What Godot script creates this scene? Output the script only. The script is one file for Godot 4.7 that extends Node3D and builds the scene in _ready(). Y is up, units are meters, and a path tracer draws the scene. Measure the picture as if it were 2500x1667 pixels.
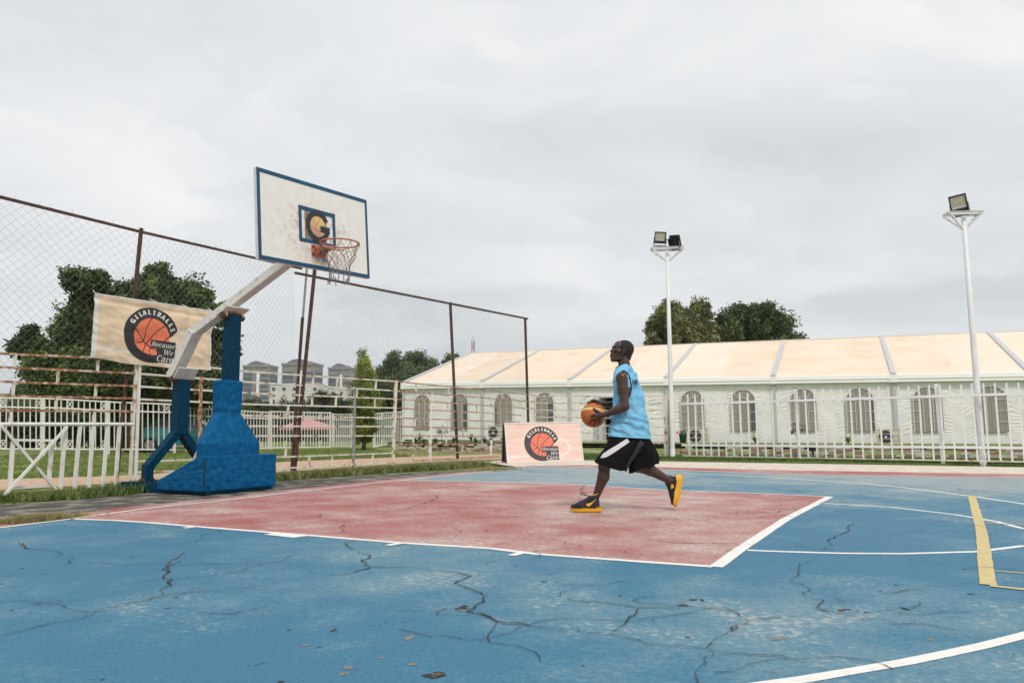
extends Node3D

var M := {}
var rng := RandomNumberGenerator.new()
var unit_box := BoxMesh.new()
var unit_rod := CylinderMesh.new()
var taken := {}
var lean := {}


func _ready() -> void:
	rng.seed = 20
	unit_box.size = Vector3.ONE
	unit_rod.top_radius = 0.5
	unit_rod.bottom_radius = 0.5
	unit_rod.height = 1.0
	unit_rod.radial_segments = 12
	unit_rod.rings = 1
	make_camera()
	make_sky()
	make_materials()
	make_ground()
	make_court()
	make_marquee()
	make_towers()
	make_trees()
	make_far_fence()
	make_wire_fence()
	make_rail_fence()
	make_picket_fence()
	make_light_poles()
	make_hoop()
	make_banner()
	make_sandwich_board()
	make_person()
	make_yard_things()
	make_weeds()


func make_camera() -> void:
	var c := Camera3D.new()
	c.name = "camera"
	c.fov = 48.42
	c.near = 0.05
	c.far = 4000.0
	c.rotation_order = EULER_ORDER_YXZ
	c.position = Vector3(7.05, 0.751, 6.708)
	c.rotation_degrees = Vector3(6.674, 29.435, -0.335)
	add_child(c)
	c.current = true


func make_sky() -> void:
	var env := Environment.new()
	env.background_mode = Environment.BG_SKY
	env.tonemap_mode = Environment.TONE_MAPPER_LINEAR
	env.tonemap_exposure = 1.26
	env.sdfgi_enabled = true
	env.ssao_enabled = true
	env.ssil_enabled = true
	env.fog_enabled = true
	env.fog_density = 0.00028
	env.fog_light_color = Color(0.86, 0.88, 0.9)
	var sky := Sky.new()
	var pm := PanoramaSkyMaterial.new()
	pm.panorama = ImageTexture.create_from_image(sky_image(2048, 1024))
	pm.energy_multiplier = 0.88
	sky.sky_material = pm
	env.sky = sky
	var we := WorldEnvironment.new()
	we.name = "world_environment"
	we.environment = env
	add_child(we)
	var sun := DirectionalLight3D.new()
	sun.name = "sun"
	sun.light_energy = 0.5
	sun.light_angular_distance = 11.0
	sun.light_color = Color(1.0, 0.965, 0.91)
	sun.shadow_enabled = true
	sun.rotation_degrees = Vector3(-50, 48, 0)
	add_child(sun)


func sky_image(w: int, h: int) -> Image:
	# an overcast sheet: soft bright cloud with darker bellies, on a plane 1000 m up
	var a := FastNoiseLite.new()
	a.seed = 5
	a.frequency = 0.55
	a.fractal_octaves = 6
	a.fractal_gain = 0.5
	var b := FastNoiseLite.new()
	b.seed = 17
	b.frequency = 1.3
	b.fractal_octaves = 5
	# bellies: direction, half angle, depth
	var dark := [[Vector3(-0.252, 0.376, -0.892), 0.17, 0.17], [Vector3(-0.339, 0.369, -0.866), 0.13, 0.10], [Vector3(-0.616, 0.393, -0.683), 0.17, 0.10], [Vector3(-0.12, 0.433, -0.893), 0.16, 0.08], [Vector3(0.006, 0.428, -0.904), 0.13, 0.08], [Vector3(-0.504, 0.349, -0.79), 0.15, 0.06], [Vector3(-0.236, 0.22, -0.947), 0.16, 0.05], [Vector3(-0.455, 0.218, -0.863), 0.14, 0.07]]
	var light := [[Vector3(-0.371, 0.48, -0.795), 0.12, 0.09], [Vector3(-0.77, 0.334, -0.543), 0.18, 0.06], [Vector3(0.063, 0.286, -0.956), 0.14, 0.10], [Vector3(-0.238, 0.333, -0.912), 0.08, 0.08], [Vector3(-0.486, 0.431, -0.761), 0.08, 0.05], [Vector3(-0.83, 0.372, -0.417), 0.2, 0.04], [Vector3(-0.099, 0.17, -0.981), 0.1, 0.05]]
	var data := PackedByteArray()
	data.resize(w * h * 3)
	for j in h:
		var el := PI * (0.5 - (j + 0.5) / h)
		for i in w:
			var az := TAU * (i + 0.5) / w - PI
			var o := (j * w + i) * 3
			var d := Vector3(cos(el) * sin(az), sin(el), -cos(el) * cos(az))
			var y := maxf(d.y, 0.0)
			if d.y < -0.02:
				data[o] = 205
				data[o + 1] = 208
				data[o + 2] = 210
				continue
			var px := d.x / (y + 0.16)
			var pz := d.z / (y + 0.16)
			var wx := b.get_noise_2d(px * 0.5 + 31.0, pz * 0.5)
			var n := a.get_noise_2d(px + wx * 0.9, pz * 1.15 - wx * 0.7)
			var m := b.get_noise_2d(px + n * 0.5, pz - n * 0.4)
			var v := 0.755 + 0.15 * n + 0.075 * m
			for k in dark:
				var c: float = d.angle_to(k[0]) / k[1]
				if c < 2.5:
					v -= 2.5 * k[2] * exp(-c * c * 1.1) * (1.0 + 1.4 * m + 0.6 * n)
			for k in light:
				var c: float = d.angle_to(k[0]) / k[1]
				if c < 2.5:
					v += 1.4 * k[2] * exp(-c * c * 1.1) * (1.0 + 0.8 * m)
			var low := exp(-y * 7.0)
			v = lerpf(v, 0.63, low * 0.6)
			var cool := clampf((0.90 - v) * 0.26 + low * 0.03, 0.01, 0.11)
			var col := Color(v * (1.0 - cool), v * (1.0 - cool * 0.25), v * (1.0 + cool * 0.35)).linear_to_srgb()
			data[o] = clampi(int(col.r * 255.0), 0, 255)
			data[o + 1] = clampi(int(col.g * 255.0), 0, 255)
			data[o + 2] = clampi(int(col.b * 255.0), 0, 255)
	return Image.create_from_data(w, h, false, Image.FORMAT_RGB8, data)


# ---------------------------------------------------------------- helpers
func numbered(called: String) -> String:
	var n: int = taken.get(called, 0)
	taken[called] = n + 1
	return called if n == 0 else "%s_%03d" % [called, n]


func thing(called: String, label: String, category: String, at := Vector3.ZERO, group := "") -> Node3D:
	var o := Node3D.new()
	o.name = numbered(called)
	add_child(o)
	o.position = at
	tag(o, label, category, group)
	return o


func tag(o: Node3D, label: String, category: String, group := "") -> Node3D:
	o.set_meta("label", label)
	o.set_meta("category", category)
	if group:
		o.set_meta("group", group)
	return o


func place(mi: Node3D, called: String, parent: Node, kind := "") -> Node3D:
	# meshes are written in world axes; a part sits back by its thing's base
	if parent == null or parent == self:
		mi.name = numbered(called)
		add_child(mi)
	else:
		mi.name = called
		parent.add_child(mi, true)
		if parent.get_parent() == self:
			mi.position -= (parent as Node3D).position
	if kind:
		mi.set_meta("kind", kind)
	return mi


func begin() -> SurfaceTool:
	var s := SurfaceTool.new()
	s.begin(Mesh.PRIMITIVE_TRIANGLES)
	s.set_smooth_group(-1)
	return s


func obj(called: String, s: SurfaceTool, m: Material, parent: Node = null, kind := "", smooth := false) -> MeshInstance3D:
	var mi := MeshInstance3D.new()
	if smooth:
		var q := SurfaceTool.new()
		q.begin(Mesh.PRIMITIVE_TRIANGLES)
		q.set_smooth_group(0)
		for v in s.commit_to_arrays()[Mesh.ARRAY_VERTEX]:
			q.add_vertex(v)
		q.generate_normals()
		mi.mesh = q.commit()
	else:
		s.generate_normals()
		mi.mesh = s.commit()
	mi.material_override = m
	place(mi, called, parent, kind)
	return mi


func mesh_obj(called: String, mesh: Mesh, m: Material, parent: Node, t := Transform3D(), kind := "") -> MeshInstance3D:
	var mi := MeshInstance3D.new()
	mi.mesh = mesh
	mi.material_override = m
	mi.transform = t
	place(mi, called, parent, kind)
	return mi


func tri(s: SurfaceTool, a: Vector3, b: Vector3, c: Vector3) -> void:
	s.add_vertex(a)
	s.add_vertex(b)
	s.add_vertex(c)


func quad(s: SurfaceTool, a: Vector3, b: Vector3, c: Vector3, d: Vector3) -> void:
	tri(s, a, b, c)
	tri(s, a, c, d)


func quad_uv(s: SurfaceTool, p: Array, uv: Array) -> void:
	for k in [0, 1, 2, 0, 2, 3]:
		s.set_uv(uv[k])
		s.add_vertex(p[k])


# six faces from the eight corners of a box-like body: bottom ring b, top ring t, both clockwise seen from above
func hull(s: SurfaceTool, b: Array, t: Array) -> void:
	var n := b.size()
	for i in n:
		var j := (i + 1) % n
		quad(s, b[j], b[i], t[i], t[j])
	for i in range(1, n - 1):
		tri(s, t[0], t[i], t[i + 1])
		tri(s, b[0], b[i + 1], b[i])


func add_box(s: SurfaceTool, t: Transform3D, size: Vector3) -> void:
	var h := size * 0.5
	var c := []
	for y in [-h.y, h.y]:
		for k in [Vector2(-h.x, -h.z), Vector2(h.x, -h.z), Vector2(h.x, h.z), Vector2(-h.x, h.z)]:
			c.append(t * Vector3(k.x, y, k.y))
	hull(s, c.slice(0, 4), c.slice(4, 8))


func along(a: Vector3, b: Vector3, up := Vector3.UP) -> Basis:
	# y runs from a to b, x is across both that and up
	var y := (b - a).normalized()
	if absf(y.dot(up)) > 0.98:
		up = Vector3(0, 0, 1) if absf(y.z) < 0.9 else Vector3(1, 0, 0)
	var x := up.cross(y).normalized()
	return Basis(x, y, x.cross(y))


# a straight bar from a to b as one part sharing the unit box; w is across, d is along up
func bar(called: String, a: Vector3, b: Vector3, w: float, d: float, m: Material, parent: Node, up := Vector3.UP) -> MeshInstance3D:
	var q := along(a, b, up)
	var t := Transform3D(Basis(q.x * w, q.y * a.distance_to(b), q.z * d), (a + b) * 0.5)
	return mesh_obj(called, unit_box, m, parent, t)


func rod(called: String, a: Vector3, b: Vector3, r: float, m: Material, parent: Node) -> MeshInstance3D:
	var q := along(a, b)
	var t := Transform3D(Basis(q.x * r * 2.0, q.y * a.distance_to(b), q.z * r * 2.0), (a + b) * 0.5)
	return mesh_obj(called, unit_rod, m, parent, t)


func add_bar(s: SurfaceTool, a: Vector3, b: Vector3, w: float, d: float, up := Vector3.UP) -> void:
	add_box(s, Transform3D(along(a, b, up), (a + b) * 0.5), Vector3(w, a.distance_to(b), d))


func add_tube(s: SurfaceTool, pts: Array, r: Variant, sides := 6, closed := false) -> void:
	var rings := []
	var n := pts.size()
	var side := Vector3.ZERO
	for i in n:
		var p: Vector3 = pts[i]
		var q: Vector3 = pts[(i + 1) % n] if closed or i < n - 1 else p
		var o: Vector3 = pts[(i - 1 + n) % n] if closed or i > 0 else p
		var dir := (q - o).normalized()
		if side == Vector3.ZERO:
			side = dir.cross(Vector3.UP if absf(dir.y) < 0.9 else Vector3.RIGHT).normalized()
		side = (side - dir * side.dot(dir)).normalized()
		var up := side.cross(dir)
		var rad: float = r if r is float else r[i]
		var ring := []
		for k in sides:
			var a := TAU * k / sides
			ring.append(p + (side * cos(a) + up * sin(a)) * rad)
		rings.append(ring)
	for i in (n if closed else n - 1):
		var A: Array = rings[i]
		var B: Array = rings[(i + 1) % n]
		for k in sides:
			var l := (k + 1) % sides
			quad(s, A[k], A[l], B[l], B[k])
	if not closed and sides > 2:
		for k in range(1, sides - 1):
			tri(s, rings[0][0], rings[0][k + 1], rings[0][k])
			tri(s, rings[n - 1][0], rings[n - 1][k], rings[n - 1][k + 1])


# surface of revolution about +y at a place: profile of Vector2(radius, height)
func add_lathe(s: SurfaceTool, t: Transform3D, prof: Array, sides := 16) -> void:
	for i in prof.size() - 1:
		var p: Vector2 = prof[i]
		var q: Vector2 = prof[i + 1]
		for k in sides:
			var a := TAU * k / sides
			var b := TAU * (k + 1) / sides
			var u := Vector3(cos(a), 0, sin(a))
			var v := Vector3(cos(b), 0, sin(b))
			quad(s, t * (u * p.x + Vector3.UP * p.y), t * (u * q.x + Vector3.UP * q.y), t * (v * q.x + Vector3.UP * q.y), t * (v * p.x + Vector3.UP * p.y))


func lin(r: float, g: float, b: float) -> Color:
	return Color(r, g, b).linear_to_srgb()


func plain(r: float, g: float, b: float, rough := 0.6, metal := 0.0) -> StandardMaterial3D:
	var m := StandardMaterial3D.new()
	m.albedo_color = lin(r, g, b)
	m.roughness = rough
	m.metallic = metal
	return m


func noise(sd: int, freq: float, oct := 4, kind := FastNoiseLite.TYPE_SIMPLEX_SMOOTH) -> FastNoiseLite:
	var n := FastNoiseLite.new()
	n.seed = sd
	n.frequency = freq
	n.fractal_octaves = oct
	n.noise_type = kind
	return n


# seamless noise coloured through stops of [at, linear colour]
func ramp_image(size: int, n: FastNoiseLite, stops: Array) -> Image:
	var g := Gradient.new()
	var off := PackedFloat32Array()
	var col := PackedColorArray()
	for k in stops:
		off.append(k[0])
		col.append((k[1] as Color).linear_to_srgb())
	g.offsets = off
	g.colors = col
	var src := n.get_seamless_image(size, size).get_data()
	var lut := PackedByteArray()
	lut.resize(768)
	for i in 256:
		var c := g.sample(i / 255.0)
		lut[i * 3] = int(c.r * 255.0)
		lut[i * 3 + 1] = int(c.g * 255.0)
		lut[i * 3 + 2] = int(c.b * 255.0)
	var out := PackedByteArray()
	out.resize(size * size * 3)
	for i in size * size:
		var v := src[i] * 3
		out[i * 3] = lut[v]
		out[i * 3 + 1] = lut[v + 1]
		out[i * 3 + 2] = lut[v + 2]
	return Image.create_from_data(size, size, false, Image.FORMAT_RGB8, out)


# a mottled material laid in world axes; metres = size of one tile
func mottled(size: int, n: FastNoiseLite, stops: Array, metres: float, rough := 0.75, bump := 0.0) -> StandardMaterial3D:
	var m := StandardMaterial3D.new()
	m.albedo_texture = ImageTexture.create_from_image(ramp_image(size, n, stops))
	m.uv1_triplanar = true
	m.uv1_world_triplanar = true
	m.uv1_scale = Vector3.ONE / metres
	m.roughness = rough
	if bump > 0.0:
		var im := n.get_seamless_image(size, size)
		im.convert(Image.FORMAT_RGB8)
		im.bump_map_to_normal_map(bump)
		m.normal_enabled = true
		m.normal_texture = ImageTexture.create_from_image(im)
	return m


func make_materials() -> void:
	var rust := noise(3, 0.012, 5)
	M.rust_paint = mottled(512, rust, [[0.0, Color(0.22, 0.09, 0.04)], [0.2, Color(0.40, 0.2, 0.1)], [0.33, Color(0.62, 0.47, 0.35)], [0.43, Color(0.74, 0.69, 0.62)], [1.0, Color(0.80, 0.78, 0.75)]], 1.7)
	M.rusty = mottled(512, noise(4, 0.02, 5), [[0.0, Color(0.15, 0.055, 0.025)], [0.4, Color(0.30, 0.125, 0.06)], [0.55, Color(0.42, 0.22, 0.12)], [0.68, Color(0.58, 0.42, 0.31)], [0.8, Color(0.70, 0.63, 0.55)], [1.0, Color(0.74, 0.7, 0.64)]], 1.3)
	M.white_paint = mottled(512, noise(5, 0.01, 5), [[0.0, Color(0.5, 0.36, 0.26)], [0.22, Color(0.72, 0.67, 0.6)], [0.32, Color(0.80, 0.78, 0.75)], [1.0, Color(0.84, 0.83, 0.81)]], 1.6, 0.55)
	M.brown_steel = mottled(256, noise(6, 0.02, 4), [[0.0, Color(0.035, 0.016, 0.012)], [0.5, Color(0.075, 0.032, 0.022)], [1.0, Color(0.14, 0.06, 0.035)]], 1.2, 0.7)
	M.galv = mottled(256, noise(7, 0.02, 4), [[0.0, Color(0.16, 0.16, 0.17)], [0.6, Color(0.3, 0.3, 0.3)], [1.0, Color(0.4, 0.36, 0.3)]], 0.8, 0.5)
	M.wire = plain(0.2, 0.2, 0.2, 0.5)
	M.pole_white = mottled(256, noise(8, 0.01, 4), [[0.0, Color(0.68, 0.69, 0.70)], [0.4, Color(0.78, 0.79, 0.80)], [1.0, Color(0.84, 0.84, 0.85)]], 2.5, 0.5)
	M.black = plain(0.012, 0.012, 0.014, 0.45)
	M.dark_grey = plain(0.05, 0.052, 0.056, 0.5)
	M.grey_metal = plain(0.22, 0.225, 0.23, 0.45)
	M.lens = plain(0.42, 0.40, 0.33, 0.2)
	M.seedling = plain(0.03, 0.06, 0.018, 0.55)
	M.bark = mottled(256, noise(9, 0.03, 4), [[0.0, Color(0.05, 0.035, 0.025)], [1.0, Color(0.16, 0.12, 0.09)]], 1.0, 0.9)
	M.leaf = leaf_material()
	M.bolt = mottled(128, noise(10, 0.05, 3), [[0.0, Color(0.03, 0.02, 0.016)], [0.6, Color(0.10, 0.05, 0.035)], [1.0, Color(0.24, 0.11, 0.07)]], 0.3, 0.6)


func leaf_material() -> StandardMaterial3D:
	var m := StandardMaterial3D.new()
	m.vertex_color_use_as_albedo = true
	m.roughness = 0.55
	m.backlight_enabled = true
	m.backlight = Color(0.6, 0.68, 0.35)
	return m


# ---------------------------------------------------------------- ground and court
func sheet(called: String, poly: Array, y: float, m: Material, parent: Node = null, kind := "") -> MeshInstance3D:
	var pk := PackedVector2Array()
	for k in poly:
		pk.append(k)
	var ix := Geometry2D.triangulate_polygon(pk)
	var s := begin()
	for i in range(0, ix.size(), 3):
		var a := pk[ix[i]]
		var b := pk[ix[i + 1]]
		var c := pk[ix[i + 2]]
		if (b - a).cross(c - a) < 0.0:
			var q := b
			b = c
			c = q
		for v in [a, b, c]:
			s.set_uv(Vector2((v.x + 1.5) / 12.0, (v.y + 9.0) / 16.0))
			s.set_uv2(v / 1.9)
			s.add_vertex(Vector3(v.x, y, v.y))
	return obj(called, s, m, parent, kind)


# a painted stripe along points on the ground, its edges a little unsteady
func stripe(called: String, pts: Array, w: float, y: float, m: Material, parent: Node, rough := 0.12) -> MeshInstance3D:
	var fine := []
	for i in pts.size() - 1:
		var a: Vector2 = pts[i]
		var b: Vector2 = pts[i + 1]
		var n := maxi(1, int(a.distance_to(b) / 0.14))
		for k in n:
			fine.append(a.lerp(b, float(k) / n))
	fine.append(pts[-1])
	var s := begin()
	var L := []
	var Rr := []
	for i in fine.size():
		var d: Vector2 = (fine[mini(i + 1, fine.size() - 1)] - fine[maxi(i - 1, 0)]).normalized()
		var o := Vector2(-d.y, d.x) * w * 0.5
		L.append(fine[i] + o * (1.0 + rng.randf_range(-rough, rough)))
		Rr.append(fine[i] - o * (1.0 + rng.randf_range(-rough, rough)))
	for i in fine.size() - 1:
		quad(s, Vector3(L[i].x, y, L[i].y), Vector3(L[i + 1].x, y, L[i + 1].y), Vector3(Rr[i + 1].x, y, Rr[i + 1].y), Vector3(Rr[i].x, y, Rr[i].y))
	return obj(called, s, m, parent)


# weathered paint: fresh tone where little worn, then dulled, then the pale screed showing through; one image over 12 m by 16 m
func worn_paint(w: int, h: int, sd: int, fresh: Color, dull: Color, bare: Color, dark: Color, share: float, worn_key := 0.0) -> StandardMaterial3D:
	var big := noise(sd, 3.2 / w, 5)
	var mid := noise(sd + 1, 16.0 / w, 4)
	var fine := noise(sd + 2, 0.16, 3)
	var streak := noise(sd + 3, 30.0 / w, 3)
	big.domain_warp_enabled = true
	big.domain_warp_amplitude = w * 0.03
	big.domain_warp_frequency = 4.0 / w
	var A := big.get_image(w, h, false, false, true).get_data()
	var B := mid.get_image(w, h, false, false, true).get_data()
	var F := fine.get_image(w, h, false, false, true).get_data()
	var S := streak.get_image(w, h, false, false, true).get_data()
	var data := PackedByteArray()
	data.resize(w * h * 3)
	var f := fresh.linear_to_srgb()
	var d := dull.linear_to_srgb()
	var b := bare.linear_to_srgb()
	var k := dark.linear_to_srgb()
	for i in w * h:
		var a := A[i] / 255.0
		var m := B[i] / 255.0
		var n := F[i] / 255.0
		var zz := float(i / w) / h * 16.0 - 9.0
		var xx := float(i % w) / w * 12.0 - 1.5
		# blue's far half paled by wear plus painted-in grazing sky sheen; key's middle worn
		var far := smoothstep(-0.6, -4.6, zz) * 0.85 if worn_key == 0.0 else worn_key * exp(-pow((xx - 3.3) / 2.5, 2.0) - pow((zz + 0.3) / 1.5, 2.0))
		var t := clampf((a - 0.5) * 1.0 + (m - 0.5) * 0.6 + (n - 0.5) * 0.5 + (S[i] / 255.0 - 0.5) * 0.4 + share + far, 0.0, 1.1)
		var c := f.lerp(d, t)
		var chip := (m - 0.5) * 0.9 + (n - 0.5) * 1.0 + (a - 0.5) * 0.5 + (share - 0.5) * 0.25
		if chip > 0.34:
			c = c.lerp(b, clampf((chip - 0.34) * 5.0, 0.0, 0.55))
		var low := (n - 0.5) * 0.9 - (S[i] / 255.0 - 0.5) * 1.3
		if low > 0.62:
			c = c.lerp(k, clampf((low - 0.62) * 6.0, 0.0, 0.6))
		data[i * 3] = int(c.r * 255.0)
		data[i * 3 + 1] = int(c.g * 255.0)
		data[i * 3 + 2] = int(c.b * 255.0)
	var mt := StandardMaterial3D.new()
	mt.albedo_texture = ImageTexture.create_from_image(Image.create_from_data(w, h, false, Image.FORMAT_RGB8, data))
	mt.roughness = 0.62
	mt.metallic_specular = 0.45
	# fine grain of the screed, laid at its own scale
	mt.detail_enabled = true
	mt.detail_blend_mode = BaseMaterial3D.BLEND_MODE_MUL
	mt.detail_albedo = M.grain_tex
	mt.detail_uv_layer = BaseMaterial3D.DETAIL_UV_2
	return mt


func make_ground() -> void:
	M.grass_ground = mottled(512, noise(21, 0.03, 5), [[0.0, Color(0.07, 0.10, 0.025)], [0.4, Color(0.13, 0.19, 0.04)], [0.65, Color(0.19, 0.24, 0.06)], [0.85, Color(0.28, 0.27, 0.11)], [1.0, Color(0.4, 0.31, 0.19)]], 3.0, 0.95, 3.0)
	M.lawn = mottled(512, noise(22, 0.05, 5), [[0.0, Color(0.045, 0.07, 0.016)], [0.5, Color(0.105, 0.17, 0.035)], [1.0, Color(0.19, 0.25, 0.07)]], 1.6, 0.95, 3.0)
	M.dirt = mottled(512, noise(23, 0.02, 5), [[0.0, Color(0.36, 0.22, 0.14)], [0.45, Color(0.52, 0.35, 0.24)], [1.0, Color(0.62, 0.46, 0.34)]], 2.5, 0.95, 2.0)
	M.asphalt = mottled(1024, noise(24, 0.006, 7), [[0.0, Color(0.055, 0.05, 0.045)], [0.35, Color(0.085, 0.078, 0.07)], [0.5, Color(0.13, 0.118, 0.104)], [0.6, Color(0.22, 0.2, 0.17)], [0.75, Color(0.32, 0.29, 0.24)], [1.0, Color(0.40, 0.36, 0.31)]], 3.1, 0.97)
	M.asphalt.detail_enabled = true
	M.asphalt.detail_blend_mode = BaseMaterial3D.BLEND_MODE_MUL
	M.asphalt.detail_uv_layer = BaseMaterial3D.DETAIL_UV_2
	M.asphalt.detail_albedo = ImageTexture.create_from_image(ramp_image(512, noise(27, 0.3, 2), [[0.0, Color(0.3, 0.3, 0.3)], [0.4, Color(0.75, 0.75, 0.75)], [0.7, Color(1, 1, 1)], [1.0, Color(1, 1, 1)]]))
	M.concrete = mottled(512, noise(25, 0.015, 5), [[0.0, Color(0.50, 0.42, 0.35)], [0.4, Color(0.63, 0.55, 0.47)], [1.0, Color(0.74, 0.67, 0.6)]], 3.0, 0.85, 1.5)
	var g := begin()
	quad(g, Vector3(-1500, -0.06, -1500), Vector3(1500, -0.06, -1500), Vector3(1500, -0.06, 300), Vector3(-1500, -0.06, 300))
	obj("ground", g, M.grass_ground, null, "structure")
	var track := [Vector2(-7.404, -0.620), Vector2(-6.215, -2.549), Vector2(-8.442, -8.338), Vector2(-7.518, -12.564), Vector2(-6.222, -16.193), Vector2(-3.743, -12.030), Vector2(-4.413, -9.867), Vector2(-4.619, -7.171), Vector2(-4.430, -4.449), Vector2(-4.433, -1.689), Vector2(-4.640, 0.771), Vector2(-4.2, 5), Vector2(-9, 8), Vector2(-12, 4)]
	sheet("dirt_path", track, -0.05, M.dirt, null, "structure")
	var asp := [Vector2(-0.6, 7.5), Vector2(-1.9, 7.5), Vector2(-1.802, 2.200), Vector2(-1.699, 1.559), Vector2(-1.675, 0.877), Vector2(-1.837, 0.260), Vector2(-2.6, -0.9), Vector2(-1.889, -1.818), Vector2(-1.756, -3.770), Vector2(-1.360, -4.795), Vector2(-0.995, -5.902), Vector2(-1.001, -7.354), Vector2(-0.538, -8.154), Vector2(0.2, -7.0), Vector2(0.3, 0), Vector2(0.3, 3), Vector2(0.8, 7.5)]
	sheet("asphalt_verge", asp, -0.012, M.asphalt, null, "structure")
	var apron := [Vector2(-1.486, -7.983), Vector2(-2.712, -9.146), Vector2(-2.9, -10.9), Vector2(-1.0, -11.05), Vector2(4, -11.04), Vector2(9, -11.0), Vector2(24, -11.0), Vector2(24, -6.6), Vector2(0.0, -6.6)]
	sheet("concrete_apron", apron, -0.008, M.concrete, null, "structure")
	var strip := begin()
	var kb := [Vector3(-2.9, 0, -11.08), Vector3(24, 0, -11.06)]
	quad(strip, Vector3(-2.9, 0.03, -11.08), Vector3(-2.9, 0.05, -13.6), Vector3(24, 0.05, -13.6), Vector3(24, 0.03, -11.06))
	quad(strip, Vector3(-2.9, -0.05, -11.06), Vector3(-2.9, 0.03, -11.08), Vector3(24, 0.03, -11.06), Vector3(24, -0.05, -11.04))
	obj("lawn_strip", strip, M.lawn, null, "structure")
	var bed := begin()
	quad(bed, Vector3(-19.6, 0.2, -27.6), Vector3(-19.2, 0.2, -24.5), Vector3(20.0, 0.04, -26.0), Vector3(20.0, 0.04, -31.7))
	obj("planting_bed", bed, M.grass_ground, null, "structure")


func make_court() -> void:
	var gn := noise(31, 0.22, 3)
	var gi := ramp_image(512, gn, [[0.0, Color(0.5, 0.5, 0.5)], [0.3, Color(0.8, 0.8, 0.8)], [0.6, Color(1, 1, 1)], [1.0, Color(1, 1, 1)]])
	M.grain_tex = ImageTexture.create_from_image(gi)
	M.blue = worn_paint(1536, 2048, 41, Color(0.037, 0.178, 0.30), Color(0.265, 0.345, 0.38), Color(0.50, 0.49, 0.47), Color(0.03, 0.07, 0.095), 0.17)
	M.red = worn_paint(1280, 1706, 47, Color(0.37, 0.10, 0.095), Color(0.555, 0.43, 0.385), Color(0.60, 0.53, 0.48), Color(0.17, 0.06, 0.06), 0.26, 0.55)
	M.line = mottled(512, noise(51, 0.02, 5), [[0.0, Color(0.6, 0.55, 0.5)], [0.25, Color(0.78, 0.76, 0.73)], [1.0, Color(0.86, 0.85, 0.83)]], 0.8, 0.7)
	M.yellow = mottled(512, noise(52, 0.03, 5), [[0.0, Color(0.36, 0.33, 0.24)], [0.3, Color(0.58, 0.47, 0.22)], [1.0, Color(0.68, 0.55, 0.26)]], 0.6, 0.7)
	M.crack = mottled(256, noise(53, 0.05, 4), [[0.0, Color(0.018, 0.016, 0.014)], [0.55, Color(0.04, 0.035, 0.028)], [0.75, Color(0.11, 0.09, 0.06)], [1.0, Color(0.28, 0.23, 0.15)]], 0.5, 0.95)
	M.spall = mottled(256, noise(54, 0.05, 4), [[0.0, Color(0.10, 0.105, 0.105)], [0.5, Color(0.21, 0.20, 0.175)], [1.0, Color(0.36, 0.33, 0.28)]], 0.12, 0.95)

	var court := Node3D.new()
	court.name = "court"
	add_child(court)
	court.set_meta("kind", "structure")
	var base_l := [Vector2(1.05, 8.0), Vector2(0.430, 3.324), Vector2(0.386, 3.031), Vector2(0.340, 2.712), Vector2(0.233, 2.325), Vector2(0.127, 1.901), Vector2(0.082, 1.478), Vector2(0.105, 1.120), Vector2(-0.044, -0.198), Vector2(-0.223, -1.949), Vector2(-0.237, -2.743), Vector2(-0.326, -4.921), Vector2(-0.312, -7.579)]
	var side_l := [Vector2(-0.312, -7.579), Vector2(2.254, -7.277), Vector2(3.979, -6.774), Vector2(5.837, -6.750), Vector2(8.045, -7.061), Vector2(22, -6.9)]
	var outer := []
	for k in base_l:
		outer.append((k as Vector2) + Vector2(-0.34, 0))
	outer[-1] = Vector2(-0.683, -7.785)
	outer.append_array([Vector2(0.161, -8.543), Vector2(1.904, -8.302), Vector2(4.352, -8.006), Vector2(8.134, -8.227), Vector2(22, -8.1), Vector2(22, 8.0)])
	sheet("red_border", outer, -0.003, M.red, court)
	var inner := base_l.duplicate()
	inner.append_array(side_l.slice(1))
	inner.append(Vector2(22, 8.0))
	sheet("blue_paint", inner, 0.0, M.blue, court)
	var near := [Vector2(0.376, 2.694), Vector2(0.773, 2.590), Vector2(1.200, 2.559), Vector2(1.636, 2.554), Vector2(1.896, 2.551), Vector2(2.926, 2.522), Vector2(3.811, 2.512), Vector2(4.481, 2.438), Vector2(4.834, 2.500), Vector2(5.378, 2.474), Vector2(5.896, 2.434)]
	var ft := [Vector2(5.916, 2.440), Vector2(5.890, 1.693), Vector2(5.858, -0.033), Vector2(5.907, -2.469)]
	var far := [Vector2(-0.213, -2.712), Vector2(1.350, -2.991), Vector2(2.509, -3.058), Vector2(3.841, -2.629), Vector2(4.926, -2.586), Vector2(5.869, -2.469)]
	var key := near.duplicate()
	var back := far.duplicate()
	back.reverse()
	key.append_array(back)
	key.append_array([Vector2(-0.161, -1.876), Vector2(0.003, -0.152), Vector2(0.145, 1.152), Vector2(0.171, 1.931), Vector2(0.267, 2.347)])
	sheet("red_key", key, 0.0006, M.red, court)
	stripe("baseline", base_l, 0.055, 0.0030, M.line, court)
	stripe("sideline", side_l, 0.055, 0.0033, M.line, court)
	stripe("key_line", near, 0.058, 0.0021, M.line, court)
	stripe("key_line", far, 0.05, 0.0021, M.line, court)
	stripe("free_throw_line", ft, 0.078, 0.0027, M.line, court, 0.05)
	var arc := [Vector2(-0.203, -6.542), Vector2(0.882, -6.566), Vector2(2.555, -6.396), Vector2(4.160, -5.987), Vector2(6.001, -4.866), Vector2(6.557, -4.273), Vector2(7.251, -3.222), Vector2(7.692, -2.413)]
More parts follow.
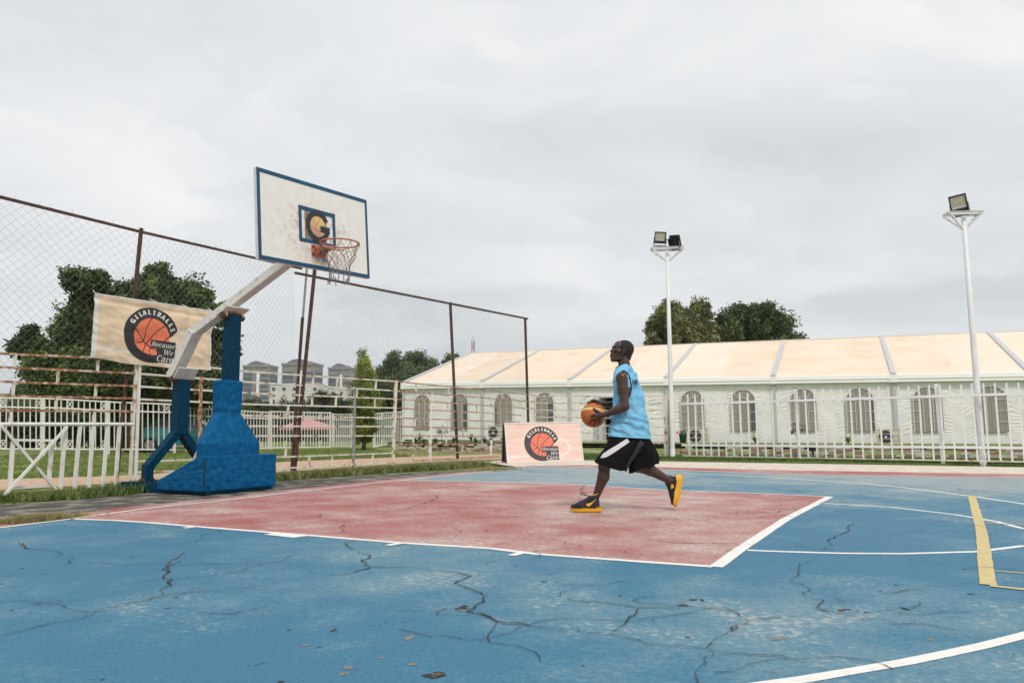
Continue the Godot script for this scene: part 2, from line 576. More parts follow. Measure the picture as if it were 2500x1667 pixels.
	for k in range(1, 25):
		var a := deg_to_rad(-21.6 + k * 3.6)
		arc.append(Vector2(1.575 + 6.575 * cos(a), 6.575 * sin(a)))
	stripe("three_point_line", arc, 0.055, 0.0018, M.line, court, 0.06)
	var ring := [Vector2(5.938, 1.768), Vector2(6.115, 1.733), Vector2(6.461, 1.632), Vector2(6.792, 1.479), Vector2(7.178, 1.193), Vector2(7.447, 0.795), Vector2(7.62, 0.72), Vector2(7.75, 0.25), Vector2(7.75, -0.2), Vector2(7.523, -0.194), Vector2(7.378, -0.605), Vector2(7.094, -1.044), Vector2(6.582, -1.495), Vector2(5.940, -1.646)]
	stripe("free_throw_circle", ring, 0.05, 0.0018, M.line, court, 0.08)
	stripe("yellow_line", [Vector2(7.276, -3.223), Vector2(7.244, 0.177), Vector2(7.190, 2.325)], 0.072, 0.0044, M.yellow, court, 0.06)
	stripe("yellow_line", [Vector2(7.196, 2.343), Vector2(7.328, 2.369), Vector2(9.5, 2.2)], 0.045, 0.0040, M.yellow, court)
	stripe("yellow_line", [Vector2(7.239, 1.892), Vector2(7.363, 1.904), Vector2(9.5, 1.75)], 0.022, 0.0040, M.yellow, court)
	stripe("yellow_line", [Vector2(7.267, -0.459), Vector2(7.543, -0.466), Vector2(11, -0.9)], 0.03, 0.0040, M.yellow, court)
	for k in [[Vector2(1.813, 2.539), 0.06], [Vector2(2.837, 2.530), 0.34], [Vector2(3.832, 2.522), 0.06], [Vector2(4.753, 2.499), 0.06]]:
		var c: Vector2 = k[0]
		stripe("lane_mark", [c + Vector2(-0.01, 0.01), c + Vector2(-0.02, 0.13)], k[1], 0.0036, M.line, court, 0.05)
	# the cracks, each its own open joint in the screed
	var cracks := [
		[[Vector2(2.49, 4.36), Vector2(2.57, 4.31), Vector2(2.63, 4.25), Vector2(2.66, 4.17), Vector2(2.62, 4.05), Vector2(2.68, 4.00), Vector2(2.78, 3.95), Vector2(2.89, 3.95), Vector2(3.00, 3.87), Vector2(3.15, 3.81), Vector2(3.23, 3.77), Vector2(3.33, 3.68), Vector2(3.54, 3.60), Vector2(3.70, 3.43)], 0.012],
		[[Vector2(1.45, 3.73), Vector2(1.76, 3.84), Vector2(1.95, 3.83), Vector2(2.07, 3.82), Vector2(2.21, 3.86), Vector2(2.29, 3.95), Vector2(2.37, 3.93), Vector2(2.43, 3.92), Vector2(2.52, 4.00), Vector2(2.62, 4.05)], 0.03],
		[[Vector2(2.83, 3.46), Vector2(2.98, 3.62), Vector2(3.05, 3.72), Vector2(3.16, 3.76), Vector2(3.18, 3.83), Vector2(3.38, 3.98), Vector2(3.48, 4.08), Vector2(3.59, 4.13), Vector2(3.67, 4.17), Vector2(3.76, 4.30), Vector2(3.86, 4.35)], 0.04],
		[[Vector2(3.94, 5.09), Vector2(3.94, 5.03), Vector2(3.93, 4.94), Vector2(3.92, 4.87), Vector2(3.96, 4.81), Vector2(3.94, 4.76), Vector2(3.88, 4.69), Vector2(3.86, 4.64), Vector2(3.88, 4.60), Vector2(3.87, 4.53), Vector2(3.89, 4.45), Vector2(3.86, 4.35), Vector2(3.90, 4.27), Vector2(3.93, 4.21), Vector2(4.01, 4.19), Vector2(4.01, 4.09), Vector2(4.08, 4.04), Vector2(4.10, 3.94), Vector2(4.14, 3.86)], 0.015],
		[[Vector2(4.27, 4.50), Vector2(4.37, 4.48), Vector2(4.43, 4.45), Vector2(4.43, 4.40), Vector2(4.47, 4.30)], 0.012],
		[[Vector2(4.43, 4.45), Vector2(4.44, 4.49), Vector2(4.48, 4.53), Vector2(4.55, 4.52)], 0.008],
		[[Vector2(4.18, 3.64), Vector2(4.26, 3.51), Vector2(4.24, 3.34), Vector2(4.27, 3.31), Vector2(4.47, 3.23), Vector2(4.58, 3.26), Vector2(4.77, 3.25), Vector2(4.87, 3.29), Vector2(4.90, 3.49), Vector2(4.99, 3.54), Vector2(5.19, 3.66)], 0.018],
		[[Vector2(3.50, 2.47), Vector2(3.36, 2.43), Vector2(3.14, 2.33), Vector2(2.87, 2.06), Vector2(2.71, 1.78), Vector2(2.45, 1.75), Vector2(2.23, 1.63), Vector2(1.99, 1.37)], 0.012],
		[[Vector2(3.50, 2.57), Vector2(3.49, 2.70), Vector2(3.66, 2.85), Vector2(3.88, 2.99), Vector2(3.99, 3.04), Vector2(4.09, 3.24), Vector2(4.22, 3.32)], 0.018],
		[[Vector2(3.54, 2.74), Vector2(3.53, 2.88), Vector2(3.45, 3.05)], 0.008],
		[[Vector2(5.19, 3.66), Vector2(5.24, 3.80), Vector2(5.27, 3.95), Vector2(5.36, 3.97), Vector2(5.43, 4.01)], 0.035],
		[[Vector2(5.27, 3.95), Vector2(5.20, 3.94), Vector2(5.15, 4.00), Vector2(5.09, 4.05), Vector2(4.99, 4.09)], 0.01],
		[[Vector2(3.85, 2.33), Vector2(4.02, 2.15), Vector2(4.24, 2.03)], 0.008],
		[[Vector2(4.99, 3.53), Vector2(5.12, 3.62), Vector2(5.21, 3.67), Vector2(5.29, 3.65), Vector2(5.37, 3.60), Vector2(5.49, 3.54), Vector2(5.60, 3.55), Vector2(5.71, 3.53), Vector2(5.81, 3.54), Vector2(5.88, 3.56), Vector2(5.95, 3.52), Vector2(6.02, 3.48), Vector2(6.10, 3.42), Vector2(6.18, 3.41), Vector2(6.26, 3.41)], 0.016],
		[[Vector2(5.50, 3.54), Vector2(5.46, 3.45), Vector2(5.47, 3.39), Vector2(5.48, 3.31)], 0.014],
		[[Vector2(5.88, 3.56), Vector2(5.91, 3.68), Vector2(5.92, 3.81), Vector2(5.93, 3.90), Vector2(5.93, 3.99)], 0.024],
		[[Vector2(5.29, 3.96), Vector2(5.37, 3.97), Vector2(5.44, 4.02), Vector2(5.51, 4.05), Vector2(5.56, 4.02), Vector2(5.62, 4.04), Vector2(5.71, 4.03), Vector2(5.80, 4.00), Vector2(5.86, 4.02), Vector2(5.93, 4.00), Vector2(5.98, 4.01), Vector2(6.08, 4.05), Vector2(6.15, 4.05), Vector2(6.23, 4.03), Vector2(6.29, 4.01), Vector2(6.33, 4.05)], 0.016],
		[[Vector2(6.31, 3.66), Vector2(6.31, 3.76), Vector2(6.29, 3.86), Vector2(6.29, 3.93), Vector2(6.29, 4.01)], 0.018],
		[[Vector2(6.33, 4.05), Vector2(6.34, 4.10), Vector2(6.32, 4.15), Vector2(6.33, 4.23), Vector2(6.34, 4.32), Vector2(6.36, 4.36), Vector2(6.38, 4.41)], 0.016],
		[[Vector2(6.33, 4.04), Vector2(6.42, 4.01), Vector2(6.48, 4.01), Vector2(6.57, 4.00)], 0.008],
		[[Vector2(4.86, 3.28), Vector2(5.06, 3.20), Vector2(5.20, 3.07), Vector2(5.30, 2.92), Vector2(5.43, 2.79), Vector2(5.51, 2.81), Vector2(5.60, 2.86)], 0.008],
		[[Vector2(6.09, 3.44), Vector2(6.18, 3.42), Vector2(6.24, 3.43), Vector2(6.29, 3.51), Vector2(6.34, 3.58), Vector2(6.30, 3.70), Vector2(6.32, 3.77)], 0.015],
		[[Vector2(6.34, 3.58), Vector2(6.38, 3.51), Vector2(6.42, 3.46), Vector2(6.46, 3.47), Vector2(6.48, 3.41), Vector2(6.51, 3.36)], 0.014],
		[[Vector2(6.35, 1.98), Vector2(6.31, 2.18), Vector2(6.35, 2.44), Vector2(6.36, 2.51), Vector2(6.33, 2.65), Vector2(6.40, 2.71), Vector2(6.46, 2.83), Vector2(6.44, 2.92), Vector2(6.47, 2.99), Vector2(6.54, 3.04), Vector2(6.54, 3.21), Vector2(6.59, 3.27), Vector2(6.67, 3.29), Vector2(6.73, 3.33), Vector2(6.79, 3.29), Vector2(6.84, 3.34), Vector2(6.94, 3.30), Vector2(6.99, 3.32), Vector2(7.05, 3.36), Vector2(7.13, 3.33)], 0.013],
		[[Vector2(6.82, 3.16), Vector2(6.92, 3.15), Vector2(7.01, 3.04), Vector2(7.11, 2.97)], 0.012],
		[[Vector2(6.82, 1.71), Vector2(6.98, 1.75), Vector2(7.12, 1.78), Vector2(7.37, 1.78)], 0.012],
		[[Vector2(6.76, 2.77), Vector2(6.82, 2.71), Vector2(6.86, 2.62), Vector2(6.94, 2.57)], 0.01],
		[[Vector2(5.31, 1.67), Vector2(5.49, 1.67), Vector2(5.65, 1.61), Vector2(5.77, 1.53), Vector2(5.87, 1.53), Vector2(6.02, 1.55)], 0.012],
		[[Vector2(4.87, -0.49), Vector2(5.00, -0.38), Vector2(5.34, -0.42), Vector2(5.69, -0.47), Vector2(5.72, -0.74), Vector2(5.82, -0.87), Vector2(5.72, -1.09)], 0.012],
		[[Vector2(5.75, -0.38), Vector2(5.86, -0.25), Vector2(5.98, -0.13), Vector2(6.08, 0.06)], 0.01],
		[[Vector2(6.39, 0.03), Vector2(6.36, 0.34), Vector2(6.40, 0.50), Vector2(6.35, 0.84), Vector2(6.32, 1.18), Vector2(6.38, 1.32), Vector2(6.35, 1.52)], 0.04],
		[[Vector2(6.16, 1.45), Vector2(6.26, 1.50), Vector2(6.33, 1.53), Vector2(6.43, 1.57)], 0.014],
		[[Vector2(5.27, -3.49), Vector2(5.41, -3.17), Vector2(5.57, -2.82), Vector2(5.78, -2.58)], 0.02],
		[[Vector2(2.39, 1.16), Vector2(2.43, 0.89), Vector2(2.45, 0.61), Vector2(2.33, 0.28), Vector2(2.21, -0.09), Vector2(2.06, -0.43), Vector2(1.82, -0.69)], 0.018],
		[[Vector2(1.34, -1.82), Vector2(1.49, -1.72), Vector2(1.85, -1.49), Vector2(2.15, -1.41), Vector2(2.48, -1.71), Vector2(2.53, -1.96), Vector2(2.19, -2.05)], 0.02],
		[[Vector2(0.35, -1.27), Vector2(0.71, -1.27), Vector2(0.74, -1.71), Vector2(1.17, -1.91)], 0.012],
		[[Vector2(3.81, 2.32), Vector2(4.00, 2.13), Vector2(4.28, 1.99), Vector2(4.40, 1.83), Vector2(4.66, 1.67)], 0.008]]
	for c in cracks:
		crack(c[0], minf(c[1] * 0.5, 0.012), court)
	# the finest hairlines, branching everywhere
	var hair := begin()
	for k in 95:
		var p := Vector2(rng.randf_range(-0.1, 9.5), rng.randf_range(-6.6, 5.2))
		var dir := Vector2.from_angle(rng.randf() * TAU)
		var steps := rng.randi_range(8, 34)
		for q in steps:
			dir = dir.rotated(rng.randfn(0, 0.42))
			var e := p + dir * 0.05
			var o := Vector2(-dir.y, dir.x) * rng.randf_range(0.0009, 0.0026)
			quad(hair, Vector3(p.x + o.x, 0.0049, p.y + o.y), Vector3(e.x + o.x, 0.0049, e.y + o.y), Vector3(e.x - o.x, 0.0049, e.y - o.y), Vector3(p.x - o.x, 0.0049, p.y - o.y))
			p = e
	obj("hairline_crack", hair, M.crack, court, "stuff")
	# flaked patches and chips in the paint, scattered as in the photograph's wear
	var chips := begin()
	var pale := begin()
	var spots := [[Vector2(5.503, 4.639), 0.015], [Vector2(5.344, 4.763), 0.021], [Vector2(5.303, 4.386), 0.021], [Vector2(4.556, 4.375), 0.013], [Vector2(5.242, 3.937), 0.021], [Vector2(5.035, 4.639), 0.017], [Vector2(5.375, 4.817), 0.017], [Vector2(5.369, 4.630), 0.013], [Vector2(4.793, 4.798), 0.008], [Vector2(6.007, 3.357), 0.013], [Vector2(6.491, 3.767), 0.025], [Vector2(6.543, 4.163), 0.013], [Vector2(6.959, 3.516), 0.013]]
	for k in spots:
		blot(pale, k[0], k[1] * 0.8, 0.0012)
	for k in 900:
		var p := Vector2(rng.randf_range(0.6, 10.5), rng.randf_range(-6.8, 5.6))
		var r := absf(rng.randfn(0.0, 0.004)) + 0.002
		blot(chips if rng.randf() < 0.8 else pale, p, r, 0.0011 if rng.randf() < 0.5 else 0.0014)
	for k in [[Vector2(5.221, 3.906), 0.028], [Vector2(5.634, 4.699), 0.032], [Vector2(5.270, 3.234), 0.012], [Vector2(6.050, 3.289), 0.016], [Vector2(6.641, 3.192), 0.020], [Vector2(6.032, 3.415), 0.012]]:
		for q in 3:
			blot(chips, (k[0] as Vector2) + Vector2(rng.randfn(0, k[1] * 0.8), rng.randfn(0, k[1] * 0.5)), k[1] * 0.6, 0.0011 + q * 0.0002)
	obj("paint_chip", chips, M.crack, court, "stuff")
	obj("bare_patch", pale, M.spall, court, "stuff")


func blot(s: SurfaceTool, c: Vector2, r: float, y: float) -> void:
	var n := 9
	var ring := []
	var stretch := rng.randf_range(0.9, 2.4)
	var turn := rng.randf() * TAU
	for k in n:
		var a := TAU * k / n
		ring.append(c + (Vector2(cos(a) * stretch, sin(a)) * r * rng.randf_range(0.55, 1.25)).rotated(turn))
	for k in n:
		var a: Vector2 = ring[k]
		var b: Vector2 = ring[(k + 1) % n]
		tri(s, Vector3(c.x, y, c.y), Vector3(a.x, y, a.y), Vector3(b.x, y, b.y))


func crack(pts: Array, w: float, parent: Node) -> void:
	var fine := []
	for i in pts.size() - 1:
		var a: Vector2 = pts[i]
		var b: Vector2 = pts[i + 1]
		var n := maxi(2, int(a.distance_to(b) / 0.035))
		for k in n:
			var j := Vector2(rng.randfn(0, 0.007), rng.randfn(0, 0.012)) if k > 0 else Vector2.ZERO
			fine.append(a.lerp(b, float(k) / n) + j)
	fine.append(pts[-1])
	var s := begin()
	var edge := begin()
	var wob := noise(rng.randi() % 1000, 0.07, 3)
	var last := []
	var wide := []
	for i in fine.size():
		var d: Vector2 = (fine[mini(i + 1, fine.size() - 1)] - fine[maxi(i - 1, 0)]).normalized()
		var o := Vector2(-d.y, d.x)
		var q := clampf(0.62 + wob.get_noise_1d(i) * 1.2, 0.28, 1.4)
		if i == 0 or i == fine.size() - 1:
			q = 0.08
		var a: Vector2 = fine[i] + o * w * 0.5 * q * rng.randf_range(0.6, 1.3)
		var b: Vector2 = fine[i] - o * w * 0.5 * q * rng.randf_range(0.6, 1.3)
		var q2 := maxf(0.0, wob.get_noise_1d(i + 500) - 0.12) * 2.6
		var c: Vector2 = fine[i] + o * w * (0.45 * q + q2 * rng.randf_range(0.3, 1.0))
		var e: Vector2 = fine[i] - o * w * (0.45 * q + q2 * rng.randf_range(0.1, 0.6))
		if i > 0:
			quad(s, Vector3(last[0].x, 0.0058, last[0].y), Vector3(a.x, 0.0058, a.y), Vector3(b.x, 0.0058, b.y), Vector3(last[1].x, 0.0058, last[1].y))
			if q2 > 0.15:
				quad(edge, Vector3(wide[0].x, 0.0052, wide[0].y), Vector3(c.x, 0.0052, c.y), Vector3(e.x, 0.0052, e.y), Vector3(wide[1].x, 0.0052, wide[1].y))
		last = [a, b]
		wide = [c, e]
	var c0 := obj("crack", s, M.crack, parent)
	quad(edge, Vector3(last[0].x, 0.0052, last[0].y), Vector3(last[0].x + 0.002, 0.0052, last[0].y), Vector3(last[1].x, 0.0052, last[1].y), Vector3(last[1].x, 0.0052, last[1].y + 0.002))
	obj("crumbled_edge", edge, M.spall, c0)


# ---------------------------------------------------------------- the long white marquee
const TENT_A := Vector3(-19.585, 0, -27.884)
const TENT_B := Vector3(4.974, 0, -0.511)
const TENT_N := Vector3(-0.102, 0, -0.995)


func tent(k: float, y: float, n: float) -> Vector3:
	var p := TENT_A + TENT_B * k + TENT_N * n
	p.y = y
	return p


func tent_base(k: float) -> float:
	return 0.27 - 0.053 * k


func tent_eave(k: float) -> float:
	return 3.11 - 0.075 * k


func make_marquee() -> void:
	M.pvc = plain(0.89, 0.88, 0.865, 0.5)
	M.pvc_wall = mottled(512, noise(61, 0.008, 4), [[0.0, Color(0.79, 0.76, 0.725)], [0.35, Color(0.875, 0.86, 0.84)], [1.0, Color(0.90, 0.885, 0.87)]], 3.5, 0.45)
	M.roof_cloth = mottled(512, noise(62, 0.006, 4), [[0.0, Color(0.74, 0.57, 0.42)], [0.45, Color(0.80, 0.65, 0.50)], [1.0, Color(0.84, 0.73, 0.60)]], 9.0, 0.55)
	M.roof_pale = mottled(512, noise(63, 0.006, 4), [[0.0, Color(0.80, 0.66, 0.52)], [1.0, Color(0.86, 0.76, 0.64)]], 9.0, 0.55)
	M.alu = plain(0.52, 0.55, 0.58, 0.45)
	M.curtain = plain(0.33, 0.31, 0.275, 0.8)
	M.dark_glass = plain(0.10, 0.115, 0.115, 0.15)
	M.bead = plain(0.88, 0.82, 0.8, 0.5)
	var T := thing("marquee", "long white marquee with peach roof and arched windows behind the court", "marquee", tent(0, 0.2, 0))
	var bays := 7
	var wob := noise(66, 0.9, 3)
	var fold := noise(67, 0.55, 3)
	for b in bays:
		var k0 := float(b)
		var k1 := b + 1.0
		# roof: front slope in two welded halves, sagging a little between its beams
		for half in 2:
			var s := begin()
			var nu := 6
			var nv := 6
			for i in nu:
				for j in nv:
					var P := []
					for c in [Vector2(i, j), Vector2(i, j + 1), Vector2(i + 1, j + 1), Vector2(i + 1, j)]:
						var u: float = (half + c.x / nu) * 0.5
						var v: float = c.y / nv
						var k := k0 + u
						var y := lerpf(tent_eave(k) + 0.37, 5.95 - 0.05 * k, v) - 0.10 * sin(PI * u) * sin(PI * v)
						P.append(tent(k, y, 8.5 * v))
					quad(s, P[0], P[1], P[2], P[3])
			obj("roof_panel", s, M.roof_pale if (b + half) % 3 == 0 or (half == 0 and b == 3) else M.roof_cloth, T, "", true)
		var s2 := begin()
		quad(s2, tent(k0, 5.95 - 0.05 * k0, 8.5), tent(k0, tent_eave(k0) + 0.37, 17), tent(k1, tent_eave(k1) + 0.37, 17), tent(k1, 5.95 - 0.05 * k1, 8.5))
		obj("roof_panel", s2, M.roof_cloth, T)
		# valance along the eave, a shallow gutter fold with a rolled edge
		var va := begin()
		var prof := [Vector2(-0.02, 0.37), Vector2(-0.10, 0.34), Vector2(-0.14, 0.16), Vector2(-0.11, 0.145), Vector2(-0.13, 0.02), Vector2(-0.06, 0.0), Vector2(0.05, 0.0)]
		for i in prof.size() - 1:
			quad(va, tent(k0 + 0.004, tent_eave(k0) + prof[i].y, prof[i].x), tent(k1 - 0.004, tent_eave(k1) + prof[i].y, prof[i].x), tent(k1 - 0.004, tent_eave(k1) + prof[i + 1].y, prof[i + 1].x), tent(k0 + 0.004, tent_eave(k0) + prof[i + 1].y, prof[i + 1].x))
		obj("valance", va, M.pvc, T)
		# wall cloth, pulled into folds
		var spans := [[0.012, 0.988, 0.0]]
		if b == 2:
			spans = [[0.012, 0.3, 0.0], [0.3, 0.56, 2.25], [0.56, 0.988, 0.0]]
		for sp in spans:
			var w := begin()
			var nx := int(72 * (sp[1] - sp[0])) + 4
			var ny := 84
			var grid := []
			for j in ny + 1:
				var row := []
				for i in nx + 1:
					var u: float = lerpf(sp[0], sp[1], float(i) / nx)
					var k := k0 + u
					var lo: float = tent_base(k) + sp[2]
					var y := lerpf(lo, tent_eave(k) + 0.05, float(j) / ny)
					var h := y - tent_base(k)
					var x := u * 5.0
					var near: float = exp(-pow(minf(absf(x - 1.25), absf(x - 3.6)) / 1.05, 4.0))
					var swag := sin((h * 6.0 + absf(absf(x - 2.42) - 1.17) * 2.6 + fold.get_noise_2d(x * 0.9, h + b * 9.0) * 2.2) * TAU)
					var dz := 0.013 * swag * near * (0.4 + absf(fold.get_noise_2d(x * 2.0, h * 1.5 + b * 31.0)) * 2.2) + 0.03 * fold.get_noise_2d(x, h * 1.2 + b * 13.0)
					dz = 0.07 + dz * clampf(h * 1.5, 0.2, 1.0) * clampf((2.9 - h) * 2.0, 0.15, 1.0)
					row.append(tent(k, y, dz))
				grid.append(row)
			for j in ny:
				for i in nx:
					quad(w, grid[j][i], grid[j + 1][i], grid[j + 1][i + 1], grid[j][i + 1])
			obj("wall_panel", w, M.pvc_wall, T, "", true)
		if b != 2:
			for c in [0.25, 0.72]:
				tent_window(T, k0 + c, 1.12 if b > 1 else 1.02, b * 2 + int(c * 2.0))
	# beams over the roof, columns in the wall
	for k in range(0, bays + 1):
		var kk := float(k)
		bar("roof_beam", tent(kk, tent_eave(kk) + 0.40, -0.06), tent(kk, 5.98 - 0.05 * kk, 8.5), 0.2, 0.05, M.alu, T, Vector3.UP)
		bar("column", tent(kk, tent_base(kk) - 0.25, 0.02), tent(kk, tent_eave(kk), 0.02), 0.15, 0.1, M.alu, T, TENT_N)
		bar("eave_joint", tent(kk, tent_eave(kk) + 0.0, -0.13), tent(kk, tent_eave(kk) + 0.36, -0.10), 0.24, 0.03, M.pvc, T, TENT_N)
	bar("ridge_cap", tent(0, 5.965, 8.5), tent(7, 5.615, 8.5), 0.12, 0.03, M.pvc, T)
	var gb := begin()
	quad(gb, tent(0, 0.0, 0.1), tent(0, 3.45, 0.1), tent(0, 3.45, 17), tent(0, 0.0, 17))
	tri(gb, tent(0, 3.45, 0.0), tent(0, 5.94, 8.5), tent(0, 3.45, 17))
	quad(gb, tent(7, 0.0, 0.1), tent(7, 2.9, 0.1), tent(7, 2.9, 17), tent(7, 0.0, 17))
	tri(gb, tent(7, 2.9, 0.0), tent(7, 5.6, 8.5), tent(7, 2.9, 17))
	quad(gb, tent(0, 0.0, 17), tent(0, 3.45, 17), tent(7, 2.9, 17), tent(7, 0.0, 17))
	obj("gable_wall", gb, M.pvc_wall, T)
	# entrance in the third bay: frame, one leaf standing open
	for u in [2.27, 2.31, 2.555]:
		bar("door_post", tent(u, tent_base(2.3), 0.0), tent(u, tent_base(2.3) + 2.28, 0.0), 0.09, 0.08, M.alu, T, TENT_N)
	bar("door_header", tent(2.31, tent_base(2.3) + 2.25, 0.0), tent(2.555, tent_base(2.3) + 2.25, 0.0), 0.08, 0.1, M.alu, T, TENT_N)
	var leaf := begin()
	hull(leaf, [tent(2.318, 0.2, 0.05), tent(2.318, 0.2, 1.0), tent(2.326, 0.2, 1.0), tent(2.326, 0.2, 0.05)], [tent(2.318, 2.35, 0.05), tent(2.318, 2.35, 1.0), tent(2.326, 2.35, 1.0), tent(2.326, 2.35, 0.05)])
	obj("door", leaf, M.pvc, T)


func arch_points(w: float, h: float) -> Array:
	var r := w * 0.5
	var out := [Vector2(-r, 0)]
	for i in 17:
		var a := PI - PI * i / 16.0
		out.append(Vector2(cos(a) * r, h - r + sin(a) * r))
	out.append(Vector2(r, 0))
	return out


func tent_window(T: Node3D, k: float, w: float, n: int) -> void:
	var h := 1.92
	var y0 := tent_base(k) + 0.6
	var L := TENT_B.length()
	var at := func(p: Vector2, d: float) -> Vector3: return tent(k + p.x / L, y0 + p.y, d)
	# the curtain seen behind its clear sheet: hanging folds inside the arch
	var s := begin()
	var cols := 40
	var r := w * 0.5
	var pull := [0.0, 0.25, 0.1, 0.3, 0.0, 0.0, 0.0, 0.2, 0.0, 0.15, 0.0, 0.0, 0.1, 0.0][n % 14] as float
	for i in cols:
		var P := []
		for c in [i, i + 1]:
			var x: float = -r + w * c / cols
			var top: float = h - r + sqrt(maxf(0.0, r * r - x * x))
			var d: float = -0.012 + 0.012 * sin(c * 1.9 + n) + 0.006 * sin(c * 0.7 + n * 2.0)
			P.append([Vector2(x, 0), Vector2(x, top), d])
		quad(s, at.call(P[0][0], P[0][2]), at.call(P[0][1], P[0][2]), at.call(P[1][1], P[1][2]), at.call(P[1][0], P[1][2]))
	var win := obj("window", s, M.curtain, T, "", true)
	if pull > 0.0:
		var g := begin()
		var x0 := r - w * pull if n % 2 == 1 else -r + 0.01
		var x1 := r - 0.01 if n % 2 == 1 else -r + w * pull
		quad(g, at.call(Vector2(x0, 0.01), -0.034), at.call(Vector2(x0, h - r), -0.034), at.call(Vector2(x1, h - r), -0.034), at.call(Vector2(x1, 0.01), -0.034))
		obj("curtain_gap", g, M.dark_glass, win)
	# welded bars and the edge band
	var b := begin()
	var e := arch_points(w, h)
	for i in e.size() - 1:
		add_bar(b, at.call(e[i], -0.03), at.call(e[i + 1], -0.03), 0.022, 0.03, TENT_N)
	var ri := r * 0.34
	for x in [-ri, ri]:
		add_bar(b, at.call(Vector2(x, 0), -0.045), at.call(Vector2(x, h - r), -0.045), 0.018, 0.014, TENT_N)
	for y in [0.42, 0.88, 1.36]:
		add_bar(b, at.call(Vector2(-r, y), -0.04), at.call(Vector2(-ri, y), -0.04), 0.016, 0.012, TENT_N)
		add_bar(b, at.call(Vector2(ri, y), -0.04), at.call(Vector2(r, y), -0.04), 0.016, 0.012, TENT_N)
	var q := Vector2(0, h - r)
	var last := q + Vector2(-ri, 0)
	for i in range(1, 9):
		var a := PI - PI * i / 8.0
		var p := q + Vector2(cos(a), sin(a)) * ri
		add_bar(b, at.call(last, -0.042), at.call(p, -0.042), 0.018, 0.012, TENT_N)
		last = p
	for a in [PI * 0.24, PI * 0.5, PI * 0.76]:
		var d := Vector2(cos(a), sin(a))
		add_bar(b, at.call(q + d * ri, -0.047), at.call(q + d * r, -0.047), 0.018, 0.012, TENT_N)
	obj("glazing_bars", b, M.bead, win)


# ---------------------------------------------------------------- far office towers and low blocks
func block(called: String, T: Node3D, o: Vector3, ax: Vector3, az: Vector3, x0: float, x1: float, z0: float, z1: float, y0: float, y1: float, m: Material) -> MeshInstance3D:
	var s := begin()
	var lo := []
	var hi := []
	for k in [[x0, z0], [x1, z0], [x1, z1], [x0, z1]]:
		lo.append(o + ax * k[0] + az * k[1] + Vector3(0, y0, 0))
		hi.append(o + ax * k[0] + az * k[1] + Vector3(0, y1, 0))
	hull(s, lo, hi)
	return obj(called, s, m, T)


func tower(label: String, o: Vector3, yaw: float, w: float, h: float, flip: float) -> void:
	# a stone-framed office block: glazed front, round stair drum, banded wing, barrel roof
	var T := thing("office_tower", label, "building", o)
	var ax := Vector3(cos(yaw), 0, -sin(yaw)) * flip
	var az := Vector3(sin(yaw), 0, cos(yaw))
	var d := w * 0.75
	block("wall", T, o, ax, az, -w * 0.5, w * 0.5, -d, 0, 0, h * 0.96, M.tower_stone)
	block("glazing", T, o, ax, az, -w * 0.46, -w * 0.14, -1, 0.4, 2, h * 0.86, M.tower_glass)
	for i in 9:
		var y := h * (0.12 + 0.085 * i)
		block("spandrel", T, o, ax, az, -w * 0.46, -w * 0.14, -0.5, 0.7, y, y + h * 0.013, M.tower_stone)
		block("window_band", T, o, ax, az, w * 0.19, w * 0.47, -0.5, 0.45, y, y + h * 0.045, M.tower_glass)
		block("window_band", T, o, ax, az, w * 0.46, w * 0.506, -d * 0.9, -1.0, y, y + h * 0.045, M.tower_glass)
	for x in [-0.48, -0.13, -0.03, 0.17, 0.48]:
		block("pier", T, o, ax, az, w * (x - 0.016), w * (x + 0.016), -0.5, 1.1, 0, h * 0.97, M.tower_stone)
	var s := begin()
	add_lathe(s, Transform3D(Basis(), o + ax * w * 0.07 + az * w * 0.02), [Vector2(w * 0.055, 0), Vector2(w * 0.055, h * 0.86), Vector2(0, h * 0.87)], 20)
	obj("stair_drum", s, M.tower_white, T, "", true)
	block("cornice", T, o, ax, az, -w * 0.52, w * 0.52, -d - 1, 1.6, h * 0.955, h * 0.985, M.tower_stone)
	var r := begin()
	for i in 12:
		var a := -1.0 + i / 6.0
		var b := -1.0 + (i + 1) / 6.0
		var p0 := o + ax * (a * w * 0.34 - w * 0.03) + Vector3(0, h * 0.984 + (1.0 - a * a) * h * 0.062, 0)
		var p1 := o + ax * (b * w * 0.34 - w * 0.03) + Vector3(0, h * 0.984 + (1.0 - b * b) * h * 0.062, 0)
		quad(r, p0 + az * 0.5, p1 + az * 0.5, p1 - az * d * 0.8, p0 - az * d * 0.8)
		tri(r, o + ax * (-w * 0.05) + Vector3(0, h * 0.985, 0) + az * 0.5, p0 + az * 0.5, p1 + az * 0.5)
	obj("barrel_roof", r, M.tower_roof, T)
	block("roof_fascia", T, o, ax, az, w * 0.1, w * 0.36, -d * 0.5, 0.2, h * 0.985, h * 1.01, M.tower_pink)


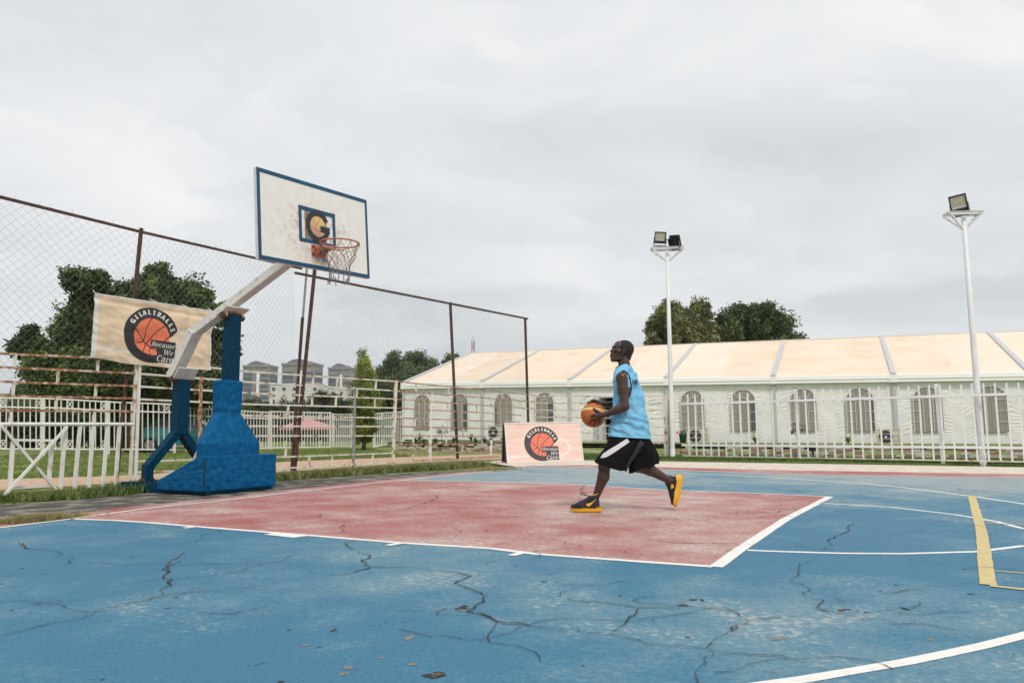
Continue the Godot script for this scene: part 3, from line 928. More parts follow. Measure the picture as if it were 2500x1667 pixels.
func make_towers() -> void:
	M.tower_stone = plain(0.25, 0.235, 0.22, 0.8)
	M.tower_glass = plain(0.035, 0.06, 0.075, 0.4)
	M.tower_white = plain(0.72, 0.73, 0.74, 0.6)
	M.tower_roof = plain(0.11, 0.125, 0.135, 0.6)
	M.tower_pink = plain(0.45, 0.22, 0.22, 0.7)
	M.block_white = mottled(128, noise(71, 0.02, 3), [[0.0, Color(0.55, 0.53, 0.5)], [1.0, Color(0.72, 0.71, 0.69)]], 20.0, 0.8)
	tower("grey office tower with barrel roof, left of the three, beside the blue hoop padding", Vector3(-546.425, 3.404, -489.861), deg_to_rad(25), 25.5, 60.0, 1.0)
	tower("grey office tower with barrel roof in the middle, behind the twin brown posts", Vector3(-512.563, 3.179, -508.999), deg_to_rad(25), 31.0, 62.0, 1.0)
	tower("grey office tower with barrel roof, right of the three, left of the conical tree", Vector3(-492.917, 3.018, -543.227), deg_to_rad(25), 22.0, 59.5, 1.0)
	var lows := [
		["block_of_flats", "low white block of flats with square windows below the left tower's right side", Vector3(-311.424, 2.252, -298.926), 16.0, 24.5, 3],
		["block_of_flats", "low white block of flats below the middle tower, behind the brown posts", Vector3(-309.313, 2.223, -311.681), 18.0, 25.0, 3],
		["block_of_flats", "long low white block with window strips under the right tower", Vector3(-360.387, 2.431, -386.879), 24.0, 27.0, 4]]
	for k in lows:
		var o: Vector3 = k[2]
		var yaw := deg_to_rad(28)
		var ax := Vector3(cos(yaw), 0, -sin(yaw))
		var az := Vector3(sin(yaw), 0, cos(yaw))
		var w: float = k[3]
		var h: float = k[4]
		var T := thing(k[0], k[1], "building", o, "")
		block("wall", T, o, ax, az, -w * 0.5, w * 0.5, -w * 0.6, 0, 0, h, M.block_white)
		block("parapet", T, o, ax, az, -w * 0.52, w * 0.52, -w * 0.6, 0.4, h, h + 0.7, M.block_white)
		for f in 4:
			for c in int(k[5]):
				var x: float = w * (-0.4 + 0.8 * (c + 0.1) / maxf(1.0, k[5] - 0.8))
				block("window", T, o, ax, az, x - 0.9, x + 0.9, -0.3, 0.12, h - 3.4 - f * 3.3, h - 1.6 - f * 3.3, M.tower_glass)
	# hills on the skyline
	var s := begin()
	var n := noise(72, 0.004, 4)
	for i in 60:
		var P := []
		for c in [i, i + 1]:
			var a := deg_to_rad(-20.0 + c * 2.2)
			var dir := Vector3(-sin(a), 0, -cos(a))
			var hh := 30.0 + 34.0 * (0.5 + n.get_noise_1d(c * 21.0))
			P.append([dir * 1420.0 + Vector3(0, -1, 0), dir * 1440.0 + Vector3(0, hh, 0)])
		quad(s, P[0][0], P[0][1], P[1][1], P[1][0])
		quad(s, P[0][1], P[0][1] + Vector3(0, -20, 0) + (P[0][1] as Vector3).normalized() * 60.0, P[1][1] + Vector3(0, -20, 0) + (P[1][1] as Vector3).normalized() * 60.0, P[1][1])
	obj("hills", s, plain(0.07, 0.09, 0.06, 0.95), null, "structure")
	# a thin aerial mast beyond the marquee
	var mo: Vector3 = Vector3(-122.506, 1.517, -197.537)
	var mast := thing("radio_mast", "thin red and white radio mast in the haze above the marquee's left end", "mast", mo)
	for i in 7:
		var y0 := 14.0 + i * 2.2
		rod("mast_section", mo + Vector3(0, 0.0 if i == 0 else y0, 0), mo + Vector3(0, y0 + 2.2, 0), 0.16, M.tower_pink if i % 2 == 1 else M.tower_white, mast)
	for i in 3:
		rod("antenna", mo + Vector3(0.5 * (i - 1), 24.0, 0), mo + Vector3(0.5 * (i - 1), 28.0, 0), 0.14, M.tower_pink, mast)


# ---------------------------------------------------------------- trees
func leaf_spray(sd: int, leaves: int, length: float, width: float, droop: float) -> ArrayMesh:
	# a twig end: leaves as small folded blades set round a point
	var r := RandomNumberGenerator.new()
	r.seed = sd
	var s := begin()
	for i in leaves:
		var dir := Vector3(r.randfn(), r.randfn() * 0.8 - droop, r.randfn()).normalized()
		var o := Vector3(r.randf_range(-1, 1), r.randf_range(-1, 1), r.randf_range(-1, 1)) * length * 1.1
		var side := dir.cross(Vector3(r.randfn(), r.randfn(), r.randfn())).normalized()
		var up := side.cross(dir)
		var l := length * r.randf_range(0.7, 1.2)
		var w := width * r.randf_range(0.8, 1.2)
		var mid := o + dir * l * 0.45
		tri(s, o, mid + side * w + up * w * 0.4, o + dir * l)
		tri(s, o, o + dir * l, mid - side * w + up * w * 0.4)
	s.generate_normals()
	return s.commit()


# blobs: [centre, radius]; leaf sprays fill each blob's outer half, unevenly
func foliage(called: String, T: Node3D, blobs: Array, per_m2: float, spray: Mesh, scale: float, tones: Array, kind := "stuff") -> void:
	var where := []
	var tint := []
	var n := noise(81, 0.35, 3)
	for b in blobs:
		var c: Vector3 = b[0]
		var rad: float = b[1]
		var count := int(per_m2 * rad * rad * 4.0 * PI)
		# each blob breaks into a few twig clumps
		var clumps := []
		for i in maxi(8, int(count / 18.0)):
			var d := Vector3(rng.randfn(), rng.randfn(), rng.randfn()).normalized()
			clumps.append([c + d * rad * pow(rng.randf(), 0.45) * rng.randf_range(0.8, 1.15), rad * rng.randf_range(0.16, 0.34), rng.randf()])
		for i in count:
			var q: Array = clumps[rng.randi() % clumps.size()]
			var p: Vector3 = q[0] + Vector3(rng.randfn(), rng.randfn() * 0.8, rng.randfn()) * q[1] * 0.75
			var bs := Basis(Vector3(rng.randfn(), rng.randfn(), rng.randfn()).normalized(), rng.randf() * TAU).scaled(Vector3.ONE * scale * rng.randf_range(0.75, 1.3))
			where.append(Transform3D(bs, p))
			var t: float = clampf(0.45 + 0.5 * n.get_noise_3dv(p) + (q[2] - 0.5) * 0.6 + rng.randfn(0, 0.16), 0.0, 1.0)
			var a: Color = tones[0]
			var col := a.lerp(tones[1], t * 2.0) if t < 0.5 else (tones[1] as Color).lerp(tones[2], t * 2.0 - 1.0)
			tint.append(col)
	scatter(called, T, spray, where, tint, M.leaf, kind)


func scatter(called: String, parent: Node, mesh: Mesh, where: Array, tint: Array, m: Material, kind := "stuff") -> MultiMeshInstance3D:
	var mm := MultiMesh.new()
	mm.transform_format = MultiMesh.TRANSFORM_3D
	mm.use_colors = true
	mm.mesh = mesh
	mm.instance_count = where.size()
	for i in where.size():
		mm.set_instance_transform(i, where[i])
		mm.set_instance_color(i, tint[i])
	var o := MultiMeshInstance3D.new()
	o.multimesh = mm
	o.material_override = m
	place(o, called, parent, kind)
	return o


func tree(called: String, label: String, foot: Vector3, trunk_r: float, blobs: Array, per_m2: float, spray: Mesh, scale: float, tones: Array, category := "tree") -> void:
	foot.y = -0.06
	var T := thing(called, label, category, foot)
	var c := Vector3.ZERO
	for b in blobs:
		c += b[0]
	c /= blobs.size()
	var fork := foot.lerp(Vector3(c.x, c.y, c.z), 0.5)
	var s := begin()
	add_tube(s, [foot, foot.lerp(fork, 0.4) + Vector3(0.05, 0, 0.03), fork], [trunk_r * 1.3, trunk_r, trunk_r * 0.8], 8)
	obj("trunk", s, M.bark, T, "", true)
	for b in blobs:
		var l := begin()
		var e: Vector3 = b[0]
		add_tube(l, [fork, fork.lerp(e, 0.5) + Vector3(0, -0.08 * fork.distance_to(e), 0), e], [trunk_r * 0.45, trunk_r * 0.3, trunk_r * 0.1], 5)
		obj("limb", l, M.bark, T, "", true)
	foliage("crown", T, blobs, per_m2, spray, scale, tones)


func px_blobs(list: Array, depth_m: float, spread: float) -> Array:
	# [point at the tree's distance, radius in metres], pushed fore and aft so that the crown has depth
	var out := []
	var away := Vector3(-0.49, 0, -0.87)
	for i in list.size():
		var p: Vector3 = list[i][0]
		out.append([p + away * rng.randf_range(-spread, spread), list[i][1]])
	return out


func make_trees() -> void:
	var broad := leaf_spray(1, 9, 0.16, 0.055, 0.1)
	var fine := leaf_spray(2, 12, 0.12, 0.03, 0.1)
	var narrow := leaf_spray(3, 9, 0.2, 0.028, 1.1)
	var green := [Color(0.026, 0.046, 0.015), Color(0.08, 0.125, 0.032), Color(0.22, 0.29, 0.075)]
	var deep := [Color(0.04, 0.066, 0.024), Color(0.10, 0.145, 0.048), Color(0.20, 0.255, 0.085)]
	var olive := [Color(0.085, 0.095, 0.036), Color(0.19, 0.20, 0.08), Color(0.34, 0.34, 0.16)]
	var lime := [Color(0.08, 0.11, 0.016), Color(0.23, 0.28, 0.04), Color(0.46, 0.48, 0.10)]
	tree("broadleaf_tree", "big dark green broadleaf tree standing behind the hanging banner", Vector3(-21.744, 0.149, -12.963), 0.32, px_blobs([
		[Vector3(-24.587, 3.608, -10.894), 0.95], [Vector3(-23.557, 4.93, -11.297), 1.15], [Vector3(-22.902, 6.089, -11.511), 0.8], [Vector3(-21.768, 5.583, -12.219), 1.2], [Vector3(-20.783, 6.657, -12.631), 0.75], [Vector3(-20.312, 5.573, -13.042), 1.2], [Vector3(-19.553, 6.067, -13.404), 0.8], [Vector3(-18.908, 5.896, -13.791), 0.5], [Vector3(-18.284, 5.394, -14.21), 0.38], [Vector3(-19.09, 4.153, -13.922), 0.95], [Vector3(-20.068, 3.661, -13.437), 1.2], [Vector3(-21.389, 3.503, -12.713), 1.35], [Vector3(-22.933, 3.264, -11.873), 1.3], [Vector3(-24.207, 2.691, -11.232), 0.95], [Vector3(-18.508, 2.986, -14.408), 0.6], [Vector3(-25, 4.441, -10.549), 0.5], [Vector3(-25.397, 4.162, -10.363), 0.35], [Vector3(-20.715, 7.288, -12.585), 0.4], [Vector3(-23.03, 6.838, -11.339), 0.42], [Vector3(-22.283, 6.667, -11.783), 0.4], [Vector3(-18.154, 3.98, -14.474), 0.4], [Vector3(-19.85, 2.496, -13.716), 1.0], [Vector3(-22.054, 2.178, -12.515), 1.0]], 31, 1.1), 150.0, broad, 0.92, green)
	tree("broadleaf_tree", "olive green tree rising behind the marquee roof, left of the pair", Vector3(-10.887, -0.119, -52.651), 0.35, px_blobs([
		[Vector3(-11.128, 9.531, -51.218), 1.3], [Vector3(-9.431, 9.617, -52.164), 1.4], [Vector3(-12.048, 8.348, -50.858), 1.1], [Vector3(-10.369, 8.143, -51.833), 1.5], [Vector3(-8.723, 8.325, -52.737), 1.3], [Vector3(-10.524, 10.171, -51.473), 0.7], [Vector3(-12.608, 7.515, -50.654), 0.6], [Vector3(-11.702, 9.374, -50.915), 0.7], [Vector3(-10.192, 6.47, -52.157), 1.8]], 60, 1.5), 30.0, broad, 1.45, olive)
	tree("broadleaf_tree", "dark round-headed tree rising behind the marquee roof, right of the pair", Vector3(-6.389, -0.182, -57.509), 0.35, px_blobs([
		[Vector3(-7.408, 9.131, -55.683), 1.45], [Vector3(-5.786, 9.452, -56.555), 1.5], [Vector3(-4.367, 8.845, -57.437), 1.3], [Vector3(-3.242, 8.206, -58.158), 0.85], [Vector3(-8.188, 8.305, -55.354), 1.2], [Vector3(-6.306, 8.126, -56.44), 1.5], [Vector3(-6.478, 10.022, -56.088), 0.8], [Vector3(-5.031, 9.879, -56.924), 0.8], [Vector3(-4.34, 6.95, -57.707), 1.6], [Vector3(-7.252, 6.969, -56.061), 1.6]], 62, 1.5), 30.0, broad, 1.45, deep)
	tree("broadleaf_tree", "dark bushy tree beyond the marquee's left gable", Vector3(-28.958, -0.121, -40.142), 0.35, px_blobs([
		[Vector3(-29.746, 4.703, -39.049), 1.2], [Vector3(-28.195, 5.532, -39.813), 1.15], [Vector3(-27.065, 5.307, -40.481), 0.9], [Vector3(-30.232, 3.463, -38.941), 1.3], [Vector3(-28.573, 3.856, -39.825), 1.5], [Vector3(-27.197, 4.065, -40.573), 1.3], [Vector3(-29.042, 5.942, -39.28), 0.7], [Vector3(-27.874, 6.308, -39.89), 0.5], [Vector3(-30.592, 2.066, -38.926), 1.4], [Vector3(-28.958, 2.055, -39.849), 1.4]], 58, 1.6), 34.0, fine, 1.7, deep)
	tree("sapling", "slender tree whose leafy top shows above the marquee's left roof edge", Vector3(-26.959, -0.173, -43.589), 0.15, px_blobs([[Vector3(-27.025, 5.521, -42.786), 0.65], [Vector3(-26.218, 6.255, -43.143), 0.7], [Vector3(-26.798, 4.651, -43.032), 0.6], [Vector3(-25.804, 5.673, -43.455), 0.5]], 60, 0.4), 30.0, broad, 1.3, deep)
	tree("conical_tree", "slim conical tree with drooping yellow-green leaves by the white fence's corner", Vector3(-14.281, 0.177, -18.327), 0.07, px_blobs([
		[Vector3(-14.1, 4.018, -17.912), 0.1], [Vector3(-14.087, 3.743, -17.956), 0.17], [Vector3(-14.077, 3.434, -18.004), 0.27], [Vector3(-14.113, 3.092, -18.029), 0.34], [Vector3(-14.109, 2.68, -18.087), 0.40], [Vector3(-14.151, 2.251, -18.121), 0.42], [Vector3(-14.148, 1.822, -18.181), 0.44], [Vector3(-14.206, 1.377, -18.208), 0.45], [Vector3(-14.203, 0.931, -18.269), 0.42], [Vector3(-14.251, 0.657, -18.279), 0.36]], 32, 0.05), 150.0, narrow, 0.75, lime)
	tree("broadleaf_tree", "small far dark tree at the left edge above the white fence", Vector3(-93.27, 0.617, -46.527), 0.3, px_blobs([[Vector3(-93.346, 5.812, -45.786), 1.1], [Vector3(-92.623, 5.959, -46.175), 0.9], [Vector3(-93.12, 4.435, -46.099), 1.3], [Vector3(-93.837, 3.676, -45.796), 1.5], [Vector3(-92.409, 3.666, -46.603), 1.5]], 95, 0.8), 26.0, fine, 1.8, deep)
	# what reads as one mass: the bushes behind the white fence and the acacia scrub below the towers
	var hedge := []
	for i in 46:
		var t := i / 45.0
		var p: Vector3 = (Vector3(-34.04, 0.95, -12.853) as Vector3).lerp(Vector3(-27.415, 0.9, -20.066), t)
		hedge.append([p + Vector3(rng.randf_range(-1.2, 1.2), rng.randf_range(-0.5, 0.55), rng.randf_range(-1.5, 0.6)), rng.randf_range(0.5, 0.9)])
	foliage("thicket", null, hedge, 40.0, fine, 1.25, [Color(0.012, 0.02, 0.010), Color(0.025, 0.042, 0.017), Color(0.055, 0.08, 0.03)])
	tag(get_node("thicket"), "dark dense bushes growing along the back of the white fence on the left", "bushes")
	var scrub := []
	for i in 60:
		var t := i / 59.0
		var p: Vector3 = (Vector3(-47.563, 2.326, -38.563) as Vector3).lerp(Vector3(-31.458, 2.27, -40.722), t)
		var high := 0.2 + 1.5 * smoothstep(0.45, 0.75, t)
		scrub.append([p + Vector3(rng.randf_range(-1.5, 1.5), rng.randf_range(-2.4, high), rng.randf_range(-4, 2)), rng.randf_range(0.7, 1.25)])
	foliage("scrub", null, scrub, 24.0, fine, 1.7, [Color(0.025, 0.036, 0.016), Color(0.055, 0.072, 0.03), Color(0.11, 0.13, 0.055)])
	tag(get_node("scrub"), "feathery green acacia scrub massed below the far towers", "scrub")


# ---------------------------------------------------------------- white fence across the field
func make_far_fence() -> void:
	var T := thing("picket_fence", "white metal fence with crossed boxes on the far side of the field", "fence", Vector3(-20.953, 0.13, -8.788))
	# each run: bottom left, bottom right, top left, top right
	var runs := [
		[Vector3(-22.422, 0.212, -7.37), Vector3(-20.936, 0.188, -8.789), Vector3(-22.309, 2.015, -7.191), Vector3(-20.825, 1.968, -8.613)],
		[Vector3(-20.886, 0.188, -8.818), Vector3(-19.896, 0.146, -10.538), Vector3(-20.773, 1.982, -8.64), Vector3(-19.787, 1.886, -10.366)],
		[Vector3(-19.83, 0.146, -10.575), Vector3(-19.04, 0.082, -12.763), Vector3(-19.721, 1.878, -10.404), Vector3(-18.931, 1.829, -12.59)],
		[Vector3(-19.933, 0.004, -14.004), Vector3(-20.12, -0.002, -18.524), Vector3(-19.824, 1.74, -13.832), Vector3(-20.017, 1.639, -18.361)],
		[Vector3(-20.02, 0.016, -18.578), Vector3(-19.768, -0.023, -22.193), Vector3(-19.916, 1.676, -18.413), Vector3(-19.661, 1.677, -22.025)],
		[Vector3(-19.642, -0.003, -22.262), Vector3(-17.8, 0.021, -21.564), Vector3(-19.541, 1.605, -22.103), Vector3(-17.703, 1.556, -21.412)],
		[Vector3(-17.858, -0.036, -23.273), Vector3(-18.4, 0.2, -26.404), Vector3(-17.754, 1.624, -23.108), Vector3(-18.3, 1.793, -26.246)]]
	var m: Material = M.white_paint
	for q in runs:
		var a: Vector3 = q[0]
		var b: Vector3 = q[1]
		var c: Vector3 = q[2]
		var d: Vector3 = q[3]
		var len := a.distance_to(b)
		var n := maxi(3, int(len / 0.18))
		for y in [0.0, 0.24, 0.5, 0.82, 1.0]:
			if y == 0.24 or y == 0.5:
				continue
			bar("rail", a.lerp(c, y), b.lerp(d, y), 0.05, 0.05, m, T)
		for i in n + 1:
			var t := float(i) / n
			var lo := a.lerp(b, t)
			var hi := c.lerp(d, t)
			if i == 0 or i == n:
				bar("post", Vector3(lo.x, -0.06, lo.z), hi + Vector3(0, 0.04, 0), 0.085, 0.07, m, T)
			else:
				bar("picket", lo, hi, 0.035, 0.03, m, T)
			if i % 6 == 4 and i < n:
				var t2 := float(i + 1) / n
				for e in [[0.82, 0.985], [0.02, 0.17]]:
					var s := begin()
					var p0 := lo.lerp(hi, e[0])
					var p1 := lo.lerp(hi, e[1])
					var r0 := a.lerp(b, t2).lerp(c.lerp(d, t2), e[0])
					var r1 := a.lerp(b, t2).lerp(c.lerp(d, t2), e[1])
					add_bar(s, p0, r1, 0.03, 0.022, Vector3(0, 0, 1))
					add_bar(s, p1, r0, 0.03, 0.018, Vector3(0, 0, 1))
					add_bar(s, p0, r0, 0.03, 0.03)
					add_bar(s, p1, r1, 0.03, 0.03)
					obj("crossed_box", s, m, T)
	# a pink parasol and a parked car beyond it
	var po: Vector3 = Vector3(-25.099, -0.161, -26.14)
	po.y = -0.06
	var P := thing("parasol", "faded pink parasol open behind the white fence", "parasol", po)
	rod("pole", po, po + Vector3(0, 2.05, 0), 0.025, M.galv, P)
	var cs := begin()
	var apex: Vector3 = Vector3(-24.994, 1.513, -25.974)
	for i in 8:
		var a0 := TAU * i / 8.0
		var a1 := TAU * (i + 1) / 8.0
		var e0 := apex + Vector3(cos(a0) * 1.62, -0.5, sin(a0) * 1.62)
		var e1 := apex + Vector3(cos(a1) * 1.62, -0.5, sin(a1) * 1.62)
		tri(cs, apex, e0, e1)
		quad(cs, e0, e0 + Vector3(0, -0.16, 0), e1 + Vector3(0, -0.16, 0), e1)
	obj("canopy", cs, plain(0.62, 0.22, 0.25, 0.8), P)
	make_car()


func make_car() -> void:
	# a teal saloon seen from its rear quarter
	var paint := plain(0.008, 0.20, 0.21, 0.25)
	paint.clearcoat_enabled = true
	var yaw := deg_to_rad(38)
	var o: Vector3 = (Vector3(-22.219, -0.029, -13.297) as Vector3) + Vector3(cos(yaw), 0, -sin(yaw)) * 2.1
	o.y = -0.05
	var C := thing("parked_car", "teal saloon car parked behind the white fence", "car", o)
	var fx := Vector3(cos(yaw), 0, -sin(yaw))
	var fz := Vector3(sin(yaw), 0, cos(yaw))
	var P := func(x: float, y: float, z: float) -> Vector3: return o + fx * x + fz * z + Vector3(0, y, 0)
	# side outline from tail (x<0) to nose, lofted over the width with tumblehome
	var body := begin()
	var low := [Vector2(-2.0, 0.32), Vector2(-2.08, 0.55), Vector2(-2.02, 0.86), Vector2(-1.9, 0.98), Vector2(-1.45, 1.02), Vector2(-0.6, 1.0), Vector2(0.6, 0.96), Vector2(1.4, 0.9), Vector2(2.0, 0.78), Vector2(2.16, 0.6), Vector2(2.12, 0.32)]
	var zs := [-0.84, -0.86, -0.78]
	for i in low.size() - 1:
		var a: Vector2 = low[i]
		var b: Vector2 = low[i + 1]
		quad(body, P.call(a.x, a.y, -0.78), P.call(a.x, a.y, 0.78), P.call(b.x, b.y, 0.78), P.call(b.x, b.y, -0.78))
		for z in [-1.0, 1.0]:
			quad(body, P.call(a.x, a.y, z * 0.78), P.call(b.x, b.y, z * 0.78), P.call(b.x, minf(b.y, 0.62), z * 0.86), P.call(a.x, minf(a.y, 0.62), z * 0.86))
			quad(body, P.call(a.x, minf(a.y, 0.62), z * 0.86), P.call(b.x, minf(b.y, 0.62), z * 0.86), P.call(b.x, 0.28, z * 0.82), P.call(a.x, 0.28, z * 0.82))
	obj("body", body, paint, C)
	var cab := begin()
	var base := [P.call(-1.5, 1.0, 0.74), P.call(-1.5, 1.0, -0.74), P.call(0.95, 0.95, -0.74), P.call(0.95, 0.95, 0.74)]
	var roof := [P.call(-0.85, 1.4, 0.56), P.call(-0.85, 1.4, -0.56), P.call(0.25, 1.4, -0.56), P.call(0.25, 1.4, 0.56)]
	hull(cab, base, roof)
	obj("cabin", cab, M.dark_glass, C)
	var rf := begin()
	hull(rf, [P.call(-0.92, 1.39, 0.58), P.call(-0.92, 1.39, -0.58), P.call(0.3, 1.39, -0.58), P.call(0.3, 1.39, 0.58)], [P.call(-0.8, 1.44, 0.5), P.call(-0.8, 1.44, -0.5), P.call(0.2, 1.44, -0.5), P.call(0.2, 1.44, 0.5)])
	obj("roof", rf, paint, C)
	for z in [-0.745, 0.745]:
		for k in [[-1.5, 1.0, -0.85], [-0.35, 1.0, -0.3], [0.95, 0.95, 0.25]]:
			bar("pillar", P.call(k[0], k[1], z), P.call(k[2], 1.4, z * 0.76), 0.06, 0.05, paint, C, fx)
	for x in [-1.3, 1.32]:
		for z in [-0.8, 0.8]:
			var w := begin()
			var t := Transform3D(Basis(fx, fz, fx.cross(fz)), P.call(x, 0.3, z - 0.09))
			add_lathe(w, t, [Vector2(0, 0), Vector2(0.27, 0), Vector2(0.3, 0.03), Vector2(0.3, 0.15), Vector2(0.27, 0.18), Vector2(0, 0.18)], 18)
			var wh := obj("wheel", w, M.black, C)
			var rm := begin()
			add_lathe(rm, Transform3D(t.basis, P.call(x, 0.3, z + (0.06 if z > 0 else -0.1))), [Vector2(0, 0), Vector2(0.18, 0), Vector2(0.2, 0.04), Vector2(0, 0.05)], 12)
			obj("rim", rm, M.grey_metal, wh)
	var red := plain(0.35, 0.02, 0.02, 0.2)
	for z in [-0.55, 0.55]:
		var l := begin()
		add_box(l, Transform3D(Basis(fx, Vector3.UP, fz), P.call(-2.06, 0.76, z)), Vector3(0.06, 0.15, 0.36))
		obj("tail_light", l, red, C)
	var bp := begin()
	add_box(bp, Transform3D(Basis(fx, Vector3.UP, fz), P.call(-2.09, 0.46, 0)), Vector3(0.12, 0.18, 1.62))
	obj("bumper", bp, paint, C)


# ---------------------------------------------------------------- tall chain-link fence
func wire_mesh(a: Vector3, b: Vector3, c: Vector3, d: Vector3, cell: float, sag: float) -> SurfaceTool:
	# woven zigzag wires filling the panel a (bottom left) b (bottom right) c (top right) d (top left)
	var s := begin()
	var w := a.distance_to(b)
	var h := a.distance_to(d)
	var nx := int(w / cell)
	var ny := int(h / cell)
	var nrm := (b - a).cross(d - a).normalized()
	var n := noise(rng.randi() % 500, 0.5, 2)
	var r := 0.0013
	for i in nx + 1:
		var pts := []
		for j in ny + 1:
			var u := clampf((i + (0.5 if (j + i) % 2 == 0 else -0.5) * 1.0) / float(nx), 0.0, 1.0)
			var v := j / float(ny)
			var p := a.lerp(b, u).lerp(d.lerp(c, u), v)
			var loose := 1.0 if v < 0.97 else 0.3
			p += nrm * (sag * n.get_noise_2d(u * w, v * h) + (0.004 if j % 2 == 0 else -0.004))
			p += (b - a).normalized() * 0.02 * n.get_noise_2d(u * w * 2.0 + 50.0, v * h * 2.0) * loose + Vector3.UP * 0.02 * n.get_noise_2d(u * w * 2.0, v * h * 2.0 + 90.0) * loose
			pts.append(p)
		for j in ny:
			wire(s, pts[j], pts[j + 1], r)
		# the twisted ends stand above the top rail
		var top: Vector3 = pts[ny]
		wire(s, top, top + Vector3(rng.randf_range(-0.03, 0.03), rng.randf_range(0.02, 0.09), rng.randf_range(-0.04, 0.04)), r)
	return s


func wire(s: SurfaceTool, p: Vector3, q: Vector3, r: float) -> void:
	var d := (q - p).normalized()
	var x := d.cross(Vector3(0.6, 0.1, 0.79)).normalized() * r
	var y := d.cross(x)
	var a := x
	var b := -x * 0.5 + y * 0.87
	var c := -x * 0.5 - y * 0.87
	for k in [[a, b], [b, c], [c, a]]:
		quad(s, p + k[0], p + k[1], q + k[1], q + k[0])


func make_wire_fence() -> void:
	var p1: Vector3 = Vector3(-3.008, 3.723, -0.075)
	var b1: Vector3 = Vector3(-3.093, 0, 0.053)
	var T := thing("chain_link_fence", "tall rusty chain-link fence on brown steel posts behind the hoop", "fence", b1)
	var m: Material = M.brown_steel
	var p2a: Vector3 = Vector3(-3.951, 4.495, -4.401)
	var b2a: Vector3 = Vector3(-4.099, -0.016, -4.252)
	var mid2a: Vector3 = Vector3(-4.009, 3.021, -4.343)
	var p2b: Vector3 = Vector3(-3.298, 3.851, -3.921)
	var b2b: Vector3 = Vector3(-3.497, -0.015, -3.724)
	var p3: Vector3 = Vector3(-4.532, 4.249, -10.376)
	var b3: Vector3 = Vector3(-4.355, -0.022, -10.495)
	var p4: Vector3 = Vector3(-4.996, 4.507, -15.547)
	var b4: Vector3 = Vector3(-5.031, -0.06, -15.823)
	var p0: Vector3 = Vector3(-2.787, 3.604, 2.918)
	var b0 := Vector3(p0.x, -0.05, p0.z + 0.1)
	bar("post", b1, p1, 0.042, 0.042, m, T)
	bar("post", b2a, mid2a, 0.045, 0.045, m, T)
	bar("post", mid2a - Vector3(0, 0.12, 0), p2a, 0.032, 0.032, M.galv, T)
	bar("post", b2b, p2b, 0.05, 0.05, m, T)
	bar("post", b3, p3, 0.058, 0.058, m, T)
	bar("post", b4, p4, 0.062, 0.062, m, T)
	bar("post", b0, p0, 0.045, 0.045, m, T)
	var t0: Vector3 = Vector3(-2.896, 3.641, 1.895)
	var t1: Vector3 = Vector3(-3.115, 3.699, -0.15)
	var t2: Vector3 = Vector3(-3.388, 3.81, -2.706)
	var t2e := t1 + (t2 - t1) * 1.42
	var ta := t0 + (t0 - t1) * 0.7
	bar("top_rail", ta, t1, 0.035, 0.035, m, T)
	bar("top_rail", t1, t2e, 0.035, 0.035, m, T)
	var u0: Vector3 = Vector3(-3.48, 3.74, -3.593)
	var u1: Vector3 = Vector3(-3.798, 3.894, -6.1)
	var u2: Vector3 = Vector3(-4.296, 4.144, -10.029)
	var u3: Vector3 = Vector3(-5.025, 4.51, -15.776)
	bar("top_rail", u0, u1, 0.042, 0.042, m, T)
	bar("top_rail", u1, u2, 0.045, 0.045, m, T)
	bar("top_rail", u2, u3, 0.05, 0.05, m, T)
	var lo0: Vector3 = Vector3(-2.805, 1.415, 2.75)
	var lo1: Vector3 = Vector3(-3.103, 1.402, -0.039)
	var lo2: Vector3 = Vector3(-3.499, 1.419, -3.739)
	var lo2b: Vector3 = Vector3(-3.511, 1.423, -3.835)
	var lo3: Vector3 = Vector3(-4.339, 1.475, -10.364)
	var lo4: Vector3 = Vector3(-5.016, 1.433, -15.706)
	obj("wire_mesh", wire_mesh(lo0, lo1, t1, ta, 0.06, 0.025), M.wire, T, "stuff")
	obj("wire_mesh", wire_mesh(lo1, lo2, t1 + (t2e - t1) * 0.93, t1, 0.06, 0.025), M.wire, T, "stuff")
	obj("wire_mesh", wire_mesh(lo2b, lo3, u2, u0 + (u1 - u0) * 0.26, 0.06, 0.025), M.wire, T, "stuff")
	obj("wire_mesh", wire_mesh(lo3, lo4, u3, u2, 0.06, 0.025), M.wire, T, "stuff")
	# a dark torn strip caught in the mesh
	var st := begin()
	var q: Vector3 = Vector3(-2.912, 1.793, 1.749)
	var q1: Vector3 = Vector3(-2.921, 1.862, 1.659)
	var q2: Vector3 = Vector3(-2.927, 1.929, 1.608)
	var q3: Vector3 = Vector3(-2.911, 1.903, 1.751)
	var off := Vector3(0.02, 0, 0.01)
	add_tube(st, [q + off, q1 + off * 2.0, q2 + off], [0.008, 0.022, 0.004], 5)
	add_tube(st, [q1 + off * 2.0, q3 + off], [0.018, 0.004], 5)
	tag(obj("torn_strip", st, M.black), "black torn strip caught in the chain-link at the left edge", "scrap")


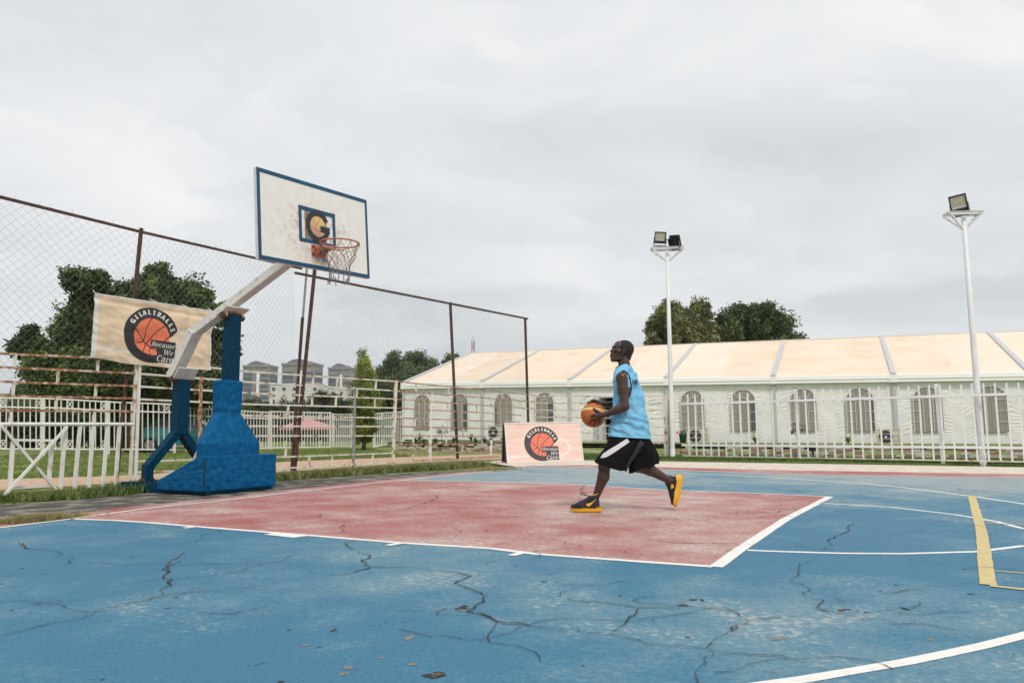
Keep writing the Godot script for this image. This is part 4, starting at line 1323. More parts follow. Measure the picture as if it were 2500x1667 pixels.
# ---------------------------------------------------------------- rusty white rail fence in front of it
func make_rail_fence() -> void:
	var o := Vector3(0.085, 0, 0.01)
	var g0: Vector3 = Vector3(-3.039, -0.019, 0.557)
	var G := thing("gate", "rusty white tube gate with crossed braces at the left edge of the court", "gate", Vector3(g0.x, 0, g0.z) + o)
	var rails := [
		[Vector3(-2.824, 1.671, 2.567), Vector3(-3.114, 1.799, -0.139)],
		[Vector3(-2.825, 1.522, 2.555), Vector3(-3.113, 1.597, -0.137)],
		[Vector3(-2.827, 1.353, 2.543), Vector3(-3.114, 1.413, -0.141)],
		[Vector3(-2.828, 1.186, 2.53), Vector3(-3.114, 1.236, -0.138)],
		[Vector3(-2.83, 1.013, 2.517), Vector3(-3.113, 1.051, -0.136)]]
	for r in rails:
		bar("rail", r[0] + o, r[1] + o, 0.028, 0.028, M.rusty, G)
	var pa: Vector3 = Vector3(-2.831, 0.854, 2.505)
	var pb: Vector3 = Vector3(-3.114, 0.867, -0.14)
	rod("top_tube", pa + o, pb + o, 0.025, M.white_paint, G)
	var z := 0.3062
	var stubs := [
		[Vector3(-2.926, 1.714, 1.613), Vector3(-2.926, 1.557, 1.612)], [Vector3(-3.047, 1.736, 0.482), Vector3(-3.047, 1.584, 0.485)],
		[Vector3(-2.987, 1.551, 1.043), Vector3(-2.987, 1.401, 1.044)], [Vector3(-2.927, 1.36, 1.608), Vector3(-2.927, 1.219, 1.609)],
		[Vector3(-3.046, 1.387, 0.49), Vector3(-3.046, 1.241, 0.493)], [Vector3(-2.987, 1.204, 1.048), Vector3(-2.987, 1.051, 1.048)],
		[Vector3(-2.926, 1.013, 1.619), Vector3(-2.926, 0.878, 1.619)], [Vector3(-3.045, 1.035, 0.499), Vector3(-3.045, 0.886, 0.501)]]
	for i in stubs.size():
		bar("stub", stubs[i][0] + o, stubs[i][1] + o, 0.026, 0.032, M.rust_paint, G, Vector3(1, 0, 0))
	var bars := [
		[Vector3(-3.003, 0.84, 0.899), Vector3(-3.001, -0.034, 0.914)], [Vector3(-3.025, 0.841, 0.691), Vector3(-3.022, -0.033, 0.721)],
		[Vector3(-3.045, 0.842, 0.498), Vector3(-3.044, -0.028, 0.515)], [Vector3(-3.069, 0.842, 0.28), Vector3(-3.067, -0.016, 0.301)],
		[Vector3(-3.089, 0.843, 0.093), Vector3(-3.088, -0.019, 0.104)], [Vector3(-2.931, 0.649, 1.568), Vector3(-2.931, 0.095, 1.569)],
		[Vector3(-2.984, 0.631, 1.07), Vector3(-2.984, 0.097, 1.077)], [Vector3(-2.897, 0.838, 1.887), Vector3(-2.893, -0.031, 1.926)]]
	for r in bars:
		bar("upright", r[0] + o, r[1] + o, 0.038, 0.038, M.white_paint, G, Vector3(1, 0, 0))
	bar("brace", Vector3(-2.913, 0.838, 1.734) + o * 1.35, Vector3(-3, -0.033, 0.925) + o * 1.35, 0.032, 0.024, M.white_paint, G, Vector3(1, 0, 0))
	bar("brace", Vector3(-3.002, 0.83, 0.904) + o * 1.75, Vector3(-2.922, 0.014, 1.656) + o * 1.75, 0.032, 0.024, M.white_paint, G, Vector3(1, 0, 0))
	bar("cross_rail", Vector3(-2.934, 0.094, 1.544) + o, Vector3(-2.982, 0.092, 1.088) + o, 0.03, 0.03, M.white_paint, G)
	bar("cross_rail", Vector3(-2.932, 0.669, 1.555) + o, Vector3(-2.984, 0.657, 1.071) + o, 0.03, 0.03, M.white_paint, G)
	bar("end_post", Vector3(-3.113, 1.763, -0.134) + o, Vector3(-3.112, 0.057, -0.122) + o, 0.036, 0.036, M.rust_paint, G, Vector3(1, 0, 0))

	var F := thing("rail_fence", "rusty white tube rail fence along the end of the court beside the hoop", "fence", Vector3(-3.128, 0.047, -0.273))
	var runs := [
		[Vector3(-3.119, 1.791, -0.188), Vector3(-3.352, 1.776, -2.368), Vector3(-3.492, 1.801, -3.676)],
		[Vector3(-3.12, 1.595, -0.2), Vector3(-3.353, 1.597, -2.377), Vector3(-3.493, 1.613, -3.684)],
		[Vector3(-3.121, 1.411, -0.211), Vector3(-3.354, 1.411, -2.386), Vector3(-3.494, 1.429, -3.692)],
		[Vector3(-3.122, 1.227, -0.222), Vector3(-3.355, 1.221, -2.395), Vector3(-3.494, 1.234, -3.7)],
		[Vector3(-3.318, 1.025, -2.054), Vector3(-3.495, 1.028, -3.709)],
		[Vector3(-3.319, 0.849, -2.063), Vector3(-3.496, 0.85, -3.716)],
		[Vector3(-3.32, 0.686, -2.071), Vector3(-3.497, 0.671, -3.723)],
		[Vector3(-3.123, 0.34, -0.227), Vector3(-3.265, 0.32, -1.559), Vector3(-3.499, 0.293, -3.739)],
		[Vector3(-3.124, 0.189, -0.237), Vector3(-3.266, 0.148, -1.568), Vector3(-3.5, 0.089, -3.747)],
		[Vector3(-3.491, 1.801, -3.675), Vector3(-3.923, 1.881, -7.087)],
		[Vector3(-3.492, 1.613, -3.683), Vector3(-3.924, 1.666, -7.092)],
		[Vector3(-3.493, 1.429, -3.691), Vector3(-3.925, 1.478, -7.097)],
		[Vector3(-3.494, 1.234, -3.699), Vector3(-3.925, 1.273, -7.102)],
		[Vector3(-3.495, 1.028, -3.708), Vector3(-3.926, 1.049, -7.107)],
		[Vector3(-3.496, 0.85, -3.716), Vector3(-3.926, 0.854, -7.112)],
		[Vector3(-3.497, 0.671, -3.723), Vector3(-3.927, 0.641, -7.117)],
		[Vector3(-3.499, 0.293, -3.739), Vector3(-3.928, 0.256, -7.126)],
		[Vector3(-3.5, 0.089, -3.748), Vector3(-3.929, 0.045, -7.131)]]
	for r in runs:
		for i in r.size() - 1:
			bar("rail", r[i] + o, r[i + 1] + o, 0.029, 0.029, M.rust_paint, F)
	var old := [
		[Vector3(-3.928, 1.883, -7.123), Vector3(-4.395, 1.904, -10.811), Vector3(-5.071, 1.928, -16.14)],
		[Vector3(-3.928, 1.667, -7.128), Vector3(-4.592, 1.686, -12.363), Vector3(-5.07, 1.697, -16.134)],
		[Vector3(-3.929, 1.475, -7.132), Vector3(-4.923, 1.469, -14.973), Vector3(-5.069, 1.47, -16.128)],
		[Vector3(-3.93, 1.274, -7.137), Vector3(-4.592, 1.254, -12.361), Vector3(-4.922, 1.233, -14.968)],
		[Vector3(-3.93, 1.05, -7.142), Vector3(-4.904, 1.004, -14.822)],
		[Vector3(-3.931, 0.854, -7.147), Vector3(-4.592, 0.802, -12.359)],
		[Vector3(-3.932, 0.65, -7.152), Vector3(-4.566, 0.577, -12.158)],
		[Vector3(-3.932, 0.455, -7.157), Vector3(-4.737, 0.348, -13.508)],
		[Vector3(-3.933, 0.233, -7.162), Vector3(-4.717, 0.121, -13.348)],
		[Vector3(-4.041, 0.047, -8.015), Vector3(-4.352, 0.006, -10.47), Vector3(-4.697, -0.026, -13.191)]]
	for r in old:
		for i in r.size() - 1:
			bar("rail", r[i] + o, r[i + 1] + o, 0.026, 0.026, M.rusty, F)
	var st := [
		[Vector3(-3.184, 1.616, -0.8), Vector3(-3.184, 1.447, -0.802)], [Vector3(-3.186, 1.404, -0.82), Vector3(-3.187, 1.23, -0.822)],
		[Vector3(-3.418, 1.404, -2.984), Vector3(-3.417, 1.229, -2.971)], [Vector3(-3.465, 1.227, -3.427), Vector3(-3.464, 1.047, -3.412)],
		[Vector3(-3.462, 0.459, -3.393), Vector3(-3.461, 0.312, -3.389)], [Vector3(-3.46, 0.084, -3.377), Vector3(-3.459, -0.018, -3.37)],
		[Vector3(-3.548, 1.798, -4.128), Vector3(-3.547, 1.64, -4.122)], [Vector3(-3.547, 1.419, -4.118), Vector3(-3.546, 1.246, -4.113)],
		[Vector3(-3.647, 1.806, -4.908), Vector3(-3.646, 1.648, -4.9)], [Vector3(-3.644, 1.432, -4.88), Vector3(-3.643, 1.259, -4.872)],
		[Vector3(-3.828, 1.838, -6.338), Vector3(-3.827, 1.666, -6.327)], [Vector3(-3.826, 1.45, -6.316), Vector3(-3.824, 1.271, -6.305)],
		[Vector3(-3.736, 1.641, -5.607), Vector3(-3.735, 1.459, -5.597)], [Vector3(-3.54, 0.274, -4.065), Vector3(-3.54, 0.097, -4.06)],
		[Vector3(-3.633, 0.273, -4.799), Vector3(-3.632, 0.088, -4.793)], [Vector3(-3.818, 0.252, -6.254), Vector3(-3.816, 0.068, -6.243)],
		[Vector3(-4.054, 1.871, -8.118), Vector3(-4.052, 1.702, -8.101)], [Vector3(-4.269, 1.866, -9.812), Vector3(-4.269, 1.694, -9.814)],
		[Vector3(-4.496, 1.884, -11.602), Vector3(-4.496, 1.687, -11.602)], [Vector3(-4.719, 1.891, -13.366), Vector3(-4.719, 1.703, -13.364)],
		[Vector3(-4.26, 1.456, -9.746), Vector3(-4.261, 1.286, -9.748)], [Vector3(-4.489, 1.453, -11.548), Vector3(-4.489, 1.268, -11.548)],
		[Vector3(-4.258, 1.041, -9.727), Vector3(-4.258, 0.839, -9.729)], [Vector3(-4.489, 1.026, -11.548), Vector3(-4.489, 0.819, -11.548)],
		[Vector3(-4.611, 1.685, -12.51), Vector3(-4.611, 1.48, -12.509)], [Vector3(-4.38, 0.819, -10.689), Vector3(-4.38, 0.609, -10.69)],
		[Vector3(-4.046, 1.042, -8.055), Vector3(-4.046, 0.847, -8.058)], [Vector3(-4.04, 0.642, -8.004), Vector3(-4.038, 0.439, -7.988)],
		[Vector3(-4.256, 0.617, -9.709), Vector3(-4.253, 0.418, -9.688)], [Vector3(-4.374, 0.389, -10.641), Vector3(-4.374, 0.181, -10.642)],
		[Vector3(-4.036, 0.208, -7.974), Vector3(-4.036, 0.044, -7.977)], [Vector3(-4.479, 0.146, -11.467), Vector3(-4.479, -0.013, -11.467)]]
	for r in st:
		bar("stub", r[0] + o, r[1] + o, 0.03, 0.034, M.rust_paint, F, Vector3(1, 0, 0))
	var posts := [
		[Vector3(-3.119, 1.779, -0.188), Vector3(-3.122, 0.039, -0.218), 0.034, M.white_paint],
		[Vector3(-3.241, 1.624, -1.333), Vector3(-3.248, 0.077, -1.396), 0.042, M.rusty],
		[Vector3(-3.726, 1.68, -5.531), Vector3(-3.726, -0.037, -5.527), 0.045, M.galv],
		[Vector3(-3.935, 1.905, -7.176), Vector3(-3.923, -0.068, -7.081), 0.055, M.rust_paint],
		[Vector3(-4.148, 1.675, -8.858), Vector3(-4.143, 0.021, -8.819), 0.055, M.white_paint],
		[Vector3(-4.617, 0.46, -12.562), Vector3(-4.61, 0.021, -12.501), 0.048, M.white_paint],
		[Vector3(-4.951, 1.622, -15.192), Vector3(-4.937, -0.037, -15.087), 0.048, M.white_paint],
		[Vector3(-5.081, 1.959, -16.219), Vector3(-5.079, -0.072, -16.206), 0.048, M.rust_paint]]
	for r in posts:
		bar("post", r[0] + o, r[1] + o, r[2], r[2], r[3], F, Vector3(1, 0, 0))

	var S := thing("rail_fence", "pale tube rail fence behind the running player, ending at the light pole", "fence", Vector3(0.783, -0.014, -12.517))
	for y in [[967, 966.5], [984, 984], [1001, 1002.5], [1018, 1022], [1034, 1043], [1052, 1063], [1070, 1083], [1092, 1113]]:
		var a := rail_point(y[0], 0)
		var b := rail_point(y[1], 1)
		bar("rail", a, b, 0.032, 0.032, M.rust_paint, S)
	for k in [[0.22, 6, 7], [0.5, 5, 6], [0.42, 0, 1], [0.75, 1, 2], [0.3, 2, 3]]:
		var ys := [967, 984, 1001.5, 1020, 1038, 1057, 1076, 1102]
		bar("stub", rail_point(ys[k[1]], k[0]), rail_point(ys[k[2]], k[0]), 0.04, 0.04, M.white_paint, S, Vector3(0, 0, 1))
	bar("post", Vector3(0.898, 1.61, -12.248), Vector3(0.795, -0.041, -12.412), 0.10, 0.06, M.rust_paint, S, Vector3(0, 0, 1))
	bar("post", Vector3(0.885, 1.523, -12.484), Vector3(0.795, -0.05, -12.645), 0.07, 0.06, M.galv, S, Vector3(0, 0, 1))


func rail_point(height_row: float, t: float) -> Vector3:
	# rows of the rail fence between its corner post and the light pole
	var a0: Vector3 = Vector3(-3.426, 1.748, -13.142)
	var a1: Vector3 = Vector3(-3.536, -0.004, -13.316)
	var b0: Vector3 = Vector3(0.897, 1.599, -12.249)
	var b1: Vector3 = Vector3(0.802, 0.074, -12.4)
	var v := (height_row - 967.0) / 146.0
	return a0.lerp(a1, v).lerp(b0.lerp(b1, v), t)


# ---------------------------------------------------------------- white picket fence in front of the marquee
func make_picket_fence() -> void:
	var a: Vector3 = Vector3(1.348, 0, -11.505)
	var b: Vector3 = Vector3(6.72, 0, -10.906)
	a.z = -12.0
	b.z = -11.12
	var F := thing("picket_fence", "white square-tube picket fence in front of the marquee on the grass strip", "fence", a)
	var len := a.distance_to(b)
	var dir := (b - a).normalized()
	var total := 10.5
	var n := int(total / 0.192)
	var top0 := 1.38
	var lead := dir.cross(Vector3.UP)
	bar("rail", a + Vector3(0, top0, 0), a + dir * total + Vector3(0, top0 + 0.02, 0), 0.05, 0.05, M.pole_white, F)
	bar("rail", a + Vector3(0, 0.36, 0), a + dir * total + Vector3(0, 0.36, 0), 0.05, 0.05, M.pole_white, F)
	bar("foot_rail", a + Vector3(0, 0.10, 0), a + dir * total + Vector3(0, 0.10, 0), 0.03, 0.025, M.rust_paint, F)
	for i in range(1, n):
		var p := a + dir * (0.192 * i)
		var up := 1.62 + rng.randf_range(-0.015, 0.015)
		bar("picket", p + Vector3(0, 0.11, 0), p + Vector3(rng.randf_range(-0.006, 0.006), up, 0), 0.03, 0.03, M.pole_white, F, lead)
	for t in [2.86, 5.72, 8.6]:
		var p: Vector3 = a + dir * t - lead * 0.055
		bar("post", p + Vector3(0, -0.05, 0), p + Vector3(-0.03, 1.66, 0), 0.06, 0.05, M.pole_white, F, lead)
		bar("post_cap", p + Vector3(-0.03, 1.655, 0), p + Vector3(-0.03, 1.675, 0), 0.066, 0.056, M.rusty, F, lead)


# ---------------------------------------------------------------- floodlight poles
func floodlight(T: Node3D, at: Vector3, facing: Vector3, up: Vector3, w: float, h: float, ribs: bool) -> void:
	# housing with a bezel, a pale reflector pan, two chips under glass and a stirrup
	var z := facing.normalized()
	var x := up.cross(z).normalized()
	var y := z.cross(x)
	var t := Transform3D(Basis(x, y, z), at)
	var s := begin()
	add_box(s, t * Transform3D(Basis(), Vector3(0, 0, -0.03)), Vector3(w, h, 0.06))
	add_box(s, t * Transform3D(Basis(), Vector3(0, -h * 0.05, -0.085)), Vector3(w * 0.8, h * 0.72, 0.05))
	for i in 9:
		add_box(s, t * Transform3D(Basis(), Vector3(w * (-0.36 + 0.09 * i), -h * 0.05, -0.13)), Vector3(0.008, h * 0.66, 0.045))
	for k in [[0, h * 0.47, w, h * 0.07], [0, -h * 0.40, w, h * 0.2], [-w * 0.46, 0, w * 0.08, h], [w * 0.46, 0, w * 0.08, h]]:
		add_box(s, t * Transform3D(Basis(), Vector3(k[0], k[1], 0.008)), Vector3(k[2] - 0.002, k[3] - 0.002, 0.02))
	var head := obj("floodlight", s, M.black, T)
	var r := begin()
	add_box(r, t * Transform3D(Basis(), Vector3(0, h * 0.06, 0.002)), Vector3(w * 0.84, h * 0.72, 0.006))
	obj("reflector", r, M.lens, head)
	var c := begin()
	for q in [-0.15, 0.15]:
		add_box(c, t * Transform3D(Basis(), Vector3(w * q, h * 0.1, 0.008)), Vector3(w * 0.16, h * 0.13, 0.008))
	obj("light_chip", c, plain(0.62, 0.5, 0.16, 0.4), head)
	var sk := begin()
	add_box(sk, t * Transform3D(Basis(Vector3.RIGHT, 0.5), Vector3(0, -h * 0.24, 0.013)), Vector3(w * 0.8, h * 0.1, 0.004))
	obj("reflector_lip", sk, M.pole_white, head)
	var b := begin()
	for q in [-1.0, 1.0]:
		add_bar(b, t * Vector3(q * w * 0.53, 0, -0.04), t * Vector3(q * w * 0.53, -h * 0.7, -0.06), 0.012, 0.03)
	add_bar(b, t * Vector3(-w * 0.53, -h * 0.7, -0.06), t * Vector3(w * 0.53, -h * 0.7, -0.06), 0.012, 0.03)
	obj("stirrup", b, M.grey_metal, head)


func light_pole(label: String, foot: Vector3, head: Vector3, r0: float, r1: float, turn: float, w: float) -> Node3D:
	foot.y = -0.03
	var T := thing("light_pole", label, "light pole", foot)
	var s := begin()
	add_lathe(s, Transform3D(along(foot, head), foot), [Vector2(r0, 0), Vector2(r0 * 0.97, foot.distance_to(head) * 0.5), Vector2(r1, foot.distance_to(head)), Vector2(0, foot.distance_to(head) + 0.01)], 20)
	obj("pole", s, M.pole_white, T, "", true)
	var b := begin()
	add_lathe(b, Transform3D(Basis(), foot), [Vector2(r0 * 1.08, 0), Vector2(r0 * 1.08, 0.27), Vector2(r0 * 0.98, 0.28)], 20)
	obj("sleeve", b, M.pole_white, T, "", true)
	# an angle-iron tray on four struts
	var q := Basis(Vector3.UP, turn)
	var c := []
	for k in [Vector3(-1, 0, -0.42), Vector3(1, 0, -0.42), Vector3(1, 0, 0.42), Vector3(-1, 0, 0.42)]:
		c.append(head + q * (k * w * 0.5) + Vector3(0, 0.05, 0))
	for i in 4:
		bar("tray_angle", c[i], c[(i + 1) % 4], 0.05, 0.006, M.pole_white, T, Vector3(0, 0, 1) if i % 2 == 0 else Vector3(1, 0, 0))
		bar("tray_angle", c[i] + Vector3(0, 0.02, 0), c[(i + 1) % 4] + Vector3(0, 0.02, 0), 0.045, 0.006, M.pole_white, T)
		bar("strut", c[i] - Vector3(0, 0.01, 0), head - Vector3(0, 0.30, 0), 0.03, 0.03, M.pole_white, T)
	bar("tray_angle", (c[0] + c[3]) * 0.5, (c[1] + c[2]) * 0.5, 0.05, 0.02, M.pole_white, T)
	return T


func make_light_poles() -> void:
	var a := light_pole("white floodlight pole with two lamps, beside the running player", Vector3(1.03, -0.01, -12.219), Vector3(1.043, 5.389, -12.223), 0.058, 0.042, 0.42, 0.80)
	var cam := Vector3(7.05, 0.751, 6.708)
	var p1: Vector3 = Vector3(0.883, 5.75, -12.171)
	var p2: Vector3 = Vector3(1.27, 5.638, -12.294)
	floodlight(a, p1, (cam - p1) * Vector3(1, 0.15, 1) + Vector3(-1.5, -1.6, 0), Vector3(0.12, 1, 0), 0.30, 0.30, true)
	floodlight(a, p2, Vector3(0.75, 0.35, -0.75), Vector3(0.2, 1, 0.1), 0.40, 0.32, true)
	var b := light_pole("white floodlight pole with a single lamp, right of the court", Vector3(7.692, -0.008, -11.113), Vector3(7.677, 5.067, -11.113), 0.058, 0.042, 0.45, 0.66)
	var p3: Vector3 = Vector3(7.608, 5.347, -11.116)
	floodlight(b, p3, (cam - p3) * Vector3(1, 0.1, 1) + Vector3(-2.0, -1.2, 0), Vector3(-0.1, 1, 0), 0.32, 0.36, true)


# ---------------------------------------------------------------- the hoop on its wheeled stand
const BOARD_O := Vector3(0.494, 2.674, 0.852)
const BOARD_R := Vector3(0.0456, 0.0417, -0.998)
const BOARD_U := Vector3(-0.0392, 0.9983, 0.04)


func on_board(u: float, v: float, d: float) -> Vector3:
	return BOARD_O + BOARD_R * u + BOARD_U * v + BOARD_R.cross(BOARD_U) * d


func board_box(called: String, u0: float, u1: float, v0: float, v1: float, d0: float, d1: float, m: Material, T: Node) -> MeshInstance3D:
	var s := begin()
	hull(s, [on_board(u0, v0, d0), on_board(u0, v0, d1), on_board(u1, v0, d1), on_board(u1, v0, d0)], [on_board(u0, v1, d0), on_board(u0, v1, d1), on_board(u1, v1, d1), on_board(u1, v1, d0)])
	return obj(called, s, m, T)


# a padded cover: rings of a rounded rectangle, creased like vinyl
func padded(rings: Array, round_r: float, crease: float, sd: int) -> SurfaceTool:
	var n := noise(sd, 2.2, 4)
	n.domain_warp_enabled = true
	n.domain_warp_amplitude = 0.6
	n.domain_warp_frequency = 1.5
	var fine := noise(sd + 1, 7.0, 3)
	fine.fractal_type = FastNoiseLite.FRACTAL_RIDGED
	var s := begin()
	var all := []
	for k in rings.size() - 1:
		var a: Array = rings[k]
		var b: Array = rings[k + 1]
		var steps := maxi(2, int((b[0] as Vector3).distance_to(a[0]) / 0.02))
		for q in range(0 if k == 0 else 1, steps + 1):
			var t := float(q) / steps
			var ring := []
			var A := []
			for i in 4:
				A.append((a[i] as Vector3).lerp(b[i], t))
			var c: Vector3 = (A[0] + A[1] + A[2] + A[3]) * 0.25
			for i in 4:
				var p: Vector3 = A[i]
				var e: Vector3 = A[(i + 1) % 4]
				var o: Vector3 = A[(i + 3) % 4]
				var r := minf(round_r, minf(p.distance_to(e), p.distance_to(o)) * 0.45)
				for w in 3:
					var f := w / 2.0
					var p0 := p + (o - p).normalized() * r
					var p1 := p + (e - p).normalized() * r
					ring.append(p0.lerp(p, f).lerp(p.lerp(p1, f), f))
				var m := maxi(3, int(p.distance_to(e) / 0.025))
				for w in range(1, m):
					ring.append((p + (e - p).normalized() * r).lerp(e + (p - e).normalized() * r, float(w) / m))
			all.append([ring, c])
	# every ring gets the same count by resampling
	var cnt := 120
	var out := []
	for q in all:
		var ring: Array = q[0]
		var len := 0.0
		var cum := [0.0]
		for i in ring.size():
			len += (ring[i] as Vector3).distance_to(ring[(i + 1) % ring.size()])
			cum.append(len)
		var res := []
		var j := 0
		for i in cnt:
			var want := len * i / cnt
			while cum[j + 1] < want:
				j += 1
			var p: Vector3 = (ring[j] as Vector3).lerp(ring[(j + 1) % ring.size()], (want - cum[j]) / maxf(1e-6, cum[j + 1] - cum[j]))
			var dir: Vector3 = (p - q[1]) * Vector3(1, 0.15, 1)
			var h := n.get_noise_3d(p.x, p.y * 1.8, p.z) * 0.55 + (fine.get_noise_3d(p.x * 0.5, p.y * 1.2, p.z * 0.5) - 0.2) * 0.4
			res.append(p + dir.normalized() * h * crease)
		out.append(res)
	for k in out.size() - 1:
		for i in cnt:
			var l := (i + 1) % cnt
			quad(s, out[k][i], out[k][l], out[k + 1][l], out[k + 1][i])
	for e in [0, out.size() - 1]:
		var c: Vector3 = all[e][1]
		for i in cnt:
			tri(s, c, out[e][(i + 1) % cnt] if e == 0 else out[e][i], out[e][i] if e == 0 else out[e][(i + 1) % cnt])
	return s


func rect(x0: float, x1: float, z0: float, z1: float, y: float) -> Array:
	return [Vector3(x0, y, z0), Vector3(x1, y, z0), Vector3(x1, y, z1), Vector3(x0, y, z1)]


func bolt(T: Node, a: Vector3, b: Vector3, r: float) -> void:
	var s := begin()
	var d := (b - a).normalized()
	var t := Transform3D(along(a, b), a)
	var l := a.distance_to(b)
	add_lathe(s, t, [Vector2(0, -0.02), Vector2(r * 0.55, -0.02), Vector2(r * 0.55, 0), Vector2(r, 0), Vector2(r, l), Vector2(r * 0.55, l), Vector2(r * 0.55, l + 0.02), Vector2(0, l + 0.02)], 10)
	obj("pivot_bolt", s, M.bolt, T)


func make_hoop() -> void:
	M.board = board_paint()
	M.board_blue = mottled(256, noise(101, 0.03, 4), [[0.0, Color(0.008, 0.075, 0.15)], [0.5, Color(0.004, 0.065, 0.145)], [0.85, Color(0.006, 0.085, 0.18)], [1.0, Color(0.06, 0.15, 0.24)]], 0.8, 0.55)
	M.vinyl = mottled(512, noise(102, 0.02, 5), [[0.0, Color(0.001, 0.07, 0.18)], [0.45, Color(0.002, 0.094, 0.24)], [0.75, Color(0.003, 0.115, 0.285)], [1.0, Color(0.03, 0.17, 0.35)]], 1.1, 0.42)
	M.vinyl.metallic_specular = 0.2
	M.post_blue = mottled(512, noise(103, 0.025, 5), [[0.0, Color(0.001, 0.03, 0.068)], [0.6, Color(0.002, 0.042, 0.09)], [0.88, Color(0.006, 0.058, 0.115)], [0.95, Color(0.12, 0.13, 0.16)], [1.0, Color(0.25, 0.24, 0.25)]], 0.9, 0.5)
	M.boom_white = mottled(512, noise(104, 0.012, 5), [[0.0, Color(0.42, 0.36, 0.29)], [0.22, Color(0.60, 0.58, 0.55)], [0.35, Color(0.70, 0.69, 0.68)], [1.0, Color(0.75, 0.75, 0.74)]], 0.8, 0.55)
	M.rim_orange = mottled(256, noise(105, 0.03, 4), [[0.0, Color(0.16, 0.05, 0.03)], [0.35, Color(0.45, 0.15, 0.08)], [0.6, Color(0.62, 0.24, 0.14)], [1.0, Color(0.7, 0.36, 0.26)]], 0.25, 0.6)
	M.cord = mottled(128, noise(106, 0.05, 3), [[0.0, Color(0.10, 0.08, 0.08)], [0.5, Color(0.20, 0.17, 0.17)], [1.0, Color(0.38, 0.33, 0.33)]], 0.1, 0.9)
	M.post_blue.metallic_specular = 0.2
	var cr := noise(108, 0.012, 4)
	cr.fractal_type = FastNoiseLite.FRACTAL_RIDGED
	cr.domain_warp_enabled = true
	cr.domain_warp_amplitude = 40.0
	cr.domain_warp_frequency = 0.01
	var ci := cr.get_seamless_image(512, 512)
	ci.convert(Image.FORMAT_RGB8)
	ci.bump_map_to_normal_map(7.0)
	M.vinyl.normal_enabled = true
	M.vinyl.normal_texture = ImageTexture.create_from_image(ci)
	M.vinyl.normal_scale = 0.3
	var T := thing("basketball_hoop", "basketball hoop on a blue padded wheeled stand with white boom and rusty rim", "basketball hoop", Vector3(-1.3, 0, -0.1))
	# board with its painted border and target square
	board_box("backboard", 0.0, 1.8, 0.0, 1.06, -0.045, 0.0, M.boom_white, T)
	var face := begin()
	quad_uv(face, [on_board(0.002, 1.058, 0.0025), on_board(1.798, 1.058, 0.0025), on_board(1.798, 0.002, 0.0025), on_board(0.002, 0.002, 0.0025)], [Vector2(0, 0), Vector2(1, 0), Vector2(1, 1), Vector2(0, 1)])
	obj("board_face", face, M.board, T)
	for k in [[0.0, 1.8, 1.012, 1.06], [0.0, 1.8, 0.0, 0.047], [0.0, 0.042, 0.047, 1.012], [1.764, 1.8, 0.047, 1.012]]:
		board_box("border_line", k[0] - 0.001, k[1] + 0.001, k[2], k[3], 0.003, 0.006, M.board_blue, T)
	for k in [[0.605, 1.207, 0.695, 0.748], [0.605, 1.207, 0.305, 0.352], [0.605, 0.652, 0.352, 0.695], [1.158, 1.207, 0.352, 0.695]]:
		board_box("target_line", k[0], k[1], k[2], k[3], 0.003, 0.0055, M.board_blue, T)
	# the printed plate: tan ground, a dark ring broken into a letter, a ball inside
	board_box("logo_plate", 0.70, 1.05, 0.36, 0.69, 0.003, 0.008, mottled(128, noise(107, 0.03, 4), [[0.0, Color(0.12, 0.09, 0.06)], [0.5, Color(0.24, 0.19, 0.14)], [1.0, Color(0.42, 0.36, 0.3)]], 0.4, 0.7), T)
	var rc := Vector2(0.905, 0.532)
	var ink := plain(0.022, 0.024, 0.028, 0.5)
	var ring := begin()
	for i in 56:
		var a0 := deg_to_rad(28.0 + 328.0 * i / 56.0)
		var a1 := deg_to_rad(28.0 + 328.0 * (i + 1) / 56.0)
		var e := [Vector2(cos(a0), sin(a0)), Vector2(cos(a1), sin(a1))]
		quad(ring, on_board(rc.x + e[0].x * 0.194, rc.y + e[0].y * 0.196, 0.0125), on_board(rc.x + e[0].x * 0.128, rc.y + e[0].y * 0.128, 0.0125), on_board(rc.x + e[1].x * 0.128, rc.y + e[1].y * 0.128, 0.0125), on_board(rc.x + e[1].x * 0.194, rc.y + e[1].y * 0.196, 0.0125))
	obj("logo_ring", ring, ink, T)
	board_box("logo_bar", 0.945, 1.10, 0.47, 0.548, 0.0095, 0.0145, ink, T)
	var ball := begin()
	for i in 40:
		var a0 := TAU * i / 40.0
		var a1 := TAU * (i + 1) / 40.0
		var P := [Vector2.ZERO, Vector2(cos(a0), sin(a0)), Vector2(cos(a1), sin(a1))]
		for p in P:
			ball.set_uv(Vector2(0.5 + p.x * 0.5, 0.5 - p.y * 0.5))
			ball.add_vertex(on_board(rc.x + p.x * 0.129, rc.y + p.y * 0.129, 0.0105))
	obj("printed_ball", ball, printed_ball(), T)
	# rim: bracket plate, two cheeks, ring with net hooks
	board_box("rim_plate", 0.79, 1.01, 0.155, 0.292, 0.007, 0.017, M.rim_orange, T)
	for u in [0.81, 0.99]:
		for v in [0.18, 0.268]:
			bolt(T, on_board(u, v, 0.017), on_board(u, v, 0.026), 0.013)
	var rim_c := on_board(0.905, 0.263, 0.365)
	var rx := Vector3(1, 0, 0)
	var ry := Vector3(0, 1, 0)
	var cheek := begin()
	hull(cheek, [on_board(0.83, 0.225, 0.017), on_board(0.83, 0.24, 0.16), on_board(0.98, 0.24, 0.16), on_board(0.98, 0.225, 0.017)], [on_board(0.83, 0.275, 0.017), on_board(0.83, 0.262, 0.16), on_board(0.98, 0.262, 0.16), on_board(0.98, 0.275, 0.017)])
